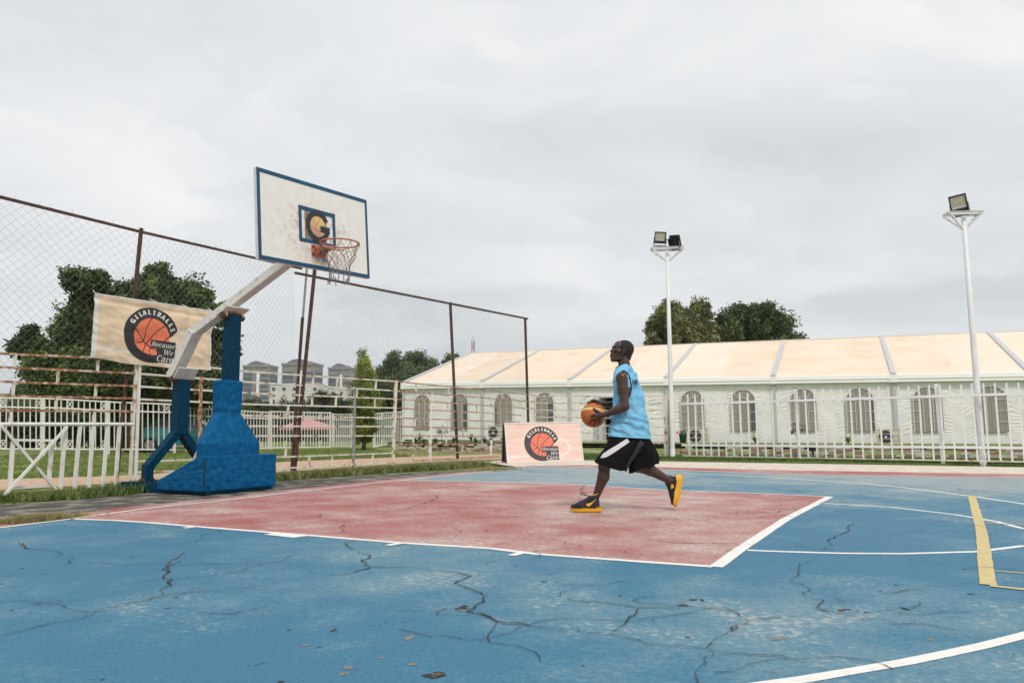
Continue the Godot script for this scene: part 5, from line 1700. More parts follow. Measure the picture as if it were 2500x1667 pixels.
	for u in [0.84, 0.965]:
		hull(cheek, [on_board(u, 0.165, 0.017), on_board(u, 0.235, 0.15), on_board(u + 0.008, 0.235, 0.15), on_board(u + 0.008, 0.165, 0.017)], [on_board(u, 0.223, 0.017), on_board(u, 0.238, 0.152), on_board(u + 0.008, 0.238, 0.152), on_board(u + 0.008, 0.223, 0.017)])
	obj("rim_bracket", cheek, M.rim_orange, T)
	var hoop_r := 0.228
	var pts := []
	for i in 48:
		var a := TAU * i / 48.0
		pts.append(rim_c + Vector3(cos(a) * hoop_r, 0, sin(a) * hoop_r))
	var rg := begin()
	add_tube(rg, pts, 0.0105, 8, true)
	var lower := []
	for i in 19:
		var a := deg_to_rad(120.0 + 120.0 * i / 18.0)
		lower.append(rim_c + Vector3(cos(a) * (hoop_r + 0.005), -0.03, sin(a) * (hoop_r + 0.005)))
	add_tube(rg, lower, 0.010, 6)
	var rim := obj("rim", rg, M.rim_orange, T, "", true)
	var hk := begin()
	var hooks := []
	for i in 12:
		var a := TAU * (i + 0.5) / 12.0
		var p := rim_c + Vector3(cos(a) * hoop_r, -0.012, sin(a) * hoop_r)
		hooks.append(p + Vector3(0, -0.02, 0))
		add_tube(hk, [p + Vector3(cos(a), 0, sin(a)) * 0.008, p + Vector3(0, -0.022, 0), p - Vector3(cos(a), 0, sin(a)) * 0.008], 0.0035, 4)
	obj("net_hook", hk, M.bolt, rim)
	# the net: cords crossing in a narrowing lattice, the lower loops torn open
	var nt := begin()
	var rows := 7
	var prev := []
	for i in 12:
		prev.append(hooks[i])
	var prof := [0.225, 0.205, 0.178, 0.152, 0.132, 0.122, 0.118, 0.125]
	for j in range(1, rows):
		var cur := []
		for i in 12:
			var a := TAU * (i + 0.5 + 0.5 * (j % 2)) / 12.0
			var jit := Vector3(rng.randfn(0, 0.009), rng.randfn(0, 0.008), rng.randfn(0, 0.009))
			cur.append(rim_c + Vector3(cos(a) * prof[j], -0.045 - 0.062 * j + 0.004 * j, sin(a) * prof[j]) + jit)
		for i in 12:
			var l: int = (i + 11) % 12 if j % 2 == 0 else i
			var r2: int = i if j % 2 == 0 else (i + 1) % 12
			if j == rows - 1 and rng.randf() < 0.3:
				continue
			for q in [prev[i], prev[r2 if j % 2 == 1 else i]]:
				pass
			var up0: Vector3 = prev[i]
			var up1: Vector3 = prev[(i + 1) % 12] if j % 2 == 1 else prev[(i + 11) % 12]
			for q in [up0, up1]:
				var mid: Vector3 = (q + cur[i]) * 0.5 + Vector3(rng.randfn(0, 0.004), 0, rng.randfn(0, 0.004))
				add_tube(nt, [q, mid, cur[i]], 0.0032, 5)
		prev = cur
	for i in 12:
		if rng.randf() < 0.75:
			var p: Vector3 = prev[i]
			add_tube(nt, [p, p + Vector3(rng.randfn(0, 0.012), -0.05, rng.randfn(0, 0.012)), p + Vector3(rng.randfn(0, 0.02), -0.085 - rng.randf() * 0.04, rng.randfn(0, 0.02))], 0.005, 5)
			add_tube(nt, [p, p + Vector3(rng.randfn(0, 0.015), -0.04, rng.randfn(0, 0.015)), p + Vector3(rng.randfn(0, 0.025), -0.07 - rng.randf() * 0.03, rng.randfn(0, 0.025))], 0.004, 5)
	obj("net", nt, M.cord, T)
	# boom: a heavy lower arm, the kink, the long arm to the board's back
	var z := -0.10
	var a0: Vector3 = Vector3(-2.144, 1.543, -0.1)
	var a1: Vector3 = Vector3(-1.764, 2.098, -0.1)
	var a2: Vector3 = Vector3(-0.127, 2.845, -0.1)
	var up := Vector3(0, 0, 1)
	bar("boom", a0 + (a0 - a1) * 0.05, a1 + (a1 - a0) * 0.03, 0.12, 0.16, M.boom_white, T, up).mesh = unit_box
	var reach := a2 + (a2 - a1) * 0.26
	bar("boom", a1 - (a2 - a1) * 0.03, reach, 0.105, 0.13, M.boom_white, T, up)
	var backc := on_board(0.9, 0.5, -0.06)
	bar("board_frame", on_board(0.25, 0.5, -0.075), on_board(1.55, 0.5, -0.075), 0.06, 0.05, M.boom_white, T)
	bar("board_frame", on_board(0.9, 0.08, -0.075), on_board(0.9, 0.98, -0.075), 0.06, 0.05, M.boom_white, T, up)
	bar("board_frame", reach, on_board(0.93, 0.5, -0.06), 0.08, 0.08, M.boom_white, T, up)
	# front post, its padded neck, and the pivot at the top
	var n0: Vector3 = Vector3(-1.013, 1.384, -0.1)
	var n1: Vector3 = Vector3(-1.022, 2.265, -0.1)
	var ps := begin()
	hull(ps, rect(n0.x - 0.075, n0.x + 0.075, z - 0.085, z + 0.085, 0.10), rect(n1.x - 0.07, n1.x + 0.07, z - 0.085, z + 0.085, n1.y))
	obj("front_post", ps, M.post_blue, T)
	var pl := begin()
	add_box(pl, Transform3D(along(a1, a2, up), n1 + Vector3(0.01, 0.055, 0)), Vector3(0.014, 0.24, 0.36))
	for q in [-0.13, 0.13]:
		add_box(pl, Transform3D(along(a1, a2, up), n1 + Vector3(0.0, 0.01, q)), Vector3(0.07, 0.10, 0.012))
	obj("pivot_plate", pl, M.rust_paint, T)
	bolt(T, n1 + Vector3(0.0, -0.01, -0.17), n1 + Vector3(0.0, -0.01, 0.17), 0.042)
	# rear strut: an upright box that straddles the frame on two legs
	var r1: Vector3 = Vector3(-1.984, 1.458, -0.1)
	var r0: Vector3 = Vector3(-1.993, 0.724, -0.1)
	var rs := begin()
	hull(rs, rect(r0.x - 0.075, r0.x + 0.075, z - 0.085, z + 0.085, r0.y), rect(r1.x - 0.075, r1.x + 0.075, z - 0.085, z + 0.085, r1.y))
	obj("rear_strut", rs, M.post_blue, T)
	for sd in [1.0, -1.0]:
		var leg := begin()
		var j0 := r0 + Vector3(0, 0.02, sd * 0.04)
		var j1 := Vector3(r0.x - 0.02, 0.30, z + sd * 0.43)
		var j2 := Vector3(r0.x - 0.02, 0.10, z + sd * 0.43)
		add_bar(leg, j0, j1, 0.10, 0.12, Vector3(1, 0, 0))
		add_bar(leg, j1 + Vector3(0, 0.035, 0), j2, 0.10, 0.11, Vector3(1, 0, 0))
		obj("strut_leg", leg, M.post_blue, T)
		bolt(T, j2 + Vector3(0, 0.03, -0.09), j2 + Vector3(0, 0.03, 0.09), 0.035)
	var rp := begin()
	add_box(rp, Transform3D(along(a0, a1, up), r1 + Vector3(0.075, 0.075, 0)), Vector3(0.014, 0.20, 0.32))
	obj("pivot_plate", rp, M.boom_white, T)
	bolt(T, r1 + Vector3(0, 0.01, -0.17), r1 + Vector3(0, 0.01, 0.17), 0.042)
	rod("brace", Vector3(r0.x + 0.1, 0.13, z - 0.05), Vector3(-1.03, 1.35, z - 0.02), 0.028, M.boom_white, T)
	bolt(T, Vector3(r0.x + 0.1, 0.13, z - 0.12), Vector3(r0.x + 0.1, 0.13, z + 0.02), 0.03)
	# wheeled base frame and the padding over it
	var fr := begin()
	for q in [0.40, -0.60]:
		add_box(fr, Transform3D(Basis(), Vector3(-1.58, 0.055, q)), Vector3(1.66, 0.11, 0.06))
	for x in [-2.38, -1.95, -0.80]:
		add_box(fr, Transform3D(Basis(), Vector3(x, 0.055, -0.1)), Vector3(0.06, 0.108, 0.94))
	obj("base_frame", fr, M.post_blue, T)
	var wheel := begin()
	add_lathe(wheel, Transform3D(Basis(Vector3.RIGHT, PI * 0.5), Vector3(-0.81, 0.05, -0.64)), [Vector2(0, 0), Vector2(0.05, 0), Vector2(0.05, 0.04), Vector2(0, 0.04)], 14)
	obj("wheel", wheel, M.black, T)
	var side := padded([[Vector3(-1.62, 0.035, -0.69), Vector3(-0.75, 0.035, -0.69), Vector3(-0.75, 0.035, 0.475), Vector3(-1.62, 0.035, 0.475)],
		[Vector3(-1.62, 0.15, -0.69), Vector3(-0.75, 0.15, -0.69), Vector3(-0.75, 0.15, 0.475), Vector3(-1.62, 0.15, 0.475)],
		[Vector3(-0.86, 0.455, -0.69), Vector3(-0.75, 0.455, -0.69), Vector3(-0.75, 0.455, 0.475), Vector3(-0.86, 0.455, 0.475)],
		[Vector3(-0.84, 0.463, -0.66), Vector3(-0.78, 0.463, -0.66), Vector3(-0.78, 0.463, 0.445), Vector3(-0.84, 0.463, 0.445)]], 0.025, 0.014, 111)
	obj("base_padding", side, M.vinyl, T, "", true)
	bar("padding_seam", Vector3(-0.743, 0.04, 0.468), Vector3(-0.743, 0.45, 0.468), 0.012, 0.012, M.black, T)
	var nk := padded([rect(-0.93, -0.79, -0.42, 0.44, 0.40), rect(-0.94, -0.785, -0.425, 0.46, 0.61),
		rect(-1.045, -0.91, -0.19, 0.13, 1.0), rect(-1.05, -0.90, -0.20, 0.145, 1.04), rect(-1.055, -0.895, -0.205, 0.155, 1.40), rect(-1.03, -0.92, -0.17, 0.12, 1.415)], 0.022, 0.016, 121)
	obj("neck_padding", nk, M.vinyl, T, "", true)


func board_paint() -> StandardMaterial3D:
	# white board: freckled rust round the target square, a run of rust and a dark patch below the rim
	var w := 1080
	var h := 636
	var a := noise(131, 0.008, 4)
	var b := noise(132, 0.28, 2)
	var c := noise(133, 0.014, 3)
	var data := PackedByteArray()
	data.resize(w * h * 3)
	for j in h:
		for i in w:
			var u := i * 1.8 / w
			var v := 1.06 - j * 1.06 / h
			var col := Color(0.85, 0.84, 0.81)
			col = col.lerp(Color(0.80, 0.76, 0.69), clampf(0.25 + a.get_noise_2d(i, j) * 0.6, 0.0, 0.5))
			var r := Vector2((u - 0.9) / 0.46, (v - 0.44) / 0.30).length()
			var frk := b.get_noise_2d(i, j) + a.get_noise_2d(i * 2.0, j * 2.0) * 0.8 - absf(r - 0.75) * 0.75
			if frk > 0.08:
				col = col.lerp(Color(0.42, 0.22, 0.10), clampf((frk - 0.08) * 2.2, 0.0, 0.7))
			var run := exp(-pow((u - 0.84) / 0.05, 2.0)) * smoothstep(0.3, 0.12, v) * smoothstep(-0.02, 0.08, v)
			col = col.lerp(Color(0.52, 0.30, 0.15), clampf(run * (0.55 + c.get_noise_2d(i * 3.0, j * 0.3) * 1.2), 0.0, 0.75))
			var dark_blot := exp(-pow((u - 0.97) / 0.09, 2.0) - pow((v - 0.13) / 0.05, 2.0))
			col = col.lerp(Color(0.13, 0.10, 0.08), clampf(dark_blot * 0.8 + dark_blot * c.get_noise_2d(i, j), 0.0, 0.85))
			col = col.linear_to_srgb()
			var o := (j * w + i) * 3
			data[o] = int(col.r * 255.0)
			data[o + 1] = int(col.g * 255.0)
			data[o + 2] = int(col.b * 255.0)
	var m := StandardMaterial3D.new()
	m.albedo_texture = ImageTexture.create_from_image(Image.create_from_data(w, h, false, Image.FORMAT_RGB8, data))
	m.roughness = 0.5
	return m


func printed_ball() -> StandardMaterial3D:
	var n := 192
	var im := Image.create(n, n, false, Image.FORMAT_RGB8)
	for j in n:
		for i in n:
			var p := Vector2(i / float(n) * 2.0 - 1.0, j / float(n) * 2.0 - 1.0)
			var t := clampf(0.5 - p.y * 0.45 + p.x * 0.2, 0.0, 1.0)
			var col := Color(0.56, 0.26, 0.22).lerp(Color(0.80, 0.58, 0.19), t)
			im.set_pixel(i, j, col.linear_to_srgb())
	var ink := Color(0.10, 0.05, 0.05).linear_to_srgb()
	for k in [[Vector2(-0.9, 0.1), Vector2(-0.3, 0.35), Vector2(0.2, 0.45)], [Vector2(0.9, -0.2), Vector2(0.3, 0.1), Vector2(0.1, 0.5)], [Vector2(-0.6, -0.75), Vector2(-0.25, 0.2), Vector2(-0.3, 0.9)], [Vector2(0.3, -0.9), Vector2(0.05, -0.4), Vector2(-0.2, -0.1)], [Vector2(0.1, 0.45), Vector2(0.1, 0.7), Vector2(0.3, 0.9)]]:
		stroke(im, k, 2.2, ink, n)
	var m := StandardMaterial3D.new()
	m.albedo_texture = ImageTexture.create_from_image(im)
	m.roughness = 0.5
	return m


# a curve through three points of -1..1, drawn as a round brush
func stroke(im: Image, k: Array, r: float, col: Color, n: int) -> void:
	for q in 160:
		var t := q / 159.0
		var a: Vector2 = k[0]
		var b: Vector2 = k[1]
		var c: Vector2 = k[2]
		var ctrl := b * 2.0 - (a + c) * 0.5
		var p := a.lerp(ctrl, t).lerp(ctrl.lerp(c, t), t)
		var x := (p.x + 1.0) * 0.5 * n
		var y := (p.y + 1.0) * 0.5 * n
		im.fill_rect(Rect2i(int(x - r * 0.5), int(y - r * 0.5), ceili(r), ceili(r)), col)


# ---------------------------------------------------------------- banner and sandwich board with the printed court-floor poster
func poster(wood_a: Color, wood_b: Color, ink: Color, orange: Color, sd: int) -> Image:
	var w := 1152
	var h := 600
	var n := noise(sd, 0.004, 4)
	var g := noise(sd + 1, 0.02, 3)
	var data := PackedByteArray()
	data.resize(w * h * 3)
	var white := Color(0.80, 0.79, 0.76)
	var C := Vector2(541, 318)
	var B := Vector2(545, 330)
	var ik := ink.linear_to_srgb()
	var og := orange.linear_to_srgb()
	var wa := wood_a.linear_to_srgb()
	var wb := wood_b.linear_to_srgb()
	var wh := white.linear_to_srgb()
	for j in h:
		for i in w:
			var p := Vector2(i, j)
			var t := 0.5 + 0.5 * n.get_noise_2d(i * 0.8, j * 3.0) + 0.3 * g.get_noise_2d(i * 0.25, j * 3.5)
			var col := wa.lerp(wb, clampf(t, 0.0, 1.0))
			if fmod(j + 6.0 * n.get_noise_1d(i * 0.5), 74.0) < 2.0:
				col = col.darkened(0.10)
			# floor lines of the printed court
			var ly := 505.0 - (i - 40.0) * 0.055
			if i < 560 and absf(j - ly) < 15.0 - i * 0.008:
				col = col.lerp(wh, 0.75)
			var e := Vector2((i - 730.0) / 205.0, (j - 375.0) / 130.0)
			if absf(e.length() - 1.0) < 0.075 and i > 760:
				col = col.lerp(wh, 0.7)
			var d := p.distance_to(C)
			var a := rad_to_deg(atan2(j - C.y, i - C.x))
			if d < 250.0 and not (a > -15.0 + (250.0 - d) * 0.2 and a < 20.0):
				col = ik
			if p.distance_to(B) < 166.0:
				col = og
			var o := (j * w + i) * 3
			data[o] = int(col.r * 255.0)
			data[o + 1] = int(col.g * 255.0)
			data[o + 2] = int(col.b * 255.0)
	var im := Image.create_from_data(w, h, false, Image.FORMAT_RGB8, data)
	# ball seams
	for k in [[Vector2(540, 165), Vector2(485, 260), Vector2(480, 350), Vector2(460, 385), Vector2(415, 398)], [Vector2(673, 212), Vector2(580, 290), Vector2(505, 395), Vector2(468, 472)], [Vector2(392, 280), Vector2(480, 382), Vector2(560, 440), Vector2(660, 475)], [Vector2(720, 300), Vector2(675, 345), Vector2(655, 365)], [Vector2(552, 430), Vector2(530, 450), Vector2(526, 496)]]:
		for i in k.size() - 1:
			var p0: Vector2 = k[maxi(i - 1, 0)]
			var p1: Vector2 = k[i]
			var p2: Vector2 = k[i + 1]
			var p3: Vector2 = k[mini(i + 2, k.size() - 1)]
			for q in 90:
				var p := p1.cubic_interpolate(p2, p0, p3, q / 90.0)
				if p.distance_to(B) < 166.0:
					im.fill_rect(Rect2i(int(p.x) - 3, int(p.y) - 3, 7, 7), ik)
	im.fill_rect(Rect2i(542, 357, 230, 76), ik)
	im.fill_rect(Rect2i(592, 432, 178, 124), ik)
	# lettering: bold capitals round the ring, slanted script in the corner block
	var bold := SystemFont.new()
	bold.font_names = PackedStringArray(["Droid Sans"])
	bold.font_weight = 700
	var word := "GILALIBALLS"
	for i in word.length():
		var a := deg_to_rad(-149.0 + 129.0 * i / 10.0)
		var at := C + Vector2(cos(a), sin(a)) * 207.0
		for q in [Vector2(-1.6, 0), Vector2(1.6, 0), Vector2(0, 1.2)]:
			stamp(im, word[i], bold, 56.0, Transform2D(a + PI * 0.5, at + (q as Vector2).rotated(a + PI * 0.5)), wh)
	var serif := SystemFont.new()
	serif.font_names = PackedStringArray(["Droid Serif"])
	serif.font_italic = true
	for k in [["Because", 56.0, Vector2(658, 396)], ["We", 66.0, Vector2(704, 460)], ["Care", 78.0, Vector2(674, 520)]]:
		stamp(im, k[0], serif, k[1], Transform2D(Vector2(1, 0.03), Vector2(-0.36, 1), k[2]), wh)
	return im


# print text into an image: the glyph outlines of a TextMesh, filled triangle by triangle
func stamp(im: Image, text: String, font: Font, size: float, t: Transform2D, col: Color) -> void:
	var tm := TextMesh.new()
	tm.text = text
	tm.font = font
	tm.font_size = 64
	tm.pixel_size = 1.0 / 64.0
	tm.depth = 0.0
	var arr := tm.get_mesh_arrays()
	var v: PackedVector3Array = arr[Mesh.ARRAY_VERTEX]
	var ix: PackedInt32Array = arr[Mesh.ARRAY_INDEX]
	if ix.is_empty():
		for i in v.size():
			ix.append(i)
	for k in range(0, ix.size(), 3):
		var P := []
		for q in 3:
			var p := v[ix[k + q]]
			P.append(t * (Vector2(p.x, -p.y) * size))
		fill_tri(im, P[0], P[1], P[2], col)


func fill_tri(im: Image, a: Vector2, b: Vector2, c: Vector2, col: Color) -> void:
	var y0 := maxi(0, floori(minf(a.y, minf(b.y, c.y))))
	var y1 := mini(im.get_height() - 1, ceili(maxf(a.y, maxf(b.y, c.y))))
	for y in range(y0, y1 + 1):
		var xs := []
		var yy := y + 0.5
		for e in [[a, b], [b, c], [c, a]]:
			var p: Vector2 = e[0]
			var q: Vector2 = e[1]
			if (p.y <= yy) != (q.y <= yy):
				xs.append(p.x + (yy - p.y) / (q.y - p.y) * (q.x - p.x))
		if xs.size() == 2:
			var x0 := roundi(minf(xs[0], xs[1]))
			var x1 := roundi(maxf(xs[0], xs[1]))
			if x1 > x0:
				im.fill_rect(Rect2i(x0, y, x1 - x0, 1), col)


func make_banner() -> void:
	var m := StandardMaterial3D.new()
	m.albedo_texture = ImageTexture.create_from_image(poster(Color(0.74, 0.55, 0.36), Color(0.83, 0.69, 0.52), Color(0.025, 0.023, 0.024), Color(0.80, 0.19, 0.085), 141))
	m.roughness = 0.5
	m.texture_repeat = false
	var o := Vector3(0.14, 0, 0.02)
	var tl: Vector3 = Vector3(-3.033, 2.644, 0.615) + o
	var tr: Vector3 = Vector3(-3.256, 2.699, -1.475) + o
	var br: Vector3 = Vector3(-3.257, 1.739, -1.483) + o
	var bl: Vector3 = Vector3(-3.031, 1.757, 0.631) + o
	var T := thing("banner", "tan printed banner with a basketball logo hung on the chain-link behind the hoop", "banner", bl)
	var nrm := (tr - tl).cross(tl - bl).normalized()
	var f := noise(143, 1.6, 3)
	var s := begin()
	var nx := 64
	var ny := 36
	var P := func(u: float, v: float) -> Vector3:
		var bow := sin(PI * u) * 0.035 * v
		var p := tl.lerp(tr, u).lerp(bl.lerp(br, u), v) + Vector3(0, -bow + 0.005 * sin(u * 17.0) * v, 0)
		var pull := exp(-pow((u - 0.79) / 0.03, 2.0)) * (1.0 - v) * 0.05 + exp(-pow((v - 0.09 - 0.05 * u) / 0.03, 2.0)) * 0.03
		var fold := 0.022 * sin((u * 1.3 - v * 1.1) * 14.0 + 4.0 * f.get_noise_2d(u * 2.0, v * 2.0)) * (0.3 + v * 0.7)
		return p + nrm * (0.03 * f.get_noise_2d(u * 1.4, v * 1.0) + fold * 0.25 - pull * 0.6 + 0.007 * f.get_noise_2d(u * 5.0, v * 5.0))
	for j in ny:
		for i in nx:
			var c := [Vector2(i, j), Vector2(i + 1, j), Vector2(i + 1, j + 1), Vector2(i, j + 1)]
			var pts := []
			var uv := []
			for q in c:
				var e := Vector2(q.x / nx, q.y / ny)
				pts.append(P.call(e.x, e.y))
				uv.append(Vector2(0.03 + e.x * 0.96, 0.02 + e.y * 0.97))
			quad_uv(s, pts, uv)
	s.index()
	s.set_smooth_group(0)
	var ar := s.commit_to_arrays()
	cloth_obj("printed_cloth", ar, m, T)
	# white taped hem and its ties
	var hem := begin()
	var loops := [[Vector2(0, 0), Vector2(1, 0), 0.020], [Vector2(0, 0), Vector2(0, 1), 0.034], [Vector2(1, 0), Vector2(1, 1), 0.014]]
	for k in loops:
		var a: Vector2 = k[0]
		var b: Vector2 = k[1]
		var across: Vector2 = Vector2(b.y - a.y, b.x - a.x) * k[2]
		for i in 40:
			var e0 := a.lerp(b, i / 40.0)
			var e1 := a.lerp(b, (i + 1) / 40.0)
			if b.x == a.x and a.x > 0.5:
				across = Vector2(-absf(across.x), 0)
			quad(hem, (P.call(e0.x, e0.y) as Vector3) + nrm * 0.004, (P.call(e1.x, e1.y) as Vector3) + nrm * 0.004, (P.call(e1.x + across.x, e1.y + across.y) as Vector3) + nrm * 0.004, (P.call(e0.x + across.x, e0.y + across.y) as Vector3) + nrm * 0.004)
	obj("hem", hem, plain(0.74, 0.73, 0.71, 0.6), T)
	for k in [Vector2(0, 0), Vector2(0.49, 0), Vector2(0.78, 0), Vector2(1, 0), Vector2(0, 0.98), Vector2(0.97, 1.0)]:
		var p: Vector3 = P.call(k.x, k.y)
		rod("tie", p, p + Vector3(-0.12, 0.05 if k.y < 0.5 else -0.04, rng.randf_range(-0.05, 0.05)), 0.005, M.pole_white, T)


func cloth_obj(called: String, arr: Array, m: Material, T: Node) -> void:
	# the grid with shared, smoothed normals and its print coordinates
	var v: PackedVector3Array = arr[Mesh.ARRAY_VERTEX]
	var uv: PackedVector2Array = arr[Mesh.ARRAY_TEX_UV]
	var ix: PackedInt32Array = arr[Mesh.ARRAY_INDEX]
	var s := SurfaceTool.new()
	s.begin(Mesh.PRIMITIVE_TRIANGLES)
	s.set_smooth_group(0)
	for i in ix:
		s.set_uv(uv[i])
		s.add_vertex(v[i])
	s.generate_normals()
	mesh_obj(called, s.commit(), m, T)


func make_sandwich_board() -> void:
	var m := StandardMaterial3D.new()
	m.albedo_texture = ImageTexture.create_from_image(poster(Color(0.76, 0.50, 0.42), Color(0.84, 0.68, 0.60), Color(0.06, 0.052, 0.058), Color(0.78, 0.20, 0.125), 151))
	m.roughness = 0.45
	m.texture_repeat = false
	var bl: Vector3 = Vector3(-1.802, 0.005, -8.744)
	var br: Vector3 = Vector3(-0.648, 0.011, -10.434)
	var tl: Vector3 = Vector3(-1.979, 0.914, -8.926)
	var tr: Vector3 = Vector3(-0.832, 0.937, -10.611)
	bl.y = 0.0
	br.y = 0.0
	var T := thing("sandwich_board", "pink A-frame board with a basketball logo standing by the far sideline", "sign", (bl + br) * 0.5)
	var back := Vector3(-0.52, 0, -0.66)
	var nrm := (br - bl).cross(tl - bl).normalized()
	var s := begin()
	quad_uv(s, [tl + nrm * 0.004, tr + nrm * 0.004, br + nrm * 0.004, bl + nrm * 0.004], [Vector2(0.04, 0.03), Vector2(0.97, 0.03), Vector2(0.97, 0.97), Vector2(0.04, 0.97)])
	obj("printed_face", s, m, T)
	var pn := begin()
	var th := nrm * -0.03
	hull(pn, [bl, br, br + th, bl + th], [tl, tr, tr + th, tl + th])
	obj("panel", pn, M.pole_white, T)
	var fr := plain(0.72, 0.71, 0.69, 0.5)
	bar("frame_edge", bl + nrm * 0.002, tl + nrm * 0.002, 0.035, 0.03, fr, T, nrm)
	bar("frame_edge", br + nrm * 0.002, tr + nrm * 0.002, 0.025, 0.03, fr, T, nrm)
	bar("frame_edge", tl + nrm * 0.003, tr + nrm * 0.003, 0.025, 0.03, fr, T, nrm)
	bar("frame_edge", bl + nrm * 0.003, br + nrm * 0.003, 0.02, 0.03, fr, T, nrm)
	var b0 := bl + back
	var b1 := br + back
	var bp := begin()
	hull(bp, [b0, b1, b1 + Vector3(-0.015, 0, -0.02), b0 + Vector3(-0.015, 0, -0.02)], [tl + th * 1.2, tr + th * 1.2, tr + th * 2.2, tl + th * 2.2])
	obj("back_panel", bp, plain(0.60, 0.44, 0.38, 0.7), T)
	var brown := plain(0.10, 0.05, 0.035, 0.7)
	bar("back_leg", b0 + (bl - b0) * 0.04, tl + th * 1.5 + Vector3(0, -0.01, 0), 0.05, 0.05, brown, T, nrm)
	bar("back_leg", b1, tr + th * 1.5, 0.05, 0.05, brown, T, nrm)
	bar("cross_tie", b0 + Vector3(0, 0.02, 0), bl + Vector3(0, 0.02, 0) + th, 0.03, 0.03, brown, T)


# ---------------------------------------------------------------- bodies: smooth union of tapered capsules and ellipsoids, meshed as surface nets
# prims: [0, a, b, ra, rb] capsule | [1, centre, radii, basis] ellipsoid
func field_mesh(s: SurfaceTool, prims: Array, lo: Vector3, hi: Vector3, h: float, k: float, cut := []) -> void:
	var nx := int((hi.x - lo.x) / h) + 2
	var ny := int((hi.y - lo.y) / h) + 2
	var nz := int((hi.z - lo.z) / h) + 2
	var F := PackedFloat32Array()
	F.resize(nx * ny * nz)
	F.fill(1.0)
	for p in prims:
		var a: Vector3
		var b: Vector3
		var pad := k * 1.5 + h * 3.0
		if p[0] == 0:
			var r: float = maxf(p[3], p[4])
			a = (p[1] as Vector3).min(p[2]) - Vector3.ONE * (r + pad)
			b = (p[1] as Vector3).max(p[2]) + Vector3.ONE * (r + pad)
		else:
			var r: float = maxf(p[2].x, maxf(p[2].y, p[2].z))
			a = p[1] - Vector3.ONE * (r + pad)
			b = p[1] + Vector3.ONE * (r + pad)
		var i0 := maxi(0, int((a.x - lo.x) / h))
		var i1 := mini(nx - 1, int((b.x - lo.x) / h) + 1)
		var j0 := maxi(0, int((a.y - lo.y) / h))
		var j1 := mini(ny - 1, int((b.y - lo.y) / h) + 1)
		var k0 := maxi(0, int((a.z - lo.z) / h))
		var k1 := mini(nz - 1, int((b.z - lo.z) / h) + 1)
		var A: Vector3 = p[1]
		var capsule: bool = p[0] == 0
		var ba := Vector3.ZERO
		var bb := 1.0
		var ra := 0.0
		var rd := 0.0
		var inv := Basis()
		var rad := Vector3.ONE
		if capsule:
			ba = p[2] - A
			bb = maxf(ba.length_squared(), 1e-9)
			ra = p[3]
			rd = p[4] - p[3]
		else:
			rad = p[2]
			inv = (p[3] as Basis).inverse() if p.size() > 3 else Basis()
		for kk in range(k0, k1 + 1):
			for jj in range(j0, j1 + 1):
				var row := (kk * ny + jj) * nx
				for ii in range(i0, i1 + 1):
					var q := Vector3(lo.x + ii * h, lo.y + jj * h, lo.z + kk * h) - A
					var d: float
					if capsule:
						var t := clampf(q.dot(ba) / bb, 0.0, 1.0)
						d = (q - ba * t).length() - ra - rd * t
					else:
						var e := inv * q
						var l := (e / rad).length()
						var l2 := (e / (rad * rad)).length()
						d = l * (l - 1.0) / maxf(l2, 1e-6)
					var o := F[row + ii]
					var m := maxf(k - absf(d - o), 0.0)
					F[row + ii] = minf(d, o) - m * m / (4.0 * k)
	# planes that trim: [point, outward normal]
	for c in cut:
		var n: Vector3 = c[1]
		for kk in nz:
			for jj in ny:
				for ii in nx:
					var idx := (kk * ny + jj) * nx + ii
					if F[idx] < h * 3.0:
						F[idx] = maxf(F[idx], (Vector3(lo.x + ii * h, lo.y + jj * h, lo.z + kk * h) - c[0]).dot(n))
	var vid := {}
	var V := PackedVector3Array()
	var sx := 1
	var sy := nx
	var sz := nx * ny
	var off := [0, sx, sy, sx + sy, sz, sz + sx, sz + sy, sz + sx + sy]
	var edges := [[0, 1], [2, 3], [4, 5], [6, 7], [0, 2], [1, 3], [4, 6], [5, 7], [0, 4], [1, 5], [2, 6], [3, 7]]
	var corner := [Vector3(0, 0, 0), Vector3(1, 0, 0), Vector3(0, 1, 0), Vector3(1, 1, 0), Vector3(0, 0, 1), Vector3(1, 0, 1), Vector3(0, 1, 1), Vector3(1, 1, 1)]
	for kk in nz - 1:
		for jj in ny - 1:
			var row := (kk * ny + jj) * nx
			for ii in nx - 1:
				var c := row + ii
				if absf(F[c]) > h * 2.0:
					continue
				var neg := 0
				for q in 8:
					if F[c + off[q]] < 0.0:
						neg += 1
				if neg == 0 or neg == 8:
					continue
				var sum := Vector3.ZERO
				var cnt := 0
				for e in edges:
					var u := F[c + off[e[0]]]
					var w := F[c + off[e[1]]]
					if (u < 0.0) != (w < 0.0):
						sum += (corner[e[0]] as Vector3).lerp(corner[e[1]], u / (u - w))
						cnt += 1
				vid[c] = V.size()
				V.append(lo + (Vector3(ii, jj, kk) + sum / cnt) * h)
	for c in vid:
		var inside := F[c] < 0.0
		for ax in 3:
			var st: int = [sx, sy, sz][ax]
			if (F[c + st] < 0.0) == inside:
				continue
			var u: int = [sy, sz, sx][ax]
			var w: int = [sz, sx, sy][ax]
			if not (vid.has(c - u) and vid.has(c - w) and vid.has(c - u - w)):
				continue
			var P := [V[vid[c]], V[vid[c - u]], V[vid[c - u - w]], V[vid[c - w]]]
			if inside:
				quad(s, P[0], P[1], P[2], P[3])
			else:
				quad(s, P[0], P[3], P[2], P[1])


const FWD := Vector3(-0.951, 0, -0.309)
const LEFT := Vector3(-0.309, 0, 0.951)


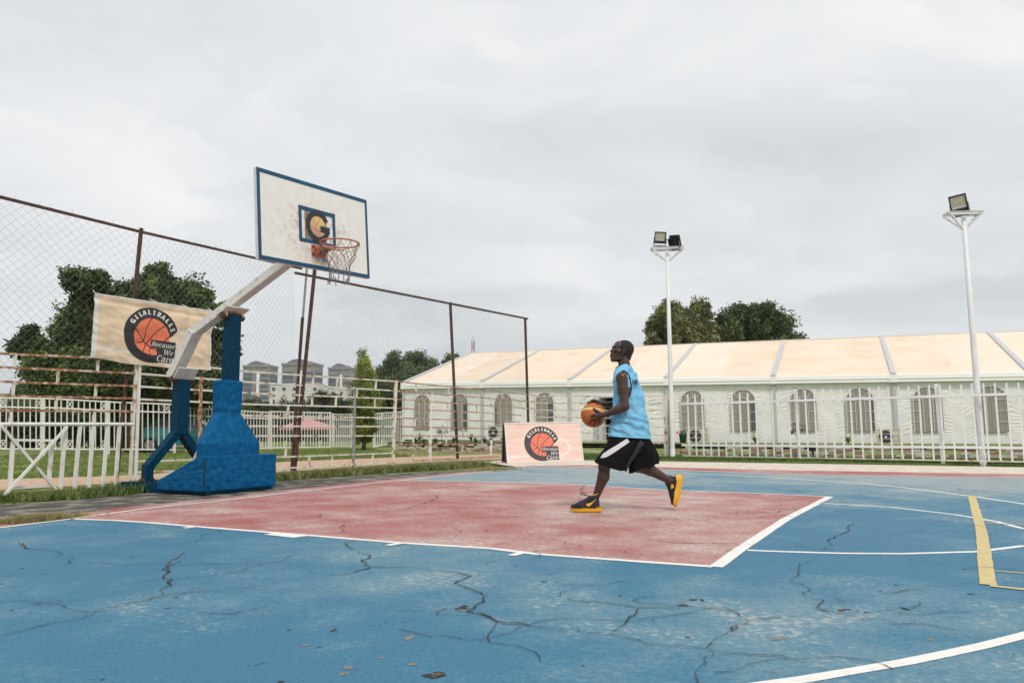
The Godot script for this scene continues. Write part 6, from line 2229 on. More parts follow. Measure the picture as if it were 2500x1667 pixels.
# a cloth tube through rings [left end, right end, centre z, half depth], open at both ends
func ring_point(rings: Array, v: float, a: float) -> Vector3:
	var n := rings.size() - 1
	var i := clampi(int(v * n), 0, n - 1)
	var t := v * n - i
	var o := []
	for q in 4:
		o.append(rings[clampi(i - 1 + q, 0, n)])
	var L: Vector3 = (o[1][0] as Vector3).cubic_interpolate(o[2][0], o[0][0], o[3][0], t)
	var Rr: Vector3 = (o[1][1] as Vector3).cubic_interpolate(o[2][1], o[0][1], o[3][1], t)
	var hz := lerpf(o[1][2], o[2][2], t)
	var c := (L + Rr) * 0.5
	var half := (Rr - L) * 0.5
	var ca := cos(a)
	var sa := sin(a)
	# a slightly boxy oval
	var sq := pow(pow(absf(ca), 2.4) + pow(absf(sa), 2.4), -1.0 / 2.4)
	return c + half * ca * sq + LEFT * hz * sa * sq


func cloth_tube(rings: Array, nu: int, nv: int, fold: Callable) -> SurfaceTool:
	var s := begin()
	var grid := []
	for j in nv + 1:
		var row := []
		for i in nu:
			var a := TAU * i / nu
			var v := float(j) / nv
			var p := ring_point(rings, v, a)
			var du := ring_point(rings, v, a + 0.03) - ring_point(rings, v, a - 0.03)
			var dv := ring_point(rings, minf(v + 0.02, 1.0), a) - ring_point(rings, maxf(v - 0.02, 0.0), a)
			var n := du.cross(dv).normalized()
			if n.dot(p - (ring_point(rings, v, a + PI))) < 0.0:
				n = -n
			row.append(p + n * (fold.call(p, v, a) as float))
		grid.append(row)
	for j in nv:
		for i in nu:
			var l := (i + 1) % nu
			quad(s, grid[j][i], grid[j][l], grid[j + 1][l], grid[j + 1][i])
	return s


# the place on a cloth tube's near side that has this profile position
func on_cloth(rings: Array, want: Vector2, fold: Callable, lift: float) -> Vector3:
	var v := 0.6
	var a := PI * 0.5
	for it in 16:
		var p := ring_point(rings, v, a)
		var pv := ring_point(rings, minf(v + 0.02, 1.0), a)
		var pa := ring_point(rings, v, a + 0.03)
		var gv := (Vector2(pv.x, pv.y) - Vector2(p.x, p.y)) / 0.02
		var ga := (Vector2(pa.x, pa.y) - Vector2(p.x, p.y)) / 0.03
		var er := want - Vector2(p.x, p.y)
		var det := gv.x * ga.y - gv.y * ga.x
		if absf(det) < 1e-6:
			break
		v = clampf(v + (er.x * ga.y - er.y * ga.x) / det * 0.7, 0.0, 0.97)
		a = clampf(a + (gv.x * er.y - gv.y * er.x) / det * 0.7, 0.05, PI - 0.05)
	var q := ring_point(rings, v, a)
	return q + (q - ring_point(rings, v, a + PI)).normalized() * ((fold.call(q, v, a) as float) + lift)


func local_part(called: String, s: SurfaceTool, m: Material, parent: Node3D, smooth := true) -> MeshInstance3D:
	var mi := obj(called, s, m, null, "", smooth)
	remove_child(mi)
	taken.erase(called)
	mi.name = called
	parent.add_child(mi, true)
	return mi


func make_person() -> void:
	M.skin = mottled(128, noise(161, 0.03, 3), [[0.0, Color(0.045, 0.021, 0.014)], [1.0, Color(0.075, 0.036, 0.024)]], 0.3, 0.36)
	M.hair = mottled(128, noise(162, 0.12, 3), [[0.0, Color(0.010, 0.009, 0.009)], [1.0, Color(0.024, 0.021, 0.020)]], 0.06, 0.85, 3.0)
	M.jersey = mottled(256, noise(163, 0.012, 3), [[0.0, Color(0.16, 0.46, 0.68)], [1.0, Color(0.22, 0.54, 0.77)]], 0.6, 0.8)
	M.shorts = plain(0.007, 0.0075, 0.008, 0.8)
	M.shorts.metallic_specular = 0.25
	M.shoe_navy = plain(0.008, 0.012, 0.02, 0.6)
	M.shoe_yellow = plain(0.82, 0.43, 0.03, 0.5)
	var o := Vector3(4.134, 0.005, 0.179)
	var T := thing("person", "person in a sky blue sleeveless top and black shorts running with a basketball", "person", o)
	T.basis = Basis(Vector3(0.9131, 0, -0.4078), Vector3.UP, Vector3(0.4078, 0, 0.9131))
	var hip := Vector3(0.44, 0.70, -0.07)
	var sh := Vector3(0.395, 1.235, -0.06)
	var ball := Vector3(0.085, 0.884, -0.03)
	# ---- skin
	var s := begin()
	var shoulder_l := Vector3(0.352, 1.222, 0.105)
	var elbow_l := Vector3(0.374, 0.952, 0.15)
	var wrist_l := Vector3(0.190, 0.884, 0.105)
	var shoulder_r := Vector3(0.45, 1.232, -0.215)
	var elbow_r := Vector3(0.40, 0.975, -0.25)
	var wrist_r := Vector3(0.195, 0.985, -0.10)
	var knee_l := Vector3(0.185, 0.43, 0.03)
	var ankle_l := Vector3(0.092, 0.12, 0.0)
	var knee_r := Vector3(0.475, 0.405, -0.165)
	var ankle_r := Vector3(0.80, 0.262, -0.185)
	var prims := [
		[0, hip + Vector3(0, 0.06, 0), sh + Vector3(-0.012, -0.10, -0.01), 0.085, 0.085], [0, sh + LEFT * 0.10 + Vector3(-0.015, -0.01, 0), sh - LEFT * 0.10 + Vector3(-0.015, -0.01, 0), 0.045, 0.045],
		[0, sh, Vector3(0.382, 1.42, -0.08), 0.062, 0.052],
		[0, shoulder_l, shoulder_l.lerp(elbow_l, 0.4), 0.056, 0.047], [0, shoulder_l.lerp(elbow_l, 0.4), elbow_l, 0.047, 0.037], [0, elbow_l, elbow_l.lerp(wrist_l, 0.35), 0.036, 0.040], [0, elbow_l.lerp(wrist_l, 0.35), wrist_l, 0.040, 0.025],
		[0, shoulder_r, elbow_r, 0.054, 0.037], [0, elbow_r, elbow_r.lerp(wrist_r, 0.35), 0.036, 0.039], [0, elbow_r.lerp(wrist_r, 0.35), wrist_r, 0.039, 0.025],
		[0, hip + LEFT * 0.07, knee_l, 0.068, 0.056], [0, knee_l, knee_l + Vector3(-0.012, -0.02, 0), 0.054, 0.05], [0, knee_l.lerp(ankle_l, 0.05), knee_l.lerp(ankle_l, 0.36) + Vector3(0.018, 0, 0), 0.050, 0.054], [0, knee_l.lerp(ankle_l, 0.36) + Vector3(0.018, 0, 0), ankle_l, 0.053, 0.031],
		[0, hip - LEFT * 0.07, knee_r, 0.068, 0.058], [0, knee_r, knee_r.lerp(ankle_r, 0.36) + Vector3(0.012, 0.02, 0), 0.053, 0.055], [0, knee_r.lerp(ankle_r, 0.36) + Vector3(0.012, 0.02, 0), ankle_r, 0.054, 0.031]]
	field_mesh(s, prims, Vector3(0.0, 0.04, -0.36), Vector3(0.92, 1.43, 0.25), 0.0115, 0.02)
	# head
	var yaw := Basis(Vector3.UP, deg_to_rad(14))
	var hc := Vector3(0.388, 1.503, -0.085)
	var hp := func(x: float, y: float, z: float) -> Vector3: return hc + yaw * (Vector3(x, y, 1.5) - Vector3(0.388, 1.503, 1.5)) + yaw * Vector3(0, 0, z)
	var head := [
		[1, hc, Vector3(0.091, 0.084, 0.074), yaw * Basis(Vector3(0, 0, 1), 0.25)],
		[0, hp.call(0.345, 1.475, 0), hp.call(0.312, 1.425, 0), 0.062, 0.044], [0, hp.call(0.345, 1.525, 0), hp.call(0.33, 1.48, 0), 0.058, 0.056],
		[0, hp.call(0.278, 1.405, -0.012), hp.call(0.278, 1.405, 0.012), 0.021, 0.021], [0, hp.call(0.36, 1.42, -0.04), hp.call(0.285, 1.40, -0.018), 0.02, 0.016], [0, hp.call(0.36, 1.42, 0.04), hp.call(0.285, 1.40, 0.018), 0.02, 0.016],
		[0, hp.call(0.288, 1.513, 0), hp.call(0.266, 1.484, 0), 0.010, 0.013], [0, hp.call(0.276, 1.481, -0.012), hp.call(0.276, 1.481, 0.012), 0.012, 0.012],
		[0, hp.call(0.265, 1.455, -0.014), hp.call(0.265, 1.455, 0.014), 0.0115, 0.0115], [0, hp.call(0.264, 1.434, -0.012), hp.call(0.264, 1.434, 0.012), 0.012, 0.012],
		[0, hp.call(0.292, 1.529, -0.034), hp.call(0.292, 1.529, 0.034), 0.012, 0.012],
		[0, hp.call(0.30, 1.487, 0.042), hp.call(0.325, 1.48, 0.056), 0.014, 0.014], [0, hp.call(0.30, 1.487, -0.042), hp.call(0.325, 1.48, -0.056), 0.014, 0.014],
		[0, hp.call(0.358, 1.485, 0.075), hp.call(0.349, 1.447, 0.072), 0.011, 0.008], [0, hp.call(0.368, 1.487, 0.081), hp.call(0.366, 1.46, 0.08), 0.011, 0.009],
		[0, hp.call(0.358, 1.485, -0.075), hp.call(0.349, 1.447, -0.072), 0.011, 0.008],
		[0, Vector3(0.385, 1.47, -0.083), Vector3(0.382, 1.34, -0.078), 0.052, 0.053]]
	field_mesh(s, head, Vector3(0.22, 1.33, -0.20), Vector3(0.51, 1.62, 0.03), 0.0042, 0.009)
	# near hand spread on the ball's side, far hand over its top
	var on_ball := func(x: float, y: float, lift: float) -> Vector3:
		var d := Vector2(x - ball.x, y - ball.y)
		var r := 0.115 + lift
		if d.length() > r * 0.98:
			d = d.normalized() * r * 0.98
		return Vector3(ball.x + d.x, ball.y + d.y, ball.z + sqrt(maxf(0.0, r * r - d.length_squared())))
	var hand := [[0, wrist_l, Vector3(0.158, 0.876, 0.104), 0.025, 0.022]]
	for f in [[Vector2(0.128, 0.892), Vector2(0.095, 0.884), Vector2(0.066, 0.874), 0.0092], [Vector2(0.122, 0.874), Vector2(0.080, 0.844), Vector2(0.046, 0.806), 0.0095], [Vector2(0.127, 0.857), Vector2(0.104, 0.818), Vector2(0.088, 0.778), 0.0092], [Vector2(0.142, 0.846), Vector2(0.144, 0.818), Vector2(0.150, 0.792), 0.0085]]:
		var a: Vector3 = on_ball.call(f[0].x, f[0].y, 0.016)
		var b: Vector3 = on_ball.call(f[1].x, f[1].y, 0.018)
		var c: Vector3 = on_ball.call(f[2].x, f[2].y, 0.008)
		hand.append([0, Vector3(0.160, 0.874, 0.102), a, 0.017, 0.012])
		hand.append([0, a, b, f[3] + 0.001, f[3]])
		hand.append([0, b, c, f[3], f[3] - 0.0012])
	var th: Vector3 = on_ball.call(0.126, 0.915, 0.018)
	hand.append([0, Vector3(0.168, 0.888, 0.105), th, 0.015, 0.011])
	hand.append([0, th, on_ball.call(0.090, 0.942, 0.010), 0.0105, 0.009])
	field_mesh(s, hand, Vector3(0.02, 0.75, -0.02), Vector3(0.22, 0.98, 0.16), 0.0036, 0.006)
	var far := [[0, wrist_r, Vector3(0.155, 1.003, -0.085), 0.024, 0.021]]
	var top := func(x: float, z: float, lift: float) -> Vector3:
		var d := Vector2(x - ball.x, z - ball.z)
		var r := 0.115 + lift
		return Vector3(x, ball.y + sqrt(maxf(0.0, r * r - d.length_squared())), z)
	for f in [[Vector2(0.118, -0.04), Vector2(0.088, -0.022), Vector2(0.052, -0.008), 0.0092], [Vector2(0.112, -0.062), Vector2(0.074, -0.055), Vector2(0.034, -0.046), 0.0095], [Vector2(0.116, -0.084), Vector2(0.078, -0.085), Vector2(0.042, -0.082), 0.009], [Vector2(0.124, -0.10), Vector2(0.095, -0.11), Vector2(0.066, -0.112), 0.0083]]:
		var a: Vector3 = top.call(f[0].x, f[0].y, 0.020)
		var b: Vector3 = top.call(f[1].x, f[1].y, 0.024)
		var c: Vector3 = top.call(f[2].x, f[2].y, 0.009)
		far.append([0, Vector3(0.150, 1.006, -0.08), a, 0.017, 0.012])
		far.append([0, a, b, f[3] + 0.001, f[3]])
		far.append([0, b, c, f[3], f[3] - 0.0012])
	var t1: Vector3 = top.call(0.142, -0.016, 0.015)
	far.append([0, Vector3(0.165, 0.998, -0.07), t1, 0.014, 0.011])
	far.append([0, t1, top.call(0.122, 0.014, 0.009), 0.0105, 0.009])
	field_mesh(s, far, Vector3(0.0, 0.93, -0.17), Vector3(0.23, 1.06, 0.06), 0.0036, 0.006)
	local_part("body", s, M.skin, T)
	# hair: the skull a little larger, trimmed at the hairline and nape
	var hs := begin()
	field_mesh(hs, [[1, hc + Vector3(0.003, 0.002, 0), Vector3(0.0945, 0.0865, 0.0775), yaw * Basis(Vector3(0, 0, 1), 0.25)], [0, hp.call(0.405, 1.46, 0), hp.call(0.40, 1.42, 0), 0.060, 0.052]], Vector3(0.26, 1.36, -0.20), Vector3(0.51, 1.62, 0.03), 0.005, 0.012,
		[[Vector3(0.328, 1.55, 0), Vector3(-1, 0.16, 0).normalized()], [Vector3(0.36, 1.452, 0), Vector3(-0.55, -0.85, 0).normalized()], [Vector3(0.40, 1.40, 0), Vector3(0, -1, 0)]])
	local_part("hair", hs, M.hair, T)
	var eye := begin()
	for q in [-0.03, 0.03]:
		add_lathe(eye, Transform3D(yaw * Basis(Vector3(0, 0, 1), PI * 0.5), hp.call(0.287, 1.506, q)), [Vector2(0.008, 0.0), Vector2(0.006, 0.004), Vector2(0, 0.006)], 10)
	local_part("eye", eye, plain(0.25, 0.22, 0.2, 0.3), T)

	# ---- sleeveless top
	var f1 := noise(171, 5.0, 3)
	var f2 := noise(172, 14.0, 2)
	var rings := [
		[Vector3(0.222, 0.690, -0.06), Vector3(0.607, 0.662, -0.06), 0.168], [Vector3(0.240, 0.76, -0.06), Vector3(0.604, 0.742, -0.06), 0.166], [Vector3(0.260, 0.85, -0.06), Vector3(0.588, 0.845, -0.06), 0.160],
		[Vector3(0.282, 0.95, -0.06), Vector3(0.562, 0.96, -0.06), 0.158], [Vector3(0.290, 1.06, -0.06), Vector3(0.526, 1.085, -0.06), 0.160], [Vector3(0.290, 1.15, -0.06), Vector3(0.496, 1.195, -0.06), 0.164],
		[Vector3(0.292, 1.225, -0.06), Vector3(0.468, 1.28, -0.06), 0.155], [Vector3(0.298, 1.282, -0.065), Vector3(0.446, 1.338, -0.065), 0.112], [Vector3(0.312, 1.318, -0.075), Vector3(0.431, 1.374, -0.075), 0.064]]
	var wrinkle := func(p: Vector3, v: float, a: float) -> float:
		var drape := sin(a * 9.0 + 3.0 * f1.get_noise_3d(p.x, p.y, p.z)) * 0.017 * smoothstep(0.30, 0.5, v) * smoothstep(0.95, 0.6, v) * smoothstep(-0.2, 0.9, cos(a))
		var band := sin((p.y * 1.0 + p.x * 0.35) * 75.0 + 4.0 * f1.get_noise_3d(p.x * 0.7, p.y * 1.5, p.z)) * 0.0125 * smoothstep(0.02, 0.10, v) * smoothstep(0.45, 0.2, v) * (0.45 + 0.55 * smoothstep(0.4, -0.7, cos(a)))
		return drape + band + 0.022 * f1.get_noise_3d(p.x * 1.3, p.y * 1.5, p.z * 1.3) * smoothstep(1.0, 0.7, v) + 0.003 * f2.get_noise_3d(p.x, p.y, p.z)
	var top_shirt := local_part("tank_top", cloth_tube(rings, 96, 80, wrinkle), M.jersey, T)
	var navy := plain(0.012, 0.022, 0.045, 0.8)
	var trim := begin()
	var neck := []
	for i in 32:
		neck.append(ring_point(rings, 0.995, TAU * i / 32.0))
	add_tube(trim, neck, 0.0065, 5, true)
	local_part("neck_trim", trim, navy, T)
	# near armhole: its navy edge lies on the cloth, the arm's skin shows inside it
	var hole := []
	var mid := on_cloth(rings, Vector2(0.384, 1.165), wrinkle, 0.004)
	for i in 36:
		var a := TAU * i / 36.0
		hole.append(on_cloth(rings, Vector2(0.384 + cos(a) * 0.050 + sin(a) * -0.012, 1.165 + sin(a) * 0.125), wrinkle, 0.006))
	var tb := begin()
	add_tube(tb, hole, 0.0065, 5, true)
	local_part("armhole_trim", tb, navy, T)
	var gap := begin()
	for i in 36:
		tri(gap, mid, hole[i], hole[(i + 1) % 36])
	local_part("side_skin", gap, M.skin, T)
	# printed letters across the upper back
	var tm := TextMesh.new()
	var sf := SystemFont.new()
	sf.font_names = PackedStringArray(["Droid Serif"])
	sf.font_weight = 700
	tm.text = "SM"
	tm.font = sf
	tm.font_size = 48
	tm.pixel_size = 0.062 / 48.0
	tm.depth = 0.003
	var lp := ring_point(rings, 0.61, 0.52)
	var out := Vector3(0.80, 0.22, 0.56).normalized()
	var xx := Vector3(0.62, 0.10, -0.78)
	xx = (xx - out * xx.dot(out)).normalized()
	var lt := MeshInstance3D.new()
	lt.name = "back_print"
	lt.mesh = tm
	lt.material_override = navy
	lt.transform = Transform3D(Basis(xx, out.cross(xx), out), lp + out * 0.016)
	T.add_child(lt, true)

	# ---- loose shorts
	var leg_f := [
		[Vector3(0.262, 0.725, -0.06), Vector3(0.575, 0.715, -0.06), 0.122], [Vector3(0.226, 0.655, -0.035), Vector3(0.560, 0.635, -0.035), 0.132], [Vector3(0.176, 0.565, 0.0), Vector3(0.490, 0.535, 0.0), 0.130],
		[Vector3(0.134, 0.500, 0.015), Vector3(0.425, 0.450, 0.015), 0.124], [Vector3(0.100, 0.455, 0.02), Vector3(0.372, 0.366, 0.02), 0.122]]
	var leg_r := [
		[Vector3(0.275, 0.72, -0.06), Vector3(0.575, 0.71, -0.06), 0.12], [Vector3(0.345, 0.63, -0.09), Vector3(0.618, 0.635, -0.09), 0.128], [Vector3(0.400, 0.53, -0.135), Vector3(0.668, 0.555, -0.135), 0.128],
		[Vector3(0.418, 0.43, -0.155), Vector3(0.690, 0.485, -0.155), 0.122], [Vector3(0.425, 0.336, -0.165), Vector3(0.684, 0.425, -0.165), 0.118]]
	var swing := func(p: Vector3, v: float, a: float) -> float:
		return 0.014 * f1.get_noise_3d(p.x * 1.3, p.y * 0.8, p.z * 1.3) * smoothstep(0.0, 0.3, v) + 0.009 * sin(a * 6.0 + v * 3.0) * v + 0.003 * f2.get_noise_3d(p.x, p.y, p.z)
	var st := cloth_tube(leg_f, 72, 44, swing)
	st.append_from(cloth_tube(leg_r, 72, 44, swing).commit(), 0, Transform3D())
	var sho := local_part("shorts", st, M.shorts, T)
	# pale diagonal stripe and the grey side panel on the near leg
	var band_mesh := func(path: Array, w0: float, w1: float) -> SurfaceTool:
		var bs := begin()
		var prev := []
		for i in 25:
			var t := i / 24.0
			var q: Vector2 = (path[0] as Vector2).lerp(path[1], t)
			var d := ((path[1] as Vector2) - (path[0] as Vector2)).normalized()
			var hw: float = lerpf(w0, w1, t) * 0.5 * minf(1.0, (1.0 - t) * 6.0 + 0.05)
			var cur := []
			for e in [-1.0, 0.0, 1.0]:
				var want := q + Vector2(-d.y, d.x) * hw * float(e)
				# find the ring angle and height whose profile place is there
				var v := 0.5
				var a := PI * 0.5
				for it in 14:
					var p := ring_point(leg_f, v, a)
					var pv := ring_point(leg_f, minf(v + 0.02, 1.0), a)
					var pa := ring_point(leg_f, v, a + 0.03)
					var gv := (Vector2(pv.x, pv.y) - Vector2(p.x, p.y)) / 0.02
					var ga := (Vector2(pa.x, pa.y) - Vector2(p.x, p.y)) / 0.03
					var er := want - Vector2(p.x, p.y)
					var det := gv.x * ga.y - gv.y * ga.x
					if absf(det) < 1e-6:
						break
					v = clampf(v + (er.x * ga.y - er.y * ga.x) / det * 0.8, 0.0, 0.98)
					a = clampf(a + (gv.x * er.y - gv.y * er.x) / det * 0.8, 0.05, PI - 0.05)
				var p2 := ring_point(leg_f, v, a)
				var nn := (p2 - ring_point(leg_f, v, a + PI)).normalized()
				cur.append(p2 + nn * ((swing.call(p2, v, a) as float) + 0.005))
			if i > 0:
				for e in 2:
					quad(bs, prev[e], prev[e + 1], cur[e + 1], cur[e])
			prev = cur
		return bs
	local_part("stripe", band_mesh.call([Vector2(0.400, 0.650), Vector2(0.150, 0.490)], 0.038, 0.045), plain(0.62, 0.60, 0.63, 0.6), T)
	local_part("side_panel", band_mesh.call([Vector2(0.525, 0.640), Vector2(0.375, 0.352)], 0.05, 0.04), plain(0.030, 0.033, 0.034, 0.6), T)

	# ---- shoes: local frame with toe along -x, sole down
	var near_t := Transform3D(Basis(Vector3.UP, deg_to_rad(-8)), Vector3(0.0, 0.0, 0.005))
	shoe(T, near_t, true)
	var toe := Vector3(-0.215, -0.977, 0.0)
	var up := Vector3(-0.90, 0.20, -0.40)
	up = (up - toe * up.dot(toe)).normalized()
	var bx := Basis(-toe, up, (-toe).cross(up))
	shoe(T, Transform3D(bx, Vector3(0.882, 0.166, -0.185)), false)
	# ---- the ball
	var B := thing("basketball", "orange and cream basketball held in the running person's hands", "basketball", o + T.basis * ball)
	B.basis = T.basis
	var sp := SphereMesh.new()
	sp.radius = 0.115
	sp.height = 0.23
	sp.radial_segments = 48
	sp.rings = 24
	var leather := mottled(128, noise(181, 0.3, 2), [[0.0, Color(0.40, 0.10, 0.025)], [1.0, Color(0.52, 0.15, 0.04)]], 0.05, 0.55)
	var sm := MeshInstance3D.new()
	sm.name = "ball"
	sm.mesh = sp
	sm.material_override = leather
	B.add_child(sm)
	var cream := plain(0.72, 0.46, 0.16, 0.55)
	for k in [[Vector3(0.10, 0.82, -0.28), 0.20, 0.15], [Vector3(-0.85, 0.15, 0.5), -0.62, 0.13]]:
		var ax: Vector3 = (k[0] as Vector3).normalized()
		var q := along(Vector3.ZERO, ax)
		var bs := begin()
		for i in 64:
			for e in 4:
				var P := []
				for c in [[i, e], [i + 1, e], [i + 1, e + 1], [i, e + 1]]:
					var lat: float = k[1] + k[2] * (c[1] / 4.0 - 0.5) * 2.0
					var lon: float = TAU * c[0] / 64.0
					P.append(q * Vector3(cos(lat) * cos(lon), sin(lat), cos(lat) * sin(lon)) * 0.1156)
				quad(bs, P[0], P[1], P[2], P[3])
		local_part("cream_panel", bs, cream, B)
		for lt2 in [k[1] - k[2], k[1] + k[2]]:
			var pts := []
			for i in 48:
				var lon := TAU * i / 48.0
				pts.append(q * Vector3(cos(lt2) * cos(lon), sin(lt2), cos(lt2) * sin(lon)) * 0.1150)
			var ss := begin()
			add_tube(ss, pts, 0.0019, 4, true)
			local_part("seam", ss, M.dark_grey, B)


func shoe(T: Node3D, t: Transform3D, near: bool) -> void:
	# upper as a field, sole as a shaped slab
	var s := begin()
	var pr := [[0, Vector3(-0.115, 0.040, 0), Vector3(-0.05, 0.052, 0), 0.024, 0.034], [0, Vector3(-0.05, 0.050, 0.012), Vector3(0.09, 0.052, 0.008), 0.030, 0.034], [0, Vector3(-0.05, 0.050, -0.012), Vector3(0.09, 0.052, -0.008), 0.030, 0.034],
		[0, Vector3(-0.045, 0.062, 0), Vector3(0.07, 0.112, 0), 0.030, 0.040], [0, Vector3(0.088, 0.06, 0), Vector3(0.085, 0.135, 0), 0.040, 0.041], [0, Vector3(0.06, 0.11, 0), Vector3(0.075, 0.135, 0), 0.038, 0.038]]
	field_mesh(s, pr, Vector3(-0.17, -0.01, -0.07), Vector3(0.17, 0.19, 0.07), 0.006, 0.016, [[Vector3(0.08, 0.158, 0), Vector3(-0.25, 1, 0).normalized()], [Vector3(0, 0.012, 0), Vector3(0, -1, 0)]])
	var u := begin()
	u.append_from(s.commit(), 0, t)
	var up := local_part("shoe", u, M.shoe_navy, T)
	var sole := begin()
	var plan := [[-0.148, 0.002, 0.022, 0.012, 0.030], [-0.135, 0.024, 0.010, 0.004, 0.034], [-0.10, 0.042, 0.003, 0.0, 0.032], [-0.05, 0.047, 0.0, 0.0, 0.032], [0.0, 0.040, 0.0, 0.0, 0.040], [0.05, 0.038, 0.0, 0.0, 0.042], [0.10, 0.041, 0.0, 0.0, 0.046], [0.135, 0.038, 0.002, 0.0, 0.052], [0.150, 0.026, 0.008, 0.006, 0.054], [0.156, 0.004, 0.016, 0.014, 0.052]]
	for i in plan.size() - 1:
		var a: Array = plan[i]
		var b: Array = plan[i + 1]
		for e in [1.0, -1.0]:
			var q := [Vector3(a[0], a[4], e * a[1] * 0.94), Vector3(b[0], b[4], e * b[1] * 0.94), Vector3(b[0], b[4] * 0.4, e * b[1] * 1.06), Vector3(a[0], a[4] * 0.4, e * a[1] * 1.06), Vector3(b[0], b[2], e * b[1] * 0.96), Vector3(a[0], a[2], e * a[1] * 0.96)]
			for k in 6:
				q[k] = t * (q[k] as Vector3)
			quad(sole, q[0], q[1], q[2], q[3])
			quad(sole, q[3], q[2], q[4], q[5])
		quad(sole, t * Vector3(a[0], a[2], a[1] * 0.96), t * Vector3(b[0], b[2], b[1] * 0.96), t * Vector3(b[0], b[2], -b[1] * 0.96), t * Vector3(a[0], a[2], -a[1] * 0.96))
		quad(sole, t * Vector3(a[0], a[4], a[1] * 0.94), t * Vector3(b[0], b[4], b[1] * 0.94), t * Vector3(b[0], b[4], -b[1] * 0.94), t * Vector3(a[0], a[4], -a[1] * 0.94))
	local_part("sole", sole, M.shoe_yellow, up)
	# side mark: a tapering hooked sweep on the outer wall
	var mk := begin()
	var sd := 1.0
	var last := []
	for i in 17:
		var q := i / 16.0
		var p := Vector2(0.105, 0.116).lerp(Vector2(0.012, 0.062), q)
		p += Vector2(-0.012, -0.018) * sin(PI * q)
		if q > 0.8:
			p += Vector2(0.0, 0.012) * (q - 0.8) * 5.0
		var w := 0.0015 + 0.0115 * pow(sin(PI * clampf(q * 0.85, 0.0, 1.0)), 1.5) * (0.4 + q)
		var z := 0.0455 - maxf(0.0, p.y - 0.075) * 0.06
		var cur := [t * Vector3(p.x - w * 0.3, p.y + w, sd * z * (1.0 if p.y + w < 0.1 else 0.97)), t * Vector3(p.x + w * 0.3, p.y - w, sd * z)]
		if i > 0:
			quad(mk, last[0], cur[0], cur[1], last[1])
		last = cur
	local_part("side_mark", mk, M.shoe_yellow, up)
	var cl := begin()
	var ring := []
	for i in 20:
		var a := TAU * i / 20.0
		ring.append(t * Vector3(0.078 + cos(a) * 0.043, 0.153 + cos(a) * 0.011, sin(a) * 0.040))
	add_tube(cl, ring, 0.004, 4, true)
	local_part("collar_trim", cl, M.shoe_yellow, up)
	var lc := begin()
	for i in 5:
		var x := -0.045 + i * 0.02
		var y := 0.088 + i * 0.0095
		add_tube(lc, [t * Vector3(x, y - 0.012, 0.026), t * Vector3(x - 0.004, y + 0.004, 0), t * Vector3(x, y - 0.012, -0.026)], 0.003, 4)
	if near:
		for k in [[Vector3(0.035, 0.145, 0.01), Vector3(-0.015, 0.155, 0.02), Vector3(-0.045, 0.148, 0.015), Vector3(-0.03, 0.17, 0.0), Vector3(0.02, 0.165, 0.005)], [Vector3(0.035, 0.14, 0), Vector3(-0.03, 0.16, 0.02), Vector3(-0.048, 0.20, 0.02), Vector3(-0.035, 0.215, 0.01)], [Vector3(0.03, 0.14, -0.01), Vector3(-0.02, 0.165, 0.0), Vector3(-0.025, 0.21, 0.0), Vector3(-0.005, 0.24, 0.0)]]:
			var pts := []
			for i in k.size() - 1:
				for q in 5:
					pts.append(t * (k[i] as Vector3).cubic_interpolate(k[i + 1], k[maxi(i - 1, 0)], k[mini(i + 2, k.size() - 1)], q / 5.0))
			pts.append(t * (k[-1] as Vector3))
			add_tube(lc, pts, 0.0026, 4)
	local_part("lace", lc, M.shoe_navy, up)


# ---------------------------------------------------------------- small things along the marquee
func ac_unit(label: String, foot: Vector3, w: float, turn: float, rusty_cage: bool) -> void:
	var T := thing("air_conditioner", label, "air conditioner", foot)
	var q := Basis(Vector3.UP, turn)
	var h := w * 0.78
	var s := begin()
	add_box(s, Transform3D(q, foot + Vector3(0, 0.09 + h * 0.5, 0)), Vector3(w, h, 0.3))
	obj("casing", s, plain(0.62, 0.58, 0.5, 0.6), T)
	var f := begin()
	add_lathe(f, Transform3D(q * Basis(Vector3.RIGHT, PI * 0.5), foot + q * Vector3(-w * 0.14, 0.09 + h * 0.48, 0.151)), [Vector2(0, 0.0), Vector2(h * 0.41, 0.0), Vector2(h * 0.43, 0.012), Vector2(h * 0.40, 0.012), Vector2(h * 0.38, 0.004), Vector2(0, 0.004)], 24)
	obj("fan_grille", f, M.dark_grey, T)
	var hub := begin()
	add_lathe(hub, Transform3D(q * Basis(Vector3.RIGHT, PI * 0.5), foot + q * Vector3(-w * 0.14, 0.09 + h * 0.48, 0.158)), [Vector2(0, 0), Vector2(0.05, 0.0), Vector2(0.05, 0.012), Vector2(0, 0.014)], 12)
	obj("fan_hub", hub, M.pole_white, T)
	var sk := begin()
	for x in [-0.4, 0.4]:
		add_box(sk, Transform3D(q, foot + q * Vector3(x * w, 0.045, 0)), Vector3(0.06, 0.09, 0.34))
	obj("stand", sk, M.rusty, T)
	var m: Material = M.rust_paint if rusty_cage else M.pole_white
	var c := []
	for k in [Vector3(-1, 0, 1), Vector3(1, 0, 1), Vector3(1, 0, -1), Vector3(-1, 0, -1)]:
		c.append(foot + q * (k * Vector3(w * 0.56, 0, 0.22)))
	var up := Vector3(0, h + 0.16, 0)
	for i in 4:
		rod("cage_bar", c[i], c[i] + up, 0.014, m, T)
		for y in [0.14, 0.4, 0.66, 1.0]:
			if i != 2:
				rod("cage_bar", c[i] + up * y, c[(i + 1) % 4] + up * y, 0.011, m, T)


